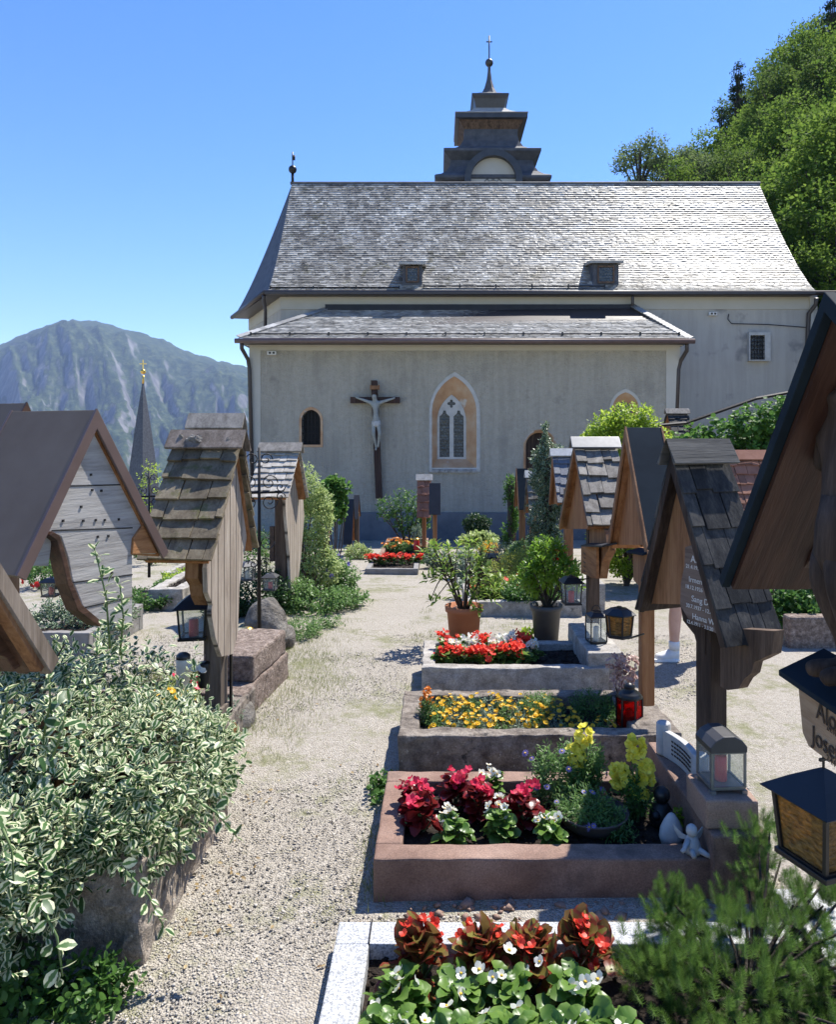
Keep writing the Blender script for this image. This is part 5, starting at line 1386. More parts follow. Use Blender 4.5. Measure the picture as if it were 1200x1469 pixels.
# ------------------------------------------------------------------ lanterns
def lantern(label, c, w, h, kind='pyramid', frame='black', glass='glass', candle='candle_red', rot=0, hang=None, n=4, grp='grave lanterns', ch=.55):
    e = empty('lantern', label, 'lantern', c, rot, grp)
    fm = M[frame]; hw = w / 2; t = w * .09
    mb = MB()
    mb.lathe([(hw * 1.0 / math.cos(math.pi / n), 0), (hw / math.cos(math.pi / n), t)], (0, 0, 0), n, phase=math.pi / n)
    mb.build('base_plate', fm, e, bevel=.002)
    tb = .78 if kind != 'arch' else 1.0
    fl = 1.12 if kind in ('pyramid', 'flat', 'hex') else 1.0
    bz, tz = t, h * .68
    rr = hw / math.cos(math.pi / n)
    low = .84 if kind in ('pyramid', 'flat', 'hex') else 1.0
    mb = MB()
    for k_ in range(n):
        a = 2 * math.pi * k_ / n + math.pi / n
        p0 = Vector((rr * low * math.cos(a), rr * low * math.sin(a), bz)); p1 = Vector((rr * math.cos(a), rr * math.sin(a), tz))
        mb.tube([p0, p1], t * .5, 4)
        a2 = a + 2 * math.pi / n
        q1 = Vector((rr * math.cos(a2), rr * math.sin(a2), tz)); q0 = Vector((rr * low * math.cos(a2), rr * low * math.sin(a2), bz))
        mb.tube([p1, q1], t * .5, 4); mb.tube([p0, q0], t * .5, 4)
    fr_o = mb.build('frame', fm, e)
    for k_ in range(n):
        a = 2 * math.pi * k_ / n + math.pi / n; a2 = a + 2 * math.pi / n; s_ = .96
        mb = MB(); f0 = lambda a_, z, r_: (r_ * math.cos(a_), r_ * math.sin(a_), z)
        mb.add([f0(a, bz, rr * low * s_), f0(a2, bz, rr * low * s_), f0(a2, tz, rr * s_), f0(a, tz, rr * s_)], [(0, 1, 2, 3)]); mb.build('pane', M[glass], fr_o)
    if kind == 'pyramid':
        mb = MB(); mb.lathe([(rr * 1.28, tz + .001), (rr * 1.30, tz + t * .3), (rr * .7, tz + (h - tz) * .52), (rr * .12, h * .97), (0.004, h * .98)], (0, 0, 0), n, phase=math.pi / n); mb.build('roof', fm, e)
        mb = MB(); mb.tube([(0, 0, h * .95), (0, 0, h * 1.12)], w * .022, 6); mb.box((0, 0, h * 1.07), (w * .16, w * .04, w * .045)); mb.build('finial', fm, e)
    elif kind in ('flat', 'hex'):
        mb = MB(); mb.lathe([(rr * 1.2, tz + .001), (rr * 1.22, tz + t * .4), (rr * .6, tz + (h - tz) * .55), (rr * .3, tz + (h - tz) * .6)], (0, 0, 0), n, phase=math.pi / n)
        mb.build('roof', fm, e)
        mb = MB(); mb.lathe([(w * .1, 0), (w * .1, h * .05)], (0, 0, tz + (h - tz) * .58), 8); mb.build('vent_cap', fm, e)
    elif kind == 'arch':
        mb = MB(); pts = [(-hw * 1.12, 0), (hw * 1.12, 0), (hw * 1.12, h * .10), (hw * .8, h * .22), (hw * .35, h * .29), (-hw * .35, h * .29), (-hw * .8, h * .22), (-hw * 1.12, h * .10)]
        mb.ext(pts, lambda a, b, d: (a, d, tz + b), -hw * 1.1, hw * 1.1); mb.build('roof', M['lead'], e, bevel=.004)
        for sx in (-1, 1):
            for sy in (-1, 1): mb = MB(); mb.box((sx * hw * .95, sy * hw * .95, -.006), (.02, .02, .014)); mb.build('foot', fm, e)
    elif kind == 'round':
        mb = MB(); mb.smooth = True; mb.lathe([(hw * 1.15, tz), (hw * 1.2, tz + t * .5), (hw * .95, tz + h * .10), (hw * .5, tz + h * .17), (hw * .5, tz + h * .22), (hw * .56, tz + h * .24), (hw * .25, h * .98), (.003, h)], (0, 0, 0), 16); mb.build('roof', fm, e)
    elif kind == 'box':
        mb = MB(); mb.lathe([(rr * 1.05, tz), (rr * 1.05, tz + t * .5), (rr * .5, tz + h * .1), (rr * .5, tz + h * .14)], (0, 0, 0), n, phase=math.pi / n); mb.build('roof', fm, e, bevel=.002)
        mb = MB(); mb.smooth = True; mb.tube([(rr * .4 * math.cos(a), 0, tz + h * .13 + rr * .5 * math.sin(a)) for a in [math.pi * i / 8 for i in range(9)]], t * .3, 6); mb.build('handle', fm, e)
    if candle:
        mb = MB(); mb.smooth = True; mb.lathe([(w * .17, bz), (w * .18, bz + .003), (w * .17, bz + (tz - bz) * ch), (w * .12, bz + (tz - bz) * ch + .004)], (0, 0, 0), 14); mb.build('candle', M[candle], e)
        mb = MB(); mb.tube([(0, 0, bz + (tz - bz) * ch), (0, 0, bz + (tz - bz) * ch + .012)], .0015, 4); mb.build('wick', M['dark'], e)
    if hang is not None:
        mb = MB(); mb.smooth = True; c_ = Vector(c); rm = Matrix.Rotation(-rot, 3, 'Z')
        mb.tube([rm @ (Vector(p) - c_) for p in hang], .006, 6); mb.build('bracket', M['iron'], e)
    return e
# big one, lower right
c = P(1182, 1236, 1.72); la = lantern('large black pyramid roofed lantern with amber glass at the right edge', c, .15, .225, 'pyramid', 'black', 'amber', 'candle_w', R(20), hang=[(c.x, c.y, c.z), (c.x, c.y, c.z - .03), (c.x + .12, c.y + .0, c.z - .03)])
mb = MB(); mb.box((0, 0, c.z / 2), (.045, .045, c.z + .02)); o = mb.build('lantern_post', M['iron'], None, bevel=.003); o.location = (c.x + .13, c.y, 0); tag(o, 'dark square metal post carrying the large amber lantern', 'post')
lantern('grey metal lantern with arched top and tall red candle on the pink pedestal', (1.06, 2.75, .365), .125, .205, 'arch', 'silver', 'glass', 'candle_red', R(4), ch=.7)
c = G2['soilz']; lantern('black domed lantern with red glass at the marigold bed corner', (1.005, 3.86, c), .115, .235, 'round', 'black', 'redglass', 'candle_red', R(12), n=6)
c = P(889, 913, 4.2); q = P(924, 917, 4.3); lantern('black hanging lantern with amber panes bracketed to the orange post', c, .14, .19, 'hex', 'black', 'amber', 'candle_red', 0, n=6, hang=[(c.x, c.y, c.z), (c.x + .05, c.y, c.z - .012), (q.x, q.y, c.z - .012)])
lantern('clear glass box lantern standing on the grey headstone base', (1.075, 5.0, .276), .11, .26, 'box', 'black', 'glass', 'candle_w', R(8))
c = P(820, 866, 5.45); q = P(846, 850, 5.6); lantern('black lantern with white and red candle hung on the zinc ridged marker', c, .13, .235, 'flat', 'black', 'glass', 'candle_red', R(5), hang=[(c.x, c.y + .05, c.z + .16), (q.x, q.y, c.z + .16)])
c = P(801, 805, 8.0); q = P(815, 785, 8.2); lantern('small red lantern hung on the blue slated marker', c, .11, .22, 'flat', 'lead', 'redglass', 'candle_red', R(5), hang=[(c.x, c.y + .05, c.z + .15), (q.x, q.y, c.z + .15)])
c = P(278, 915, 3.95); q = P(306, 905, 4.0); lantern('black pyramid roofed lantern with red candle hung on the mossy roofed marker', c, .145, .25, 'pyramid', 'black', 'glass', 'candle_red', R(10), hang=[(c.x, c.y, c.z), (c.x + .06, c.y, c.z - .01), (q.x, q.y, c.z - .01)])
c = P(74, 855, 2.95); q = P(104, 842, 2.9); lantern('weathered brown lantern hung beneath the brown metal roof', c, .06, .085, 'flat', 'bronze', 'glass', 'candle_red', 0, hang=[(c.x, c.y, c.z + .04), (q.x, q.y, c.z + .03)])
c = P(354, 832, 6.6); q = P(372, 822, 6.6); lantern('grey lantern with clear glass between the iron cross and mossy roof', c, .14, .19, 'hex', 'lead', 'glass', 'candle_w', 0, n=6, hang=[(c.x, c.y, c.z), (q.x, q.y, c.z)])
c = P(388, 846, 7.0); q = P(402, 840, 7.2); lantern('red candle lantern on the silver shingled marker', c, .12, .18, 'flat', 'lead', 'glass', 'candle_red', 0, hang=[(c.x, c.y, c.z), (q.x, q.y, c.z)])
def jar(label, c, r, h, mat, lid=None, cat='candle jar', name='grave_candle'):
    e = empty(name, label, cat, c, 0, 'grave candles')
    mb = MB(); mb.smooth = True; mb.lathe([(r * .85, 0), (r, h * .1), (r, h * .8), (r * .9, h * .86)], (0, 0, 0), 14); mb.build('jar', mat, e)
    if lid: mb = MB(); mb.smooth = True; mb.lathe([(r * 1.02, h * .85), (r * 1.02, h * .95), (r * .6, h * 1.02), (.002, h * 1.04)], (0, 0, 0), 14); mb.build('lid', lid, e)
    return e
jar('white grave candle with blue lid beside the yellow flowers', P(263, 985, 3.75) , .035, .17, M['candle_w'], M['dark_metal'])
jar('dark vase shaped candle holder holding an orange rose', P(293, 985, 3.85), .032, .15, M['black'], None, 'vase', 'grave_vase')
c = G(348, 912); jar('pale candle jar with gold band against the brown plinth', (-1.36, 5.2, .10), .045, .22, M['candle_w'], M['gold'])
c = P(498, 800, 12.3); jar('red grave candle standing on the raised pinkish bed', P(598, 789, 12.4), .05, .2, M['candle_red'], M['gold'])

# ------------------------------------------------------------------ small ornaments on the pink stone grave
sc_ = empty('scroll_stone', 'small pale stone plaque shaped like an open scroll on the pink headstone base', 'stone plaque', (1.045, 3.12, .246), R(8))
mb = MB(); pts = []
for i in range(13):
    u = i / 12; pts.append((-.035 + .03 * math.sin(math.pi * u), -.17 + .34 * u))
inner_ = [(x + .03, y) for x, y in pts[::-1]]
mb.ext(pts + inner_, lambda a, b, d: (a, b, d), 0, .115); body = mb.build('scroll_sheet', M['white_s'], sc_, bevel=.004)
for sy in (-1, 1):
    mb = MB(); mb.smooth = True; mb.lathe([(.030, 0), (.032, .01), (.032, .135), (.026, .142), (.02, .136), (.012, .14)], (-.012, sy * .17, 0), 14); mb.build('scroll_roll', M['white_s'], sc_)
mb = MB()
for r_ in range(4):
    for i in range(9): mb.box((-.006 + -.03 + .026 * math.sin(math.pi * (.25 + .06 * i)), -.085 + .02 * i, .09 - .018 * r_), (.003, .013, .006))
mb.build('inscription', M['dark_t'], body)
eg = empty('stone_drop', 'smooth pale drop shaped stone standing in the flower bed', 'ornament', (.89, 2.80, .10))
mb = MB(); mb.smooth = True; mb.lathe([(.016, 0), (.038, .010), (.047, .036), (.042, .070), (.028, .10), (.013, .122), (.002, .128)], (0, 0, 0), 18, 1, .8); mb.build('stone', M['white_s'], eg)
ms = empty('dark_figurine', 'small dark seated figurine behind the pale drop stone', 'figurine', (.90, 2.96, .10))
mb = MB(); mb.smooth = True; mb.lathe([(.04, 0), (.05, .02), (.045, .06), (.03, .085), (.018, .095)], (0, 0, 0), 14); mb.sphere((0, -.005, .122), .034, 12, 8); mb.sphere((-.03, -.03, .05), .02, 8, 6); mb.sphere((.03, -.03, .05), .02, 8, 6); mb.build('figure', M['black'], ms)
an = empty('angel_figurine', 'little white angel figurine sitting on the pink stone corner', 'figurine', (.925, 2.67, .150))
mb = MB(); mb.smooth = True; mb.lathe([(.030, 0), (.034, .015), (.026, .04), (.018, .06), (.01, .066)], (0, 0, 0), 12); mb.sphere((-.004, -.006, .082), .021, 10, 8, 0, (1, 1, 1.1)); mb.tube([(-.015, -.01, .05), (-.04, -.03, .025), (-.05, -.035, .02)], [.010, .008, .007], 6); mb.tube([(.012, -.015, .02), (.04, -.035, .01), (.055, -.04, .004)], [.013, .010, .008], 6); mb.tube([(-.01, -.015, .02), (-.01, -.05, .008)], [.013, .009], 6); mb.build('body', M['white_s'], an)
for s_ in (-1, 1):
    mb = MB(); mb.ext([(0, 0), (.02, .01), (.05, .04), (.045, .015), (.03, -.01), (.01, -.012)], lambda a, b, d: (s_ * (a + .008), .018 + a * .3 + d, .045 + b), 0, .006); mb.build('wing', M['white_s'], an, bevel=.002)
# ------------------------------------------------------------------ plants
def plant(name, label, cat, base, rz=0, group=None):
    return empty(name, label, cat, base, rz, group)
def shrub(name, label, base, blobs, n, L, k, size, leaf, tmpl=T_OV, seed=0, cat='shrub', group=None, stem='stem_b', nst=14, r0=.008, **kw):
    e = plant(name, label, cat, base, 0, group)
    o, t, d = foliage('foliage', e, M[leaf], blobs, n, L, k, size, tmpl, seed, **kw)
    if nst:
        idx = np.linspace(0, len(t) - 1, nst).astype(int)
        stems('stem', e, M[stem], (0, 0, -.02), [tuple(t[i] - d[i] * L * .6) for i in idx], r0, r0 * .35, seed=seed)
    return e
def blossoms(name, parent, mat, pts, dirs, size, k=5, seed=0, open_=.9, centre=None, csize=.22, tmpl=T_PETAL):
    r = np.random.default_rng(seed + 900)
    pts = np.asarray(pts, float); dirs = nrmz(np.asarray(dirs, float)); n = len(pts)
    ref = nrmz(np.cross(dirs, r.normal(size=(n, 3)))); ref2 = np.cross(dirs, ref)
    parts = []; base = r.uniform(0, 6.28, n); sz = size * r.uniform(.75, 1.2, n)
    for j in range(k):
        a = base + 6.283 * j / k
        rad = ref * np.cos(a)[:, None] + ref2 * np.sin(a)[:, None]
        parts.append(scatter(tmpl, pts, rad * open_ + dirs * (1.15 - open_), dirs - rad * .2, sz))
    V, F, U = merge(parts); mats = [mat]; nf = len(F)
    if centre:
        c = pts + dirs * (size * .12); n_ = len(c); b = len(V); mats = [mat, centre]
        V = np.concatenate([V, (OCT_V[None] * (sz * csize)[:, None, None] + c[:, None, :]).reshape(-1, 3)])
        F = np.concatenate([F, (OCT_F[None] + (np.arange(n_) * 6)[:, None, None]).reshape(-1, 3) + b]); U = np.concatenate([U, np.zeros((n_ * 6, 2))])
    o = npmesh(name, V, F, mats, parent, U)
    if centre: o.data.polygons.foreach_set('material_index', (np.arange(len(F)) >= nf).astype(np.int32))
    return o

T_EU = leaf_tmpl(w=.66, shape=(.68, 1.0, .74), fold=.14, curl=.22)
# ---- large variegated shrub, lower left
bx, by = -1.45, 2.65
B = [(-.25, .1, .52, .75, .55, .30), (.18, -.02, .46, .34, .50, .26), (-.75, -.25, .42, .5, .5, .34), (-.42, -.62, .28, .42, .34, .30), (-.15, .55, .58, .42, .42, .26), (.10, -.34, .36, .30, .30, .22), (-.85, -.70, .30, .40, .30, .30), (.38, .25, .44, .20, .32, .18), (-.10, .20, .70, .28, .28, .16), (-1.1, .1, .45, .5, .6, .3)]
B += [(-.05, -.44, .42, .50, .20, .22), (-.6, -.5, .34, .5, .28, .34), (-1.0, -.6, .28, .5, .35, .34), (.42, .0, .50, .22, .45, .18), (.34, -.28, .46, .26, .24, .18), (.30, .45, .48, .26, .3, .2), (-.2, -.1, .56, .5, .4, .2), (-.05, -.60, .34, .34, .17, .24), (-.5, -.68, .28, .42, .22, .30), (-.95, -.78, .25, .42, .26, .32), (.12, -.52, .46, .28, .18, .18), (-.25, -.62, .18, .4, .2, .18), (.06, -.60, .44, .34, .15, .16), (-.12, -.66, .26, .30, .16, .26)]
e = plant('variegated_shrub', 'big sprawling shrub of white edged leaves spilling over the bed at the lower left', 'shrub', (bx, by, 0))
o, t, d = foliage('foliage', e, M['l_vari'], B, 4700, .10, 8, .050, T_EU, 3, inner=.5, up=.75, bump=.42, szvar=.5, pairs=True, spread=1.0)
idx = np.linspace(0, len(t) - 1, 60).astype(int); stems('stem', e, M['stem_b'], (-.2, .1, .3), [tuple(t[i]) for i in idx], .008, .003, seed=2)
HB = [(.50, -.05, .30, .11, .26, .16), (.52, .22, .28, .11, .25, .16), (.50, .48, .28, .12, .25, .15), (.47, -.28, .34, .12, .14, .12), (.22, -.46, .34, .20, .13, .16), (.08, -.50, .28, .22, .15, .22), (-.05, -.54, .20, .22, .15, .18), (.36, -.38, .42, .16, .12, .10), (-.35, -.58, .30, .34, .16, .26), (-.75, -.62, .26, .34, .18, .30), (-1.15, -.66, .24, .34, .2, .30), (-.16, -.56, .18, .24, .12, .14), (-.55, -.62, .14, .34, .16, .16)]
t_, d_ = blob_tips(HB, 1900, inner=.5, up=-.2, bump=.3, zmin=.08, seed=33); V, F, U = spray(t_, d_, .10, 8, .050, spread=1.0, tmpl=T_EU, seed=34, pairs=True, szvar=.5); npmesh('hanging_foliage', V, F, M['l_vari'], e, U)
# tall shoots
tips = []; drs = []
for (px, py, Yt, qx, qy) in ((136, 788, 2.45, 158, 930), (172, 838, 2.5, 172, 940), (120, 955, 2.1, 128, 1030), (12, 985, 1.75, -10, 1070), (70, 962, 2.0, 62, 1060), (95, 1010, 2.0, 70, 1100), (340, 1200, 2.35, 270, 1140), (310, 1130, 2.6, 260, 1090), (235, 1330, 2.05, 180, 1250), (90, 1400, 1.75, 60, 1300), (345, 1060, 2.8, 300, 1080), (20, 1270, 1.75, 0, 1180)):
    a = P(qx, qy, Yt + .03) - Vector((bx, by, 0)); b = P(px, py, Yt) - Vector((bx, by, 0)); m_ = a.lerp(b, .5) + Vector((.012, 0, .01))
    mbs = MB(); mbs.smooth = True; mbs.tube([a, m_, b], [.004, .003, .002], 5); mbs.build('long_shoot', M['stem_g'], e)
    L_ = (b - a).length; nn = max(3, int(L_ / .042))
    for i in range(nn + 1):
        u = i / nn; q = a.lerp(m_, u * 2) if u < .5 else m_.lerp(b, u * 2 - 1); tips.append(q); drs.append((b - a).normalized())
V, F, U = spray(np.array(tips), np.array(drs), .025, 4, .052, spread=1.1, tmpl=T_EU, seed=8, pairs=True)
npmesh('shoot_leaves', V, F, M['l_vari'], e, U)
# shady greens at the lower-left corner
shrub('ground_creeper', 'dark green creeper in the shade at the bottom left corner', (-1.2, 2.12, 0), [(-.15, .0, .06, .40, .12, .11), (.16, .02, .05, .16, .10, .08), (-.6, .0, .08, .3, .14, .12)], 560, .05, 6, .042, 'l_mid', seed=5, cat='creeper', stem='stem_g', nst=10, r0=.003)
# ivy mound and greens of the left rows
def Pb(px, py, Y): q = P(px, py, Y); return (q.x, Y, gz(q.x, Y))
def GB(px, py): q = G(px, py); return (q.x, q.y, q.z)
b = GB3.location; shrub('ivy_mound', 'mound of small cream edged ivy on the timber kerbed bed behind the brown roof', (b.x, b.y, b.z + .18), [(0, 0, .08, .42, .40, .17), (-.25, -.1, .02, .25, .3, .16), (.12, -.28, -.06, .2, .14, .16)], 950, .05, 6, .042, 'l_ivyv', seed=6, cat='ivy', stem='stem_b', nst=8, r0=.003)
b = Pb(228, 950, 4.05); shrub('yellow_flower_clump', 'clump of bright yellow flowers beside the hanging black lantern', (b[0], b[1], .12), [(0, 0, .04, .16, .16, .06)], 120, .05, 6, .04, 'l_mid', seed=7, cat='flowers', stem='stem_g', nst=6, r0=.003)
e = bpy.data.objects[[o_.name for o_ in bpy.data.objects if o_.name.startswith('yellow_flower_clump')][0]]
t, d = blob_tips([(0, 0, .07, .16, .17, .06)], 75, inner=.1, zmin=.05, seed=8); blossoms('blossom', e, M['f_yel'], t, d, .022, 6, 3)
shrub('lavender_tuft', 'grey green lavender tuft at the foot of the mossy roofed marker', (P(278, 1010, 3.55).x, 3.55, .12), [(0, 0, .10, .14, .12, .12)], 260, .10, 9, .04, 'l_blue', T_LONG, seed=9, cat='herb', stem='stem_g', nst=8, up=1.5, r0=.003)
shrub('lavender_tuft', 'thin grey green tuft between post and brown plinth', (P(330, 985, 4.1).x, 4.12, 0), [(0, 0, .10, .07, .07, .12)], 60, .12, 9, .035, 'l_blue', T_LONG, seed=19, cat='herb', stem='stem_g', nst=8, up=1.8, r0=.003)
shrub('low_herb', 'sparse feathery green plants behind the yellow flowers on the left', (P(225, 900, 4.9).x, 4.95, 0), [(0, 0, .06, .42, .3, .10), (-.35, -.2, .05, .3, .2, .08)], 480, .08, 8, .032, 'l_grass', T_LONG, seed=10, cat='herb', stem='stem_g', nst=8, up=1.2, r0=.002)
e = shrub('flowering_perennial', 'low red flowered plant under the black hanging lantern', (P(255, 915, 4.3).x, 4.3, .12), [(0, 0, .06, .14, .12, .07)], 70, .05, 6, .045, 'l_varil', seed=12, cat='flowers', stem='stem_g', nst=5, r0=.003)
t, d = blob_tips([(0, 0, .07, .12, .12, .07)], 9, inner=.1, zmin=.05, seed=8); blossoms('blossom', e, M['f_pink'], t, d, .03, 6, 3)
e = shrub('orange_rose', 'single orange rose bloom in the dark vase', tuple(P(293, 968, 3.85)), [(0, 0, -.01, .02, .02, .02)], 5, .03, 4, .03, 'l_mid', seed=13, cat='flower', nst=0); blossoms('blossom', e, M['f_orange'], [(0, 0, .012)] * 3, [(0, 0, 1), (.3, .2, 1), (-.3, 0, 1)], .022, 6, 4, open_=.6)
e = shrub('white_flower', 'small white bloom behind the mossy marker post', tuple(P(281, 960, 3.7)), [(0, 0, -.03, .03, .03, .03)], 8, .03, 4, .03, 'l_varil', seed=14, cat='flower', nst=0); blossoms('blossom', e, M['f_white'], [(.0, 0, .0), (.03, 0, -.01), (-.02, .01, .01)], [(0, -.5, 1), (.5, -.3, 1), (-.4, -.4, 1)], .026, 6, 4)
# left path-side plants
e = shrub('variegated_shrub', 'tall cream variegated shrub beside the silver shingled marker', (P(440, 850, 8.3).x, 8.3, gz(0, 8.3)), [(-.02, 0, 1.22, .20, .22, .30), (.06, 0, .9, .26, .25, .34), (.02, 0, .5, .24, .24, .34), (.10, .05, 1.05, .22, .2, .22), (.20, .1, .35, .2, .2, .25)], 1250, .08, 7, .048, 'l_varil', seed=15, nst=16, r0=.01)
e = shrub('broadleaf_shrub', 'green leafy shrub between the variegated shrub and the church wall', (P(480, 800, 10.6).x, 10.6, gz(0, 10.6)), [(-.02, 0, 1.15, .24, .24, .26), (-.12, 0, .95, .2, .2, .24), (.05, 0, .9, .14, .2, .16)], 420, .1, 6, .085, 'l_ivy', T_ROUND, seed=16, nst=10, r0=.012)
e = shrub('perennial', 'sprawling perennial with violet flowers at the foot of the tall variegated shrub', (P(462, 800, 8.6).x, 8.6, gz(0, 8.6)), [(0, 0, .25, .32, .28, .26), (.2, .2, .18, .24, .24, .2), (-.2, -.1, .2, .2, .2, .2)], 620, .08, 7, .05, 'l_herb', seed=17, cat='flowers', stem='stem_g', nst=10, r0=.004)
t, d = blob_tips([(0, 0, .32, .34, .3, .3)], 46, inner=.05, zmin=.15, seed=5); blossoms('blossom', e, M['f_blue'], t, d, .035, 5, 5)
e = shrub('perennial', 'low bright green perennial spilling onto the path in front of the violet flowers', (P(455, 860, 7.4).x, 7.4, gz(0, 7.4)), [(0, 0, .12, .34, .26, .16), (.25, .25, .1, .25, .25, .12), (-.22, .15, .16, .2, .2, .18)], 560, .07, 7, .048, 'l_herb', seed=18, cat='plant', stem='stem_g', nst=8, r0=.003)
e = shrub('perennial', 'pale green weeds at the path edge below the silver shingled marker', (P(430, 900, 6.3).x, 6.35, gz(0, 6.3)), [(0, 0, .07, .22, .26, .10), (.18, .35, .05, .12, .14, .08)], 260, .06, 7, .04, 'l_herb', T_LONG, seed=28, cat='weeds', stem='stem_g', nst=6, r0=.003)
e = shrub('dark_shrub', 'dense dark green bush behind the slender iron cross', (P(372, 860, 7.0).x - .1, 7.3, gz(0, 7.2)), [(0, 0, .20, .36, .3, .28), (-.3, -.1, .16, .25, .25, .22)], 700, .08, 7, .045, 'l_dark', seed=20, nst=8)
e = shrub('dwarf_conifer', 'little cone shaped conifer behind the slender iron cross', (P(384, 830, 8.2).x, 8.2, gz(0, 8)), [(0, 0, .35, .12, .12, .3)], 200, .08, 9, .03, 'l_conifer', T_LONG, seed=21, nst=3, up=1.2, cat='conifer')
for i, (px, py, Y, r_, h, lf, lab) in enumerate(((212, 838, 7.6, .28, .18, 'l_mid', 'leafy green plants on the brown edged bed of the left path'), (268, 800, 9.4, .32, .16, 'l_yel', 'yellow green hostas far along the left path'), (70, 800, 9.0, .30, .30, 'l_mid', 'rose bush with red blooms beyond the brown roof'), (46, 800, 10.5, .4, .22, 'l_mid', 'bushy greenery at the far edge of the left path'), (240, 812, 8.6, .2, .14, 'l_herb', 'small herbs in front of the stepped grey grave'), (295, 820, 8.9, .28, .2, 'l_mid', 'green border plants behind the mossy roof eaves'), (215, 700, 11.5, .30, 1.3, 'l_yel', 'young pale leaved sapling behind the ornate iron cross'), (205, 790, 12.5, .7, .5, 'l_mid', 'rounded hedge bush at the terrace edge below the steeple'), (320, 790, 12.0, .7, .55, 'l_mid', 'hedge bush at the terrace edge behind the mossy roof'), (60, 775, 14.0, .9, .6, 'l_dark', 'dark hedge bush at the far left terrace edge'), (350, 770, 13.5, .6, .5, 'l_dark', 'dark hedge bush near the church corner'))):
    b = Pb(px, py, Y); e = shrub('border_plant', lab, b, [(0, 0, h * .6, r_, r_, h * .6), (r_ * .5, .1, h * .4, r_ * .7, r_ * .7, h * .45)], int(150 + 330 * r_ ), .08, 7, .05, lf, seed=30 + i, cat='plant', group='plants along the left path', nst=6)
    if 'rose' in lab:
        t, d = blob_tips([(0, 0, h * .7, r_, r_, h * .6)], 12, inner=.05, seed=5); blossoms('blossom', e, M['f_red'], t, d, .05, 5, 5)

# ---- begonias
def begonia(label, base, leaf, petal, centre=None, w=.085, h=.12, nl=9, nf=7, size=.07, fsize=.024, seed=0, group='begonias in the grave beds', tmpl=T_BEG, clusters=True):
    r = np.random.default_rng(seed)
    e = plant('begonia', label, 'begonia', base, rnd.uniform(0, 6.28), group)
    n = nl * 4
    a = r.uniform(0, 6.28, n); el = r.random(n)
    rad = w * (.25 + .8 * r.random(n)) ; z = h * (.2 + .75 * el)
    pos = np.stack([np.cos(a) * rad * (1.1 - .5 * el), np.sin(a) * rad * (1.1 - .5 * el), z], -1)
    upk = 1.6 if leaf == 'l_bronze' else .5
    dr = np.stack([np.cos(a), np.sin(a), .2 + upk * el + r.normal(size=n) * .25], -1)
    nn = np.stack([np.cos(a) * .25, np.sin(a) * .25, np.ones(n)], -1) + r.normal(size=(n, 3)) * .35
    V, F, U = scatter(tmpl, pos - dr * size * .3, dr, nn, size * r.uniform(.65, 1.1, n))
    npmesh('foliage', V, F, M[leaf], e, U)
    stems('stem', e, M['stem_g'], (0, 0, -.01), [tuple(p) for p in pos[:6]], .005, .003, seed=seed)
    fp = []; fd = []
    for i in range(nf):
        a_ = r.uniform(0, 6.28); q = w * .75 * math.sqrt(r.random()); c0 = np.array([math.cos(a_) * q, math.sin(a_) * q, h * (r.uniform(.45, 1.0) if leaf == 'l_bronze' else r.uniform(.75, 1.15))])
        for j in range(3 if clusters else 1):
            fp.append(c0 + r.normal(size=3) * fsize * .6); fd.append((r.normal() * .5, -.35 + r.normal() * .5, .8))
    blossoms('blossom', e, M[petal], fp, fd, fsize, 4, seed, open_=.85, centre=M[centre] if centre else None, csize=.3)
    return e
def order(lst, word, where):
    names = ['leftmost', 'second from left', 'third from left', 'fourth from left', 'fifth from left', 'sixth from left', 'seventh from left', 'eighth from left', 'ninth from left']
    return [names[i] + ' ' + word + ' ' + where for i in range(len(lst))]
z0 = G0['soilz']
l = [(603, 1400, 2.17), (692, 1405, 2.16), (762, 1395, 2.16), (842, 1385, 2.18)]
for i, (lab, (px, py, Y)) in enumerate(zip(order(l, 'bronze leaved begonia', 'in the pale granite bed'), l)):
    q = P(px, py, Y); begonia(lab, (q.x, Y, z0), 'l_bronze', 'f_coral', w=.085, h=.20, nl=15, nf=9, size=.066, fsize=.016, seed=40 + i)
l = [(572, 1450, 2.02), (658, 1450, 2.03), (735, 1440, 2.03), (825, 1430, 2.04)]
for i, (lab, (px, py, Y)) in enumerate(zip(order(l, 'white begonia', 'in the pale granite bed'), l)):
    q = P(px, py, Y); begonia(lab, (q.x, Y, z0), 'l_lime', 'f_white', 'f_centre', w=.085, h=.14, nl=20, nf=5, size=.047, fsize=.021, seed=50 + i, clusters=False)
l = [(560, 1480, 1.89), (640, 1480, 1.87), (730, 1480, 1.88), (810, 1475, 1.89), (880, 1475, 1.9)]
for i, (lab, (px, py, Y)) in enumerate(zip(order(l, 'front row white begonia', 'at the bottom edge'), l)):
    q = P(px, py, Y); begonia(lab, (q.x, Y, z0), 'l_lime', 'f_white', 'f_centre', w=.085, h=.13, nl=20, nf=4, size=.047, fsize=.021, seed=60 + i, clusters=False)
z1 = G1['soilz']
l = [(604, 1165, 2.90), (594, 1140, 3.02), (655, 1150, 3.10), (690, 1150, 3.0), (752, 1160, 2.95)]
labs = ['large leftmost dark red begonia in the pink stone bed', 'dark red begonia right behind the leftmost one', 'dark red begonia with crimson blooms at the back of the pink bed', 'dark red begonia between the two white begonias', 'dark red begonia beside the planted bowl']
for i, (lab, (px, py, Y)) in enumerate(zip(labs, l)):
    q = P(px, py, Y); begonia(lab, (q.x, Y, z1), 'l_red', 'f_pink', w=.07, h=.145, nl=17, nf=6, size=.054, fsize=.02, seed=70 + i)
l = [(652, 1190, 2.82), (718, 1185, 2.86), (790, 1195, 2.80), (706, 1120, 3.17)]
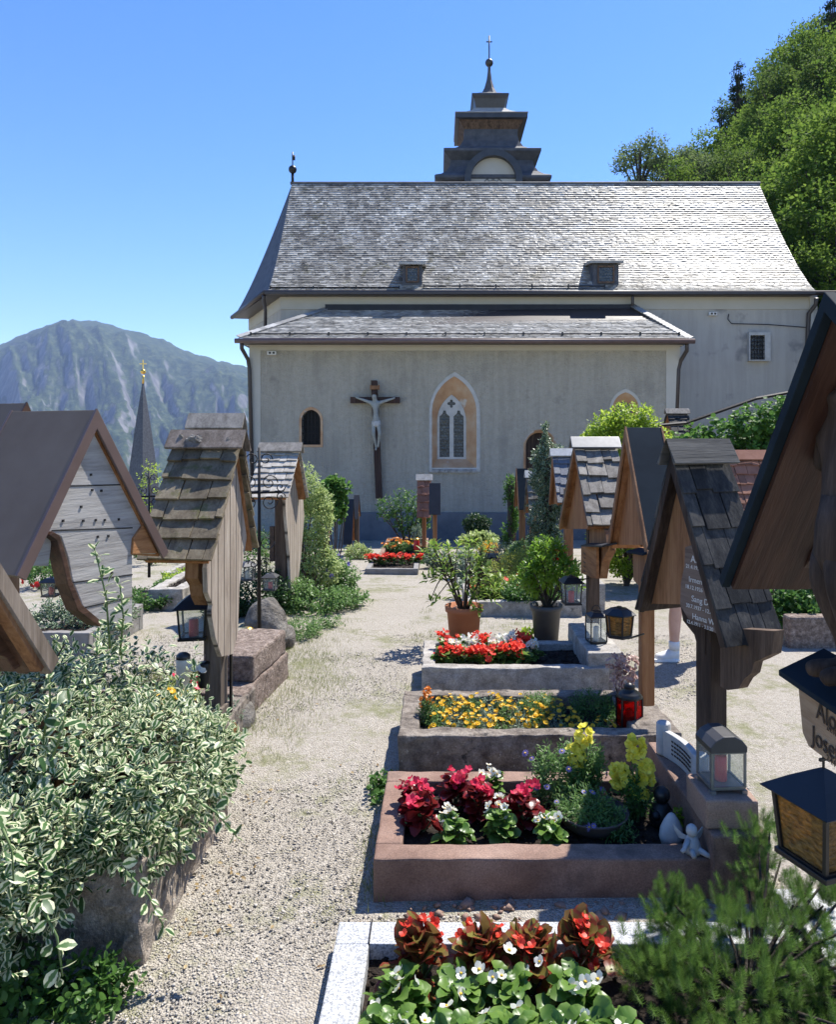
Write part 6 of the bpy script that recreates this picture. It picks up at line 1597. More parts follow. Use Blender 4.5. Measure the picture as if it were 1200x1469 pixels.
labs = ['leftmost white begonia in the pink stone bed', 'middle white begonia in the pink stone bed', 'white begonia in front of the brown bowl', 'white begonia at the back edge of the pink bed']
for i, (lab, (px, py, Y)) in enumerate(zip(labs, l)):
    q = P(px, py, Y); begonia(lab, (q.x, Y, z1), 'l_lime', 'f_white', 'f_centre', w=.06, h=.12, nl=13, nf=4, size=.045, fsize=.018, seed=80 + i, clusters=True)
z3 = G3['soilz']
l = [636, 664, 693, 720, 748]
for i, (lab, px) in enumerate(zip(order(l, 'red begonia', 'in the front row of the grey bed'), l)):
    q = P(px, 935, 4.93); begonia(lab, (q.x, 4.93, z3), 'l_lime', 'f_coral', w=.075, h=.12, nl=9, nf=10, size=.055, fsize=.026, seed=90 + i)
l = [642, 668, 695, 724, 750]
for i, (lab, px) in enumerate(zip(order(l, 'white begonia', 'in the back row of the grey bed'), l)):
    q = P(px, 920, 5.14); begonia(lab, (q.x, 5.14, z3), 'l_lime', 'f_coral' if i in (0, 2, 4) else 'f_white', w=.085, h=.14, nl=9, nf=9, size=.06, fsize=.026, seed=100 + i)
    if i in (0, 2, 4): bpy.data.objects[-1]['x'] = 0
    q = P(px + 12, 925, 5.05); begonia(lab.replace('back row', 'middle row'), (q.x, 5.05, z3), 'l_lime', 'f_white', 'f_centre', w=.07, h=.12, nl=8, nf=8, size=.055, fsize=.024, seed=110 + i)
for o_ in list(bpy.data.objects):
    if o_.get('label', '').endswith('in the back row of the grey bed') and o_.get('label', '').split(' white ')[0] in ('leftmost', 'third from left', 'fifth from left'):
        o_['label'] = o_['label'].replace('white', 'red')
# coral row of the far bed and mixed flowers
c = G7.location; 
for i in range(7):
    lab = order(range(7), 'coral begonia', 'in the low bed at the path end')[i]
    begonia(lab, (c.x - .36 + .12 * i, c.y, G7['soilz']), 'l_mid', 'f_coral', w=.08, h=.13, nl=7, nf=10, size=.06, fsize=.03, seed=120 + i)
c = G8.location; e = shrub('mixed_flowers', 'mixed orange and yellow flowers filling the raised pinkish bed', (c.x - .12, c.y, G8['soilz']), [(0, 0, .08, .3, .18, .12)], 230, .07, 7, .05, 'l_herb', seed=130, cat='flowers', stem='stem_g', nst=5, r0=.004)
t, d = blob_tips([(0, 0, .12, .32, .2, .13)], 40, inner=.05, zmin=.06, seed=5); blossoms('blossom', e, M['f_orange'], t, d, .04, 5, 5)
t, d = blob_tips([(.1, 0, .12, .3, .2, .13)], 25, inner=.05, zmin=.06, seed=15); blossoms('blossom_yellow', e, M['f_yel'], t, d, .035, 5, 5)
e = shrub('dwarf_conifer', 'small conifer in a dark pot on the raised pinkish bed', (c.x + .22, c.y + .02, G8['soilz'] + .12), [(0, 0, .2, .12, .12, .2)], 130, .08, 9, .035, 'l_blue', T_LONG, seed=131, nst=3, up=1, cat='conifer')
mb = MB(); mb.smooth = True; mb.lathe([(.09, -.12), (.12, 0), (.10, 0), (.09, -.02)], (0, 0, 0), 14); mb.build('pot', M['clay_brown'], e)
shrub('lanky_shrub', 'lanky olive shrub leaning before the church wall beside the centre pair', (P(585, 780, 14.0).x, 14.0, gz(0, 14)), [(-.35, 0, .85, .3, .25, .25), (0, 0, 1.0, .28, .25, .25), (.25, 0, .75, .25, .25, .25), (.05, 0, .55, .4, .25, .2)], 330, .12, 6, .07, 'l_mid', seed=132, nst=16, r0=.015)
shrub('boxwood_ball', 'small clipped boxwood ball beside the centre pair of markers', (P(611, 795, 12.1).x, 12.1, gz(0, 12)), [(0, 0, .12, .13, .13, .13)], 190, .05, 6, .035, 'l_dark', seed=133, nst=4)
shrub('silver_plant', 'silvery leaved plant in front of the centre markers', (P(628, 815, 11.0).x, 11.0, gz(0, 11)), [(0, 0, .12, .22, .2, .16)], 200, .08, 7, .05, 'l_blue', seed=134, cat='plant', nst=4)
shrub('low_herb', 'pale green clump at the foot of the dark slate coloured marker', (P(514, 785, 12.6).x, 12.6, gz(0, 12.6)), [(0, 0, .12, .25, .2, .15)], 180, .08, 7, .05, 'l_varil', seed=135, cat='plant', nst=4)

# ---- marigolds
z2 = G2['soilz']
gx_ = np.linspace(.0, .62, 8)
for j, (yy, row) in enumerate(((3.80, 'front'), (3.95, 'middle'), (4.10, 'back'))):
    for i, xx in enumerate(gx_):
        if row == 'back' and i > 6: continue
        lab = order(gx_, 'golden marigold', 'in the ' + row + ' row of the dark stone bed')[i]
        e = plant('marigold', lab, 'marigold', (xx - .02 + rnd.uniform(-.02, .02) + .02 * j, yy + rnd.uniform(-.02, .02), z2), 0, 'golden marigolds')
        o, t, d = foliage('foliage', e, M['l_blue' if i % 2 else 'l_herb'], [(0, 0, .035, .06, .06, .04)], 34, .03, 6, .026, T_LONG, 140 + i + 10 * j)
        t, d = blob_tips([(0, 0, .04, .062, .062, .05)], 17, inner=.1, zmin=.03, seed=i + 9 * j); blossoms('blossom', e, M['f_yel'], t, d + np.array([0, -.2, .6]), .014, 7, i, centre=M['f_centre'], csize=.4)
for i, (xx, yy) in enumerate(((.66, 3.79), (.76, 3.78), (.85, 3.80), (.66, 4.05), (.72, 3.92))):
    lab = ['left marigold', 'middle marigold', 'right marigold', 'rear marigold', 'small marigold'][i] + ' between the two green cushions of the dark stone bed'
    e = plant('marigold', lab, 'marigold', (xx, yy, z2), 0, 'golden marigolds'); foliage('foliage', e, M['l_herb'], [(0, 0, .03, .05, .05, .03)], 24, .03, 6, .024, T_LONG, 190 + i)
    t, d = blob_tips([(0, 0, .035, .055, .055, .045)], 11, inner=.1, zmin=.025, seed=i + 70); blossoms('blossom', e, M['f_yel'], t, d + np.array([0, -.2, .6]), .014, 7, i, centre=M['f_centre'], csize=.4)
shrub('cushion_plant', 'bright green feathery cushion among the marigolds', (P(772, 1022, 4.0).x, 4.02, z2), [(0, 0, .05, .11, .12, .09)], 300, .05, 8, .022, 'l_herb', T_LONG, seed=200, cat='cushion plant', stem='stem_g', nst=4, up=1, r0=.003)
shrub('cushion_plant', 'darker green heather cushion behind the red glass lantern', (P(848, 1018, 4.05).x, 4.05, z2), [(0, 0, .05, .13, .11, .09), (.06, -.1, .03, .08, .06, .06)], 320, .05, 8, .022, 'l_mid', T_LONG, seed=201, cat='cushion plant', stem='stem_g', nst=4, up=1, r0=.003)
e = shrub('snapdragon', 'orange flowering spike at the left end of the marigold bed', (P(614, 1035, 3.88).x, 3.88, z2), [(0, 0, .07, .05, .05, .08)], 110, .05, 7, .03, 'l_herb', T_LONG, seed=202, cat='flowers', stem='stem_g', nst=5, up=1.3, r0=.003)
t, d = blob_tips([(.0, 0, .17, .025, .02, .06), (-.035, 0, .13, .01, .01, .04), (.03, 0, .12, .01, .01, .03)], 34, inner=.6, seed=5); blossoms('blossom', e, M['f_orange'], t, d, .012, 4, 5)
e = shrub('dried_hydrangea', 'dried pinkish hydrangea heads beside the orange post', (P(893, 1040, 4.15).x, 4.16, z2), [(0, 0, .12, .07, .07, .12)], 60, .06, 5, .03, 'f_dry', seed=203, cat='flowers', stem='stem_b', nst=14, r0=.004)
t, d = blob_tips([(-.03, 0, .26, .05, .05, .045), (.04, 0, .25, .05, .05, .04), (.0, -.03, .20, .05, .04, .04), (.05, 0, .17, .03, .03, .04)], 120, inner=.2, seed=5); blossoms('blossom', e, M['f_dry'], t, d, .018, 4, 5)
# ---- planted bowl and snapdragons on the pink grave
q = P(850, 1190, 2.93); bo = plant('planted_bowl', 'shallow brown bowl overflowing with small blue daisies on the pink grave', 'planted bowl', (q.x, 2.93, z1), 0)
mb = MB(); mb.smooth = True; mb.lathe([(.075, 0), (.12, .035), (.142, .075), (.146, .082), (.136, .082), (.12, .06)], (0, 0, 0), 28); mb.build('bowl', M['clay_brown'], bo)
foliage('foliage', bo, M['l_herb'], [(-.02, 0, .10, .14, .13, .06), (.07, -.08, .06, .09, .06, .06)], 330, .06, 7, .028, T_LONG, 210)
t, d = blob_tips([(0, -.02, .10, .16, .15, .07)], 16, inner=.05, zmin=.04, seed=5); blossoms('blossom', bo, M['f_blue'], t, d + np.array([0, -.4, .3]), .015, 11, 5, centre=M['f_centre'], csize=.4, tmpl=T_LONG)
e = shrub('daisy_bush', 'loose green bush with pale daisies behind the brown bowl', (P(800, 1150, 3.14).x, 3.14, z1), [(0, 0, .10, .15, .10, .13), (.10, .02, .16, .12, .10, .12), (-.03, .02, .17, .08, .08, .08)], 420, .07, 8, .032, 'l_herb', T_LONG, seed=212, stem='stem_g', nst=12, r0=.003, up=.8)
t, d = blob_tips([(.02, 0, .15, .18, .12, .15)], 14, inner=.05, zmin=.1, seed=5); blossoms('blossom', e, M['f_blue'], t, d + np.array([0, -.4, .3]), .015, 11, 5, centre=M['f_centre'], csize=.4, tmpl=T_LONG)
for i, (lab, px, Y, hs, sp) in enumerate((('yellow snapdragon behind the brown bowl in the pink bed', 838, 3.12, .30, [(0, .30), (-.035, .22)]), ('taller yellow snapdragon in front of the scroll stone', 912, 3.0, .33, [(0, .30), (-.065, .19), (.045, .2), (.01, .13)]))):
    q = P(px, 1150, Y); e = plant('snapdragon', lab, 'snapdragon', (q.x, Y, z1), 0, 'yellow snapdragons')
    foliage('foliage', e, M['l_mid'], [(0, 0, .11, .08, .07, .10)], 90, .06, 7, .035, T_LONG, 220 + i)
    bl = [(dx, 0, z, .032, .03, .05) for dx, z in sp]
    t, d = blob_tips(bl, 34 * len(sp), inner=.5, seed=i); blossoms('blossom', e, M['f_lemon'], t, d, .022, 5, i, open_=.75)
    stems('stem', e, M['stem_g'], (0, 0, 0), [(dx, 0, z) for dx, z in sp], .005, .004, seed=i)
shrub('low_herb', 'small bright green seedling beside the dark figurine', (.955, 2.93, z1), [(0, 0, .05, .03, .03, .04)], 28, .04, 5, .028, 'l_yel', seed=225, cat='herb', stem='stem_g', nst=4, r0=.003)
shrub('path_weed', 'round leaved weed at the left edge of the dark stone bed', (-.26, 3.42, 0), [(0, 0, .04, .07, .14, .05), (.06, -.1, .06, .04, .06, .05)], 60, .04, 4, .034, 'l_mid', T_ROUND, seed=226, cat='weed', stem='stem_g', nst=4, r0=.002)
# ---- potted shrubs
def pot(label, px, Y, r, h, mat, fol, seed):
    q = P(px, 870, Y); e = plant('potted_shrub', label, 'potted shrub', (q.x, Y, gz(q.x, Y)), 0, 'potted shrubs on the gravel')
    mb = MB(); mb.smooth = True; mb.lathe([(r * .78, 0), (r * .96, h * .86), (r * 1.06, h * .87), (r * 1.08, h), (r * .94, h), (r * .92, h * .9), (0.001, h * .88)], (0, 0, 0), 32); mb.build('pot', mat, e)
    pos = np.stack([(rr := r * .85 * np.sqrt(rng.random(160))) * np.cos(a_ := rng.uniform(0, 6.28, 160)), rr * np.sin(a_), np.full(160, h * .9)], -1); crumbs('soil_crumbs', pos, rng.uniform(.006, .014, 160), M['soil'] if seed == 2 else M['pebble'], e)
    return e, q
e, q = pot('terracotta pot with an open branching rhododendron', 666, 6.0, .145, .34, M['terracotta'], None, 1)
tips = []
r_ = np.random.default_rng(4)
for i in range(58):
    a = r_.uniform(0, 6.28); rr = r_.uniform(.08, .36); tips.append((math.cos(a) * rr, math.sin(a) * rr * .8, .30 + r_.uniform(.12, .62) - rr * .25))
tips = np.array(tips); mb = MB(); mb.smooth = True
mains = []
for i in range(7):
    a = 6.283 * i / 7 + .3; m1 = Vector((math.cos(a) * .09, math.sin(a) * .08, .44)); m2 = Vector((math.cos(a) * .17, math.sin(a) * .15, .60)); mains.append((m1, m2))
    mb.tube([(math.cos(a) * .02, math.sin(a) * .02, .28), m1, m2], [.014, .010, .007], 6)
for t_ in tips:
    t_ = Vector(t_); m1, m2 = min(mains, key=lambda m_: (m_[1] - t_).length); s_ = m1.lerp(m2, rnd.uniform(.4, 1)); mb.tube([s_, s_.lerp(t_, .5) + Vector((0, 0, .02)), t_], [.006, .005, .003], 5)
mb.build('branch', M['bark'], e)
dr = nrmz(tips - np.array([0, 0, .25]) + np.array([0, 0, .1])); V, F, U = spray(tips, dr, .05, 9, .095, spread=1.0, tmpl=T_LONG, seed=3, upn=.8); npmesh('foliage', V, F, M['l_rhodo'], e, U)
e, q = pot('dark grey plastic pot with a dense bright green shrub', 784, 6.2, .128, .31, M['greypot'], None, 2)
o, t, d = foliage('foliage', e, M['l_rhodo2'], [(0, 0, .62, .24, .22, .20), (-.12, 0, .56, .18, .18, .16), (.16, 0, .58, .18, .18, .16), (.02, 0, .78, .16, .16, .14)], 170, .10, 12, .085, T_LONG, 230, inner=.5, up=1.0, spread=.9, zmin=.40)
stems('stem', e, M['bark'], (0, 0, .26), [tuple(t[i]) for i in range(0, len(t), 6)], .007, .003, seed=3, bend=.5)
shrub('path_weed', 'small primrose with yellow bud beside the dark grey pot', (P(757, 905, 6.25).x, 6.25, gz(0, 6.2)), [(0, 0, .05, .07, .06, .05)], 22, .05, 4, .065, 'l_yel', seed=231, cat='weed', stem='stem_g', nst=3, r0=.002)
# ---- right middle row shrubs
for i, (lab, px, Y, z0_, blobs, n, lf, tm, sz, up) in enumerate((
    ('golden spreading juniper behind the potted shrubs', 748, 8.8, .1, [(0, 0, .22, .36, .34, .20), (.16, .1, .26, .28, .3, .18), (-.14, 0, .14, .24, .3, .16)], 760, 'l_juniper', T_LONG, .04, .6),
    ('narrow cone shaped dwarf spruce left of the golden juniper', 692, 9.2, 0, [(0, 0, .18, .13, .13, .2), (0, 0, .38, .08, .08, .2)], 420, 'l_conifer', T_LONG, .035, 1.0),
    ('feathery blue green tuft left of the dwarf spruce', 668, 9.8, 0, [(0, 0, .2, .22, .2, .22)], 330, 'l_blue', T_LONG, .05, 1.3),
    ('small golden yellow cushion near the church on the right row', 703, 12.2, .1, [(0, 0, .12, .16, .14, .12)], 170, 'f_yel', T_LONG, .05, .7),
    ('pale leaved hosta in the far right bed', 688, 13.2, .15, [(0, 0, .16, .32, .2, .12)], 150, 'l_varil', T_OV, .11, .5),
    ('dark bush against the church wall behind the hosta', 684, 14.2, .25, [(0, 0, .28, .28, .2, .22)], 260, 'l_dark', T_OV, .06, .5),
    ('olive green shrub between hosta and the two ivy pillars', 765, 10.4, 0, [(0, 0, .3, .36, .3, .26), (-.2, 0, .2, .26, .2, .2)], 420, 'l_herb', T_OV, .05, .5),
    ('low bronze foliage plant behind the terracotta pot', 722, 7.6, .12, [(0, 0, .12, .34, .2, .14)], 300, 'l_rhodo', T_OV, .05, .5),
    ('pale flowering ground cover below the golden juniper', 690, 8.2, .1, [(0, 0, .06, .34, .16, .08)], 240, 'l_blue', T_OV, .035, .5),
    ('mixed green plants in the pale stone bed', 760, 7.3, .12, [(0, 0, .1, .3, .16, .12)], 240, 'l_mid', T_OV, .045, .6),
    ('grey green lavender clump in the far right bed', 728, 11.6, 0, [(0, 0, .22, .3, .25, .18)], 240, 'l_blue', T_LONG, .05, 1.0))):
    X = P(px, 700, Y).x; g = gz(X, Y) + z0_
    e = shrub('bed_plant', lab, (X, Y, g), blobs, n, .08, 8, sz, lf, tm, seed=240 + i, cat='plant', group='plants in the beds of the right row', up=up, nst=5)
    if 'flowering' in lab:
        t, d = blob_tips([(0, 0, .08, .34, .16, .08)], 40, inner=.05, zmin=.04, seed=3); blossoms('blossom', e, M['f_white'], t, d, .02, 5, 2)
    if 'bronze' in lab:
        t, d = blob_tips([(0, 0, .12, .34, .2, .14)], 14, inner=.05, zmin=.06, seed=3); blossoms('blossom', e, M['f_coral'], t, d, .03, 5, 2)
# ---- ivy pillars
def ivy_pillar(label, px, Y, pyt, pyb, r_, leaf, seed, n, spike=0):
    X = P(px, 700, Y).x; g = gz(X, Y); zt = P(px, pyt, Y).z - g
    bl = []; k_ = 7
    for i in range(k_):
        u = i / (k_ - 1); bl.append((rnd.uniform(-.06, .06) + (.05 if i > 4 else 0), 0, zt * (.1 + .78 * u), r_ * rnd.uniform(.85, 1.2) * (1.0 if u < .8 else 1.1), r_, zt * .14))
    if spike: bl += [(-.02, 0, zt * 1.0, .10, .1, .16), (-.03, 0, zt * 1.12, .04, .04, .14)]
    e = plant('ivy_pillar', label, 'ivy', (X, Y, g))
    o, t, d = foliage('foliage', e, M[leaf], bl, n, .08, 6, .06, T_OV, seed, inner=.35)
    mb = MB(); mb.tube([(0, 0, -.05), (0, 0, zt * .9)], .05, 6); mb.build('post', M['bark'], e)
ivy_pillar('tall ivy covered pillar with pale tips left of the blue slated marker', 786, 9.2, 640, 790, .21, 'l_ivyv', 300, 1400, 1)
ivy_pillar('slimmer ivy covered post left of the far dark sheet roof', 733, 11.8, 684, 770, .11, 'l_ivy', 301, 420)
# ---- privet and ivy wall
X = P(905, 640, 9.0).x; shrub('privet_bush', 'luminous yellow green privet bush rising behind the right hand markers', (X, 9.2, gz(X, 9)), [(0, 0, 1.80, .50, .42, .36), (-.40, 0, 1.65, .30, .36, .28), (.36, 0, 1.70, .30, .36, .30), (.05, 0, 2.06, .34, .3, .24), (0, 0, 1.2, .55, .5, .5), (-.2, 0, 1.95, .28, .3, .24), (0, 0, .6, .5, .4, .5)], 2000, .12, 9, .07, 'l_yel', seed=310, up=.9, nst=24, r0=.014)
a = P(985, 640, 9.4); b2 = P(1160, 575, 9.4)
e = plant('ivy_wall', 'sloping garden wall smothered in green ivy on the right below the church', 'ivy wall', (a.x, 9.6, gz(0, 9.4)))
ln = b2.x - a.x; za = P(985, 645, 9.4).z - gz(0, 9.4); zb_ = P(1145, 575, 9.4).z - gz(0, 9.4)
mb = MB(); mb.hexa([(0, .1, 0), (ln + 1.5, .1, 0), (ln + 1.5, .45, 0), (0, .45, 0), (0, .1, za - .1), (ln + 1.5, .1, zb_ + .3), (ln + 1.5, .45, zb_ + .3), (0, .45, za - .1)]); mb.build('wall', M['greystone'], e)
bl = [(ln * u * 1.5 - .1, -.02 + .04 * math.sin(9 * u), (za + (zb_ - za) * u * 1.4) * v - .05, .32, .30, .26) for u in np.linspace(0, 1, 8) for v in (1.0, .82, .62, .42)]
o, t, d = foliage('foliage', e, M['l_ivy'], bl, 2300, .09, 6, .085, T_ROUND, 320, inner=.4, up=.3, droop=.2, zmin=.15)
mb = MB(); pa = P(946, 598, 11.5) ; q0 = P(1000, 601, 10.5); q1 = P(1085, 572, 10.5); q2 = P(1150, 560, 10.5); mb.tube([P(930, 612, 10.5), P(985, 607, 10.5), q1, q2], .025, 6); o = mb.build('handrail', M['iron'], None); tag(o, 'thin dark handrail sloping up above the ivy wall', 'handrail')
shrub('leafy_border', 'broad leaved green plants behind the low brown wall on the right', (P(1165, 870, 6.3).x, 6.35, gz(0, 6.3)), [(0, 0, .30, .42, .22, .2), (.5, 0, .33, .4, .25, .22), (-.2, -.1, .25, .2, .2, .14)], 360, .1, 6, .10, 'l_mid', seed=330, cat='plant', nst=8)
shrub('leafy_border', 'deep green laurel bush in the shade behind the nearest marker', (P(1195, 790, 8.0).x, 8.1, gz(0, 8)), [(0, 0, .55, .6, .4, .6), (.6, 0, .7, .6, .4, .7)], 600, .12, 6, .10, 'l_dark', seed=331, cat='bush', nst=8)
# ---- mugo pine
e = plant('dwarf_pine', 'dense dwarf mountain pine filling the lower right corner', 'pine', (.90, 2.14, 0))
bl = [(0, 0, .12, .30, .26, .16), (.28, .05, .16, .28, .26, .17), (-.10, -.15, .10, .24, .2, .13), (.18, -.22, .11, .28, .2, .14), (.18, .34, .26, .13, .10, .15), (-.16, .20, .16, .12, .12, .12), (.42, -.2, .12, .2, .25, .15), (.05, .18, .15, .2, .14, .12), (.62, -.05, .14, .3, .25, .17), (-.22, .02, .12, .18, .18, .13), (.35, .22, .16, .2, .16, .14)]
t, d = blob_tips(bl, 1800, inner=.7, up=1.3, bump=.3, jitter=.28, zmin=.03, seed=340)
r_ = np.random.default_rng(5); n_ = len(t); parts = []
ref = nrmz(np.cross(d, r_.normal(size=(n_, 3)))); ref2 = np.cross(d, ref); ln_ = r_.uniform(.035, .062, (n_, 1))
NEED = 84
for j in range(NEED):
    u = j / NEED; a = j * 2.399 + r_.uniform(0, .5, n_); rad = ref * np.cos(a)[:, None] + ref2 * np.sin(a)[:, None]
    pos = t - d * (ln_ * (1 - u)); ld = d * (.55 + .5 * u ** 3) + rad * (1.0 - .55 * u ** 3)
    parts.append(scatter(T_NEEDLE, pos, ld, rad + d * .3, (.023 - .005 * u) * r_.uniform(.85, 1.15, n_)))
V, F, U = merge(parts); npmesh('needles', V, F, M['l_conifer'], e, U)
stems('branch', e, M['bark'], (0, 0, 0), [tuple(t[i] - d[i] * .06) for i in range(0, len(t), 16)], .007, .003, seed=9)
# ---- grass and loose stones
def tufts(name, label, pts, n, size, mat, spread=.05):
    pts = np.array(pts); idx = rng.integers(0, len(pts), n); pos = pts[idx] + np.concatenate([rng.normal(size=(n, 2)) * spread, np.zeros((n, 1))], 1)
    pos[:, 2] = [gz(x, y) for x, y in pos[:, :2]]
    a = rng.uniform(0, 6.28, n); dr = np.stack([np.cos(a) * .5, np.sin(a) * .5, np.ones(n) * rng.uniform(.4, 1, n)], -1)
    nn = np.stack([np.cos(a), np.sin(a), np.zeros(n)], -1) * -1 + rng.normal(size=(n, 3)) * .3
    V, F, U = scatter(T_BLADE, pos, dr, nn, size * rng.uniform(.5, 1.2, n)); return tag(npmesh(name, V, F, mat, None, U), kind='stuff')
pts = []
for _ in range(420):
    px, py = rnd.choice(((rnd.gauss(420, 34), rnd.uniform(850, 990)), (rnd.gauss(400, 40), rnd.uniform(900, 1060)), (rnd.uniform(430, 510), rnd.uniform(800, 870)), (rnd.gauss(450, 40), rnd.uniform(840, 1000))))
    q = G(px, py); pts.append((q.x, q.y, q.z))
tufts('grass', '', pts, 15000, .036, M['l_grass'], .07)
pts = []
for _ in range(160):
    px, py = rnd.choice(((rnd.uniform(545, 575), rnd.uniform(1110, 1200)), (rnd.uniform(522, 545), rnd.uniform(1200, 1300)), (rnd.uniform(1100, 1200), rnd.uniform(912, 930)), (rnd.uniform(595, 640), rnd.uniform(870, 960)), (rnd.uniform(370, 420), rnd.uniform(960, 1090)), (rnd.uniform(640, 830), rnd.uniform(885, 905)), (rnd.uniform(180, 320), rnd.uniform(880, 920)), (rnd.uniform(90, 200), rnd.uniform(930, 1000)), (rnd.uniform(0, 60), rnd.uniform(828, 845)), (rnd.uniform(470, 600), rnd.uniform(812, 830)), (rnd.gauss(450, 60), rnd.uniform(900, 1150)), (rnd.uniform(560, 600), rnd.uniform(960, 1110))))
    q = G(px, py); pts.append((q.x, q.y, q.z))
tufts('grass', '', pts, 3600, .042, M['l_grass'], .035)
n = 120000
yy = 1.25 + 5.2 * rng.random(n) ** 1.7; xx = rng.uniform(-1.35, 1.0, n) * (.6 + .25 * yy)
keep = np.ones(n, bool)
for g in (G0, G1, G2, G3):
    bb = [Vector(c) for o_ in g.children for c in o_.bound_box]; hx = max(v.x for v in bb); hy = max(v.y for v in bb)
    keep &= ~((abs(xx - g.location.x) < hx) & (abs(yy - g.location.y) < hy))
keep &= ~((xx < -.93) & (yy > 2.27) & (yy < 3.3))
xx, yy = xx[keep], yy[keep]; zz = np.array([gz(0, y) for y in yy]) + .001
crumbs('gravel', np.stack([xx, yy, zz], -1), rng.uniform(.002, .0046, len(xx)) * rng.choice([1, 1, 1, 1, 1, 1, 1.9], len(xx)), M['pebble'])
# dry leaves and seedlings strewn on the gravel
pos = []
for _ in range(150):
    px, py = rnd.choice(((rnd.gauss(280, 50), rnd.gauss(1290, 45)), (rnd.gauss(340, 40), rnd.gauss(1110, 60)), (rnd.uniform(250, 560), rnd.uniform(1000, 1460)))); q = G(px, py); pos.append((q.x, q.y, .008))
pos = np.array(pos); n = len(pos); a = rng.uniform(0, 6.28, n); V, F, U = scatter(T_OV, pos, np.stack([np.cos(a), np.sin(a), rng.uniform(-.1, .3, n)], -1), np.stack([rng.normal(size=n) * .4, rng.normal(size=n) * .4, np.ones(n)], -1), rng.uniform(.010, .024, n))
tag(npmesh('leaf_litter', V, F, M['l_litter'], None, U), kind='stuff')
n = 130; xx = rng.uniform(-.1, 1.0, n); yy = rng.uniform(2.42, 2.61, n)
crumbs('rubble', np.stack([xx, yy, np.full(n, .004)], -1), rng.uniform(.006, .016, n) * rng.choice([1, 1, 1, 2.2], n), M['pink2'])
# ------------------------------------------------------------------ trees on the hillside
def tree_parts(name, seed, leaf, H, blobs, n, L, k, size, tmpl=T_DIAW, inner=.5, up=.3, trunk=.18, droop=0, jitter=.5):
    e = empty(name, 'proto', 'tree', (0, 0, 0))
    o, t, d = foliage('crown', e, M[leaf], blobs, n, L, k, size, tmpl, seed, inner=inner, up=up, bump=.3, droop=droop, jitter=jitter)
    mb = MB(); mb.smooth = True
    mb.tube([(0, 0, -1.5), (.05, 0, H * .3), (-.05, .05, H * .6), (0, 0, H * .9)], [trunk, trunk * .8, trunk * .5, trunk * .15], 8)
    for b_ in blobs:
        z_ = min(b_[2] * .7, H * .65); mb.tube([(0, 0, z_), ((b_[0]) * .5, b_[1] * .5, (z_ + b_[2]) / 2 + .2), (b_[0], b_[1], b_[2])], [trunk * .4, trunk * .28, trunk * .1], 5)
    mb.build('trunk', M['bark'], e)
    return e
def crownblobs(seed, H, Rr, z0, n, rb):
    r = random.Random(seed); out = []
    for i in range(n):
        u = r.random(); z_ = z0 + (H - z0) * (.05 + .9 * u); env = Rr * math.sin(math.pi * min(1, .18 + .80 * u)) ** .8
        a = r.uniform(0, 6.28); q = env * r.uniform(.25, .9); s_ = rb * r.uniform(.7, 1.25)
        out.append((q * math.cos(a), q * math.sin(a), z_, s_, s_, s_ * .8))
    return out
protos = {}
for nm, sd, lf, H, Rr, z0_, nb, rb, n, sz in (('b1', 1, 'l_treeb', 10, 3.4, 1.5, 26, 1.15, 1900, .22), ('b2', 2, 'l_treem', 11, 3.4, 2, 26, 1.15, 1900, .22), ('b3', 3, 'l_treed', 11, 3.2, 2, 24, 1.2, 1700, .22), ('p1', 4, 'l_treep', 8, 2.2, 1.5, 24, .7, 1200, .17), ('b4', 6, 'l_treeb', 9, 3.0, 1, 24, 1.1, 1700, .22)):
    protos[nm] = tree_parts('broadleaf_tree', 400 + sd, lf, H, crownblobs(sd, H, Rr, z0_, nb, rb), n, .55, 6, sz)
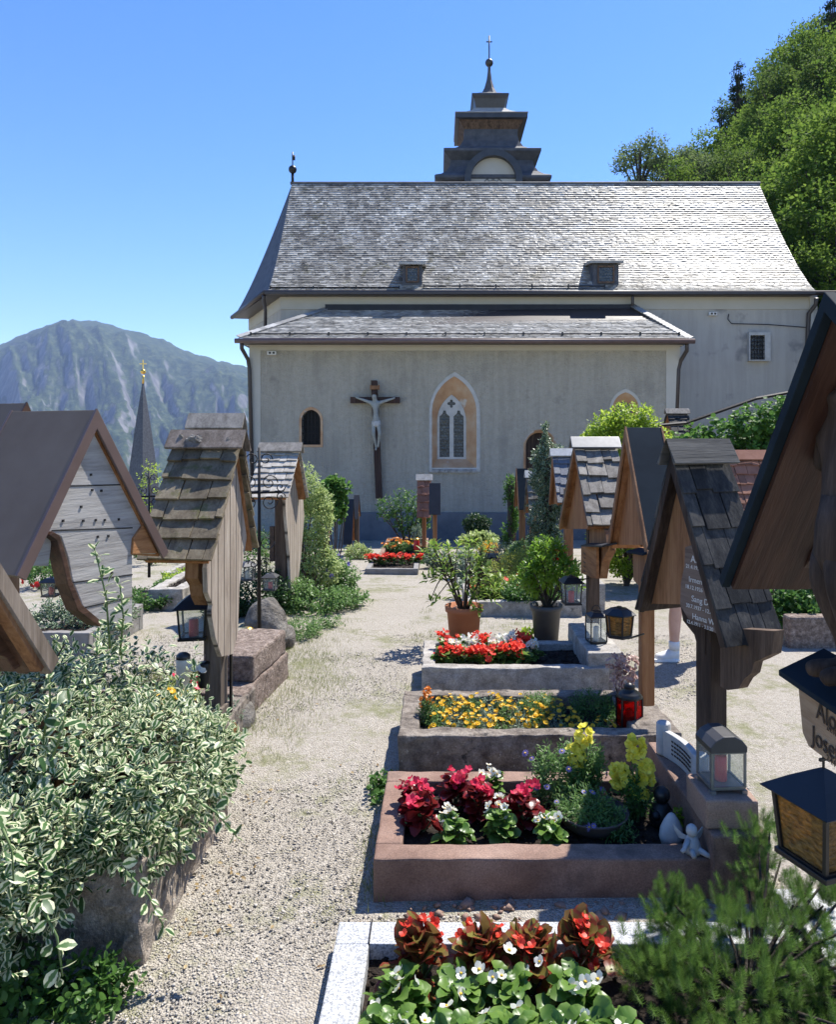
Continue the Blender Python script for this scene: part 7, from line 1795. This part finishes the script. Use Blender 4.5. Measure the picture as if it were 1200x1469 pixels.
# spruce
r_ = random.Random(5); bl = []
for i in range(16):
    u = i / 15; z_ = 1.5 + 11 * u; R_ = 2.3 * (1 - u) + .25
    for k_ in range(max(3, int(7 * (1 - u)) + 2)):
        a = k_ * 6.283 / max(3, int(7 * (1 - u)) + 2) + i; bl.append((math.cos(a) * R_ * .6, math.sin(a) * R_ * .6, z_, R_ * .42 + .08, R_ * .42 + .08, .30))
protos['s1'] = tree_parts('spruce_tree', 450, 'l_treed', 13, bl, 3600, .5, 7, .26, T_DIA, inner=.6, up=.0, droop=.3)
def trees():
    used = set()
    L_ = [  # px, py of crown top, distance, prototype, height scale
        (1172, 195, 27, 'b1', 1.0), (1200, 300, 22.5, 'b4', .6), (1155, 345, 25.5, 'b4', .75), (1240, 120, 27, 'b1', 1.1), (1100, 240, 33, 'b4', .95), (1060, 215, 37, 'b2', .9), (1010, 215, 40, 'p1', 1.0), (965, 200, 40, 'p1', 1.05), (918, 188, 41, 'p1', 1.15), (940, 225, 44, 'b2', .8), (990, 225, 46, 'b4', .9),
        (1060, 85, 52, 's1', 1.05), (1098, 80, 56, 's1', .95), (1035, 150, 50, 's1', .8), (1120, 95, 45, 'b2', 1.1), (1150, 40, 48, 'b1', 1.1), (1195, -25, 50, 's1', 1.2), (1110, 170, 42, 'b1', 1.0), (1180, 80, 42, 'b2', 1.1), (1230, 0, 44, 'b1', 1.1), (1080, 160, 46, 'b4', 1.0), (1140, 140, 38, 'b4', 1.0), (1200, 150, 33, 'b2', 1.0), (1250, 60, 36, 'b1', 1.1), (1130, 230, 30, 'b2', .7), (1380, 330, 20, 'b3', .7), (1180, 330, 26, 'b3', .8), (1290, 60, 30, 'b2', 1.2), (1050, 255, 34, 'b1', .6), (1345, 260, 23, 'b1', 1.1), (1370, 330, 17, 'b3', .8), (1120, 265, 29, 'b4', .55),
        (1030, 190, 42, 'b4', 1.0), (1085, 195, 40, 'b1', .95), (1150, 110, 44, 'b4', 1.1), (1180, 20, 52, 'b2', 1.2), (1075, 130, 54, 'b2', 1.1), (1210, 90, 38, 'b4', 1.1), (1160, 215, 30, 'b1', .9), (1100, 130, 50, 'b1', 1.1), (1190, 160, 30, 'b4', 1.1), (1205, 230, 25, 'b1', 1.0), (1130, 60, 56, 'b2', 1.2), (975, 235, 37, 'b4', .7), (1045, 180, 48, 's1', .9), (1215, 40, 42, 'b4', 1.2), (1000, 200, 44, 'p1', 1.1), (1195, 275, 26, 'b4', .9)]
    kinds = {'b1': 'sunlit bright green broadleaf tree', 'b2': 'mid green broadleaf tree', 'b3': 'deep green broadleaf tree', 'b4': 'yellowish green broadleaf tree', 'p1': 'airy pale leaved tree', 's1': 'dark pointed spruce'}
    wh = ['right beside the end of the church roof', 'overhanging the right end of the church eaves', 'touching the hipped end of the church roof', 'at the right picture edge above the roof end', 'on the slope behind the roof end', 'above the right part of the roof ridge', 'third from the left behind the roof ridge', 'second from the left behind the roof ridge', 'leftmost behind the church roof ridge', 'low behind the two leftmost pale trees', 'low behind the third pale tree',
          'tallest against the sky halfway up the slope', 'just right of the tallest spruce on the skyline', 'below and left of the tallest spruce', 'on the skyline right of the spruces', 'high on the skyline towards the top right', 'highest in the top right corner', 'in the middle of the wooded slope', 'on the upper slope near the right edge', 'at the top right edge of the slope', 'under the spruces on the slope', 'in mid slope above the roof corner', 'at mid height along the right edge', 'in the right margin high above the roof', 'small one just behind the roof corner', 'in the shade under the right eaves', 'in the dark gap beside the right roof hip', 'beyond the right margin of the slope', 'small one peeping over the right ridge end', 'low in the right margin beside the nave', 'lowest in the right margin beside the nave', 'squat one against the right roof edge',
          'filling the gap below the skyline spruces', 'left of centre on the wooded slope', 'just under the upper right skyline', 'second highest near the top right corner', 'behind the tallest spruce', 'in the right margin under the skyline', 'above the hipped roof corner', 'directly right of the tallest spruce', 'in front of the mid slope trees at the right', 'bulging over the right edge above the roof', 'on the skyline between the spruces and the top right', 'small one showing over the ridge between the pale trees', 'shorter one in front of the skyline spruces', 'in the upper right margin', 'fourth from the left behind the roof ridge', 'hugging the right roof slope']
    for i, ((px, py, Y, kd, sc_h), w) in enumerate(zip(L_, wh)):
        pr = protos[kd]
        o = pr if kd not in used else copy_tree(pr)
        used.add(kd)
        H = {'b1': 10, 'b2': 11, 'b3': 11, 'b4': 9, 'p1': 8, 's1': 13}[kd] * sc_h
        q = P(px, py, Y); z_ = q.z - H
        o.location = (q.x, Y, z_); o.scale = (sc_h * rnd.uniform(.92, 1.1),) * 2 + (sc_h,); o.rotation_euler = (0, 0, rnd.uniform(0, 6.28))
        tag(o, kinds[kd] + ' ' + w, 'tree', 'trees on the wooded slope')
trees()
# ------------------------------------------------------------------ person walking on the far path
c = G(958, 944); px_, py_, pz_ = c.x, c.y, c.z
pe = empty('person', 'person in shorts and white trainers walking left on the gravel, mostly hidden by a marker', 'person', (px_, py_, pz_))
hx = .20
J = [(hx, 0, .80, (.115, .09)), (hx, 0, .93, (.10, .085)), (hx - .01, 0, 1.10, (.125, .10)), (hx - .02, 0, 1.22, (.11, .10)), (hx - .03, 0, 1.31, .045), (hx - .05, 0, 1.38, .05), (hx - .05, 0, 1.46, (.075, .085)), (hx - .045, 0, 1.52, .06),
     (hx - .04, -.08, .72, .078), (.05, -.07, .43, .052), (.035, -.07, .33, .052), (.03, -.07, .10, .033), (.0, -.07, .05, .03),
     (hx + .04, .08, .72, .078), (.36, .07, .44, .052), (.38, .07, .34, .052), (.44, .07, .12, .033), (.42, .07, .05, .03),
     (hx, -.16, 1.20, .05), (hx + .05, -.18, .97, .04), (hx - .02, -.16, .78, .03), (hx - .05, -.15, .70, .032),
     (hx, .16, 1.20, .05), (hx + .02, .18, .97, .04), (hx - .08, .17, .80, .03), (hx - .12, .17, .73, .032)]
E = [(0, 1), (1, 2), (2, 3), (3, 4), (4, 5), (5, 6), (6, 7), (0, 8), (8, 9), (9, 10), (10, 11), (11, 12), (0, 13), (13, 14), (14, 15), (15, 16), (16, 17), (3, 18), (18, 19), (19, 20), (20, 21), (3, 22), (22, 23), (23, 24), (24, 25)]
skin('body', pe, M['skin'], J, E)
for s_, x0 in ((-.07, -.07), (.07, .35)):
    mb = MB(); mb.smooth = True
    prof = [(0.0, .04, .055), (.03, .044, .06), (.08, .043, .075), (.13, .040, .10), (.17, .036, .105), (.19, .03, .10)]
    vs = []; n = 12
    for x, hw, ht in [(-.045, .02, .035)] + [(x * .85 - .03, a, b) for x, a, b in prof]:
        for k_ in range(n):
            a = 2 * math.pi * k_ / n; vs.append((x0 + x, s_ + hw * math.cos(a), max(.004, ht * .5 + ht * .55 * math.sin(a))))
    fs = []
    for i in range(len(prof)):
        for k_ in range(n): fs.append((i * n + k_, i * n + (k_ + 1) % n, (i + 1) * n + (k_ + 1) % n, (i + 1) * n + k_))
    fs += [tuple(range(n)), tuple(len(prof) * n + k_ for k_ in range(n))]
    mb.add(vs, fs); sh = mb.build('shoe', M['shoe'], pe)
    mb = MB(); mb.ext([(x0 - .085, s_ - .03), (x0 - .06, s_ - .045), (x0 + .10, s_ - .045), (x0 + .135, s_ - .025), (x0 + .135, s_ + .025), (x0 + .10, s_ + .045), (x0 - .06, s_ + .045), (x0 - .085, s_ + .03)], lambda a, b, d: (a, b, d), .0, .022); mb.build('sole', M['cloth_w'], sh, bevel=.004)
    mb = MB(); mb.smooth = True; mb.lathe([(.042, .085), (.042, .15), (.038, .152)], (x0 + .10 if s_ < 0 else x0 + .09, s_, 0), 12, 1, .9); mb.build('sock', M['cloth_w'], pe)
skin('shorts', pe, M['cloth_b'], [(hx, 0, .80, (.135, .115)), (hx, 0, .93, (.12, .11)), (hx - .04, -.085, .70, .10), (hx - .07, -.085, .58, .095), (hx + .05, .085, .70, .10), (hx + .08, .085, .58, .095)], [(0, 1), (0, 2), (2, 3), (0, 4), (4, 5)])
skin('shirt', pe, M['cloth_w'], [(hx, 0, .90, (.125, .11)), (hx - .01, 0, 1.10, (.14, .115)), (hx - .02, 0, 1.22, (.125, .115)), (hx - .03, 0, 1.29, .06), (hx, -.165, 1.19, .062), (hx + .03, -.18, 1.08, .058), (hx, .165, 1.19, .062), (hx + .01, .18, 1.08, .058)], [(0, 1), (1, 2), (2, 3), (2, 4), (4, 5), (2, 6), (6, 7)])
mb = MB(); mb.smooth = True; mb.sphere((hx - .03, 0, 1.475), .1, 14, 10, 0, (1, .92, 1)); mb.build('hair', M['hair'], pe)

# ------------------------------------------------------------------ camera, sky, sun
cam = bpy.data.cameras.new('camera'); co = bpy.data.objects.new('camera', cam); col.objects.link(co)
co.location = CAM; co.rotation_euler = CAMR; cam.sensor_fit = 'HORIZONTAL'; cam.sensor_width = 36; cam.lens = 36 * FPX / 1200
cam.shift_x = -(VPX - 600) / 1200; cam.shift_y = -(734.5 - HOR) / 1200; cam.clip_start = .05; cam.clip_end = 20000
sc.camera = co
w = bpy.data.worlds.new('World'); sc.world = w; w.use_nodes = True
nt = w.node_tree; bg = nt.nodes['Background']
sky = nt.nodes.new('ShaderNodeTexSky'); sky.sky_type = 'NISHITA'; sky.sun_disc = False
sky.sun_elevation = R(SUN_EL); sky.sun_rotation = R(SUN_AZ); sky.altitude = 500; sky.air_density = 1.0; sky.dust_density = .15; sky.ozone_density = 2.5
hs = nt.nodes.new('ShaderNodeHueSaturation'); hs.inputs['Saturation'].default_value = 1.3; hs.inputs['Hue'].default_value = .512; nt.links.new(sky.outputs[0], hs.inputs['Color']); nt.links.new(hs.outputs[0], bg.inputs[0]); bg.inputs[1].default_value = SKY
sl = bpy.data.lights.new('sun', 'SUN'); sl.energy = SUN; sl.angle = R(.53); sl.color = (1, .955, .88)
so = bpy.data.objects.new('sun', sl); col.objects.link(so)
d = Vector((math.sin(R(SUN_AZ)) * math.cos(R(SUN_EL)), math.cos(R(SUN_AZ)) * math.cos(R(SUN_EL)), math.sin(R(SUN_EL))))
so.rotation_euler = d.to_track_quat('Z', 'Y').to_euler(); so.location = (20, 20, 40)
sc.view_settings.view_transform = 'Standard'; sc.view_settings.look = 'None'; sc.view_settings.gamma = 1; sc.view_settings.exposure = EXPO; sc.view_settings.use_curve_mapping = False
sc.cycles.max_bounces = 8; sc.cycles.transparent_max_bounces = 24; sc.cycles.volume_bounces = 0; sc.cycles.use_denoising = True
sc.cycles.sample_clamp_indirect = 6
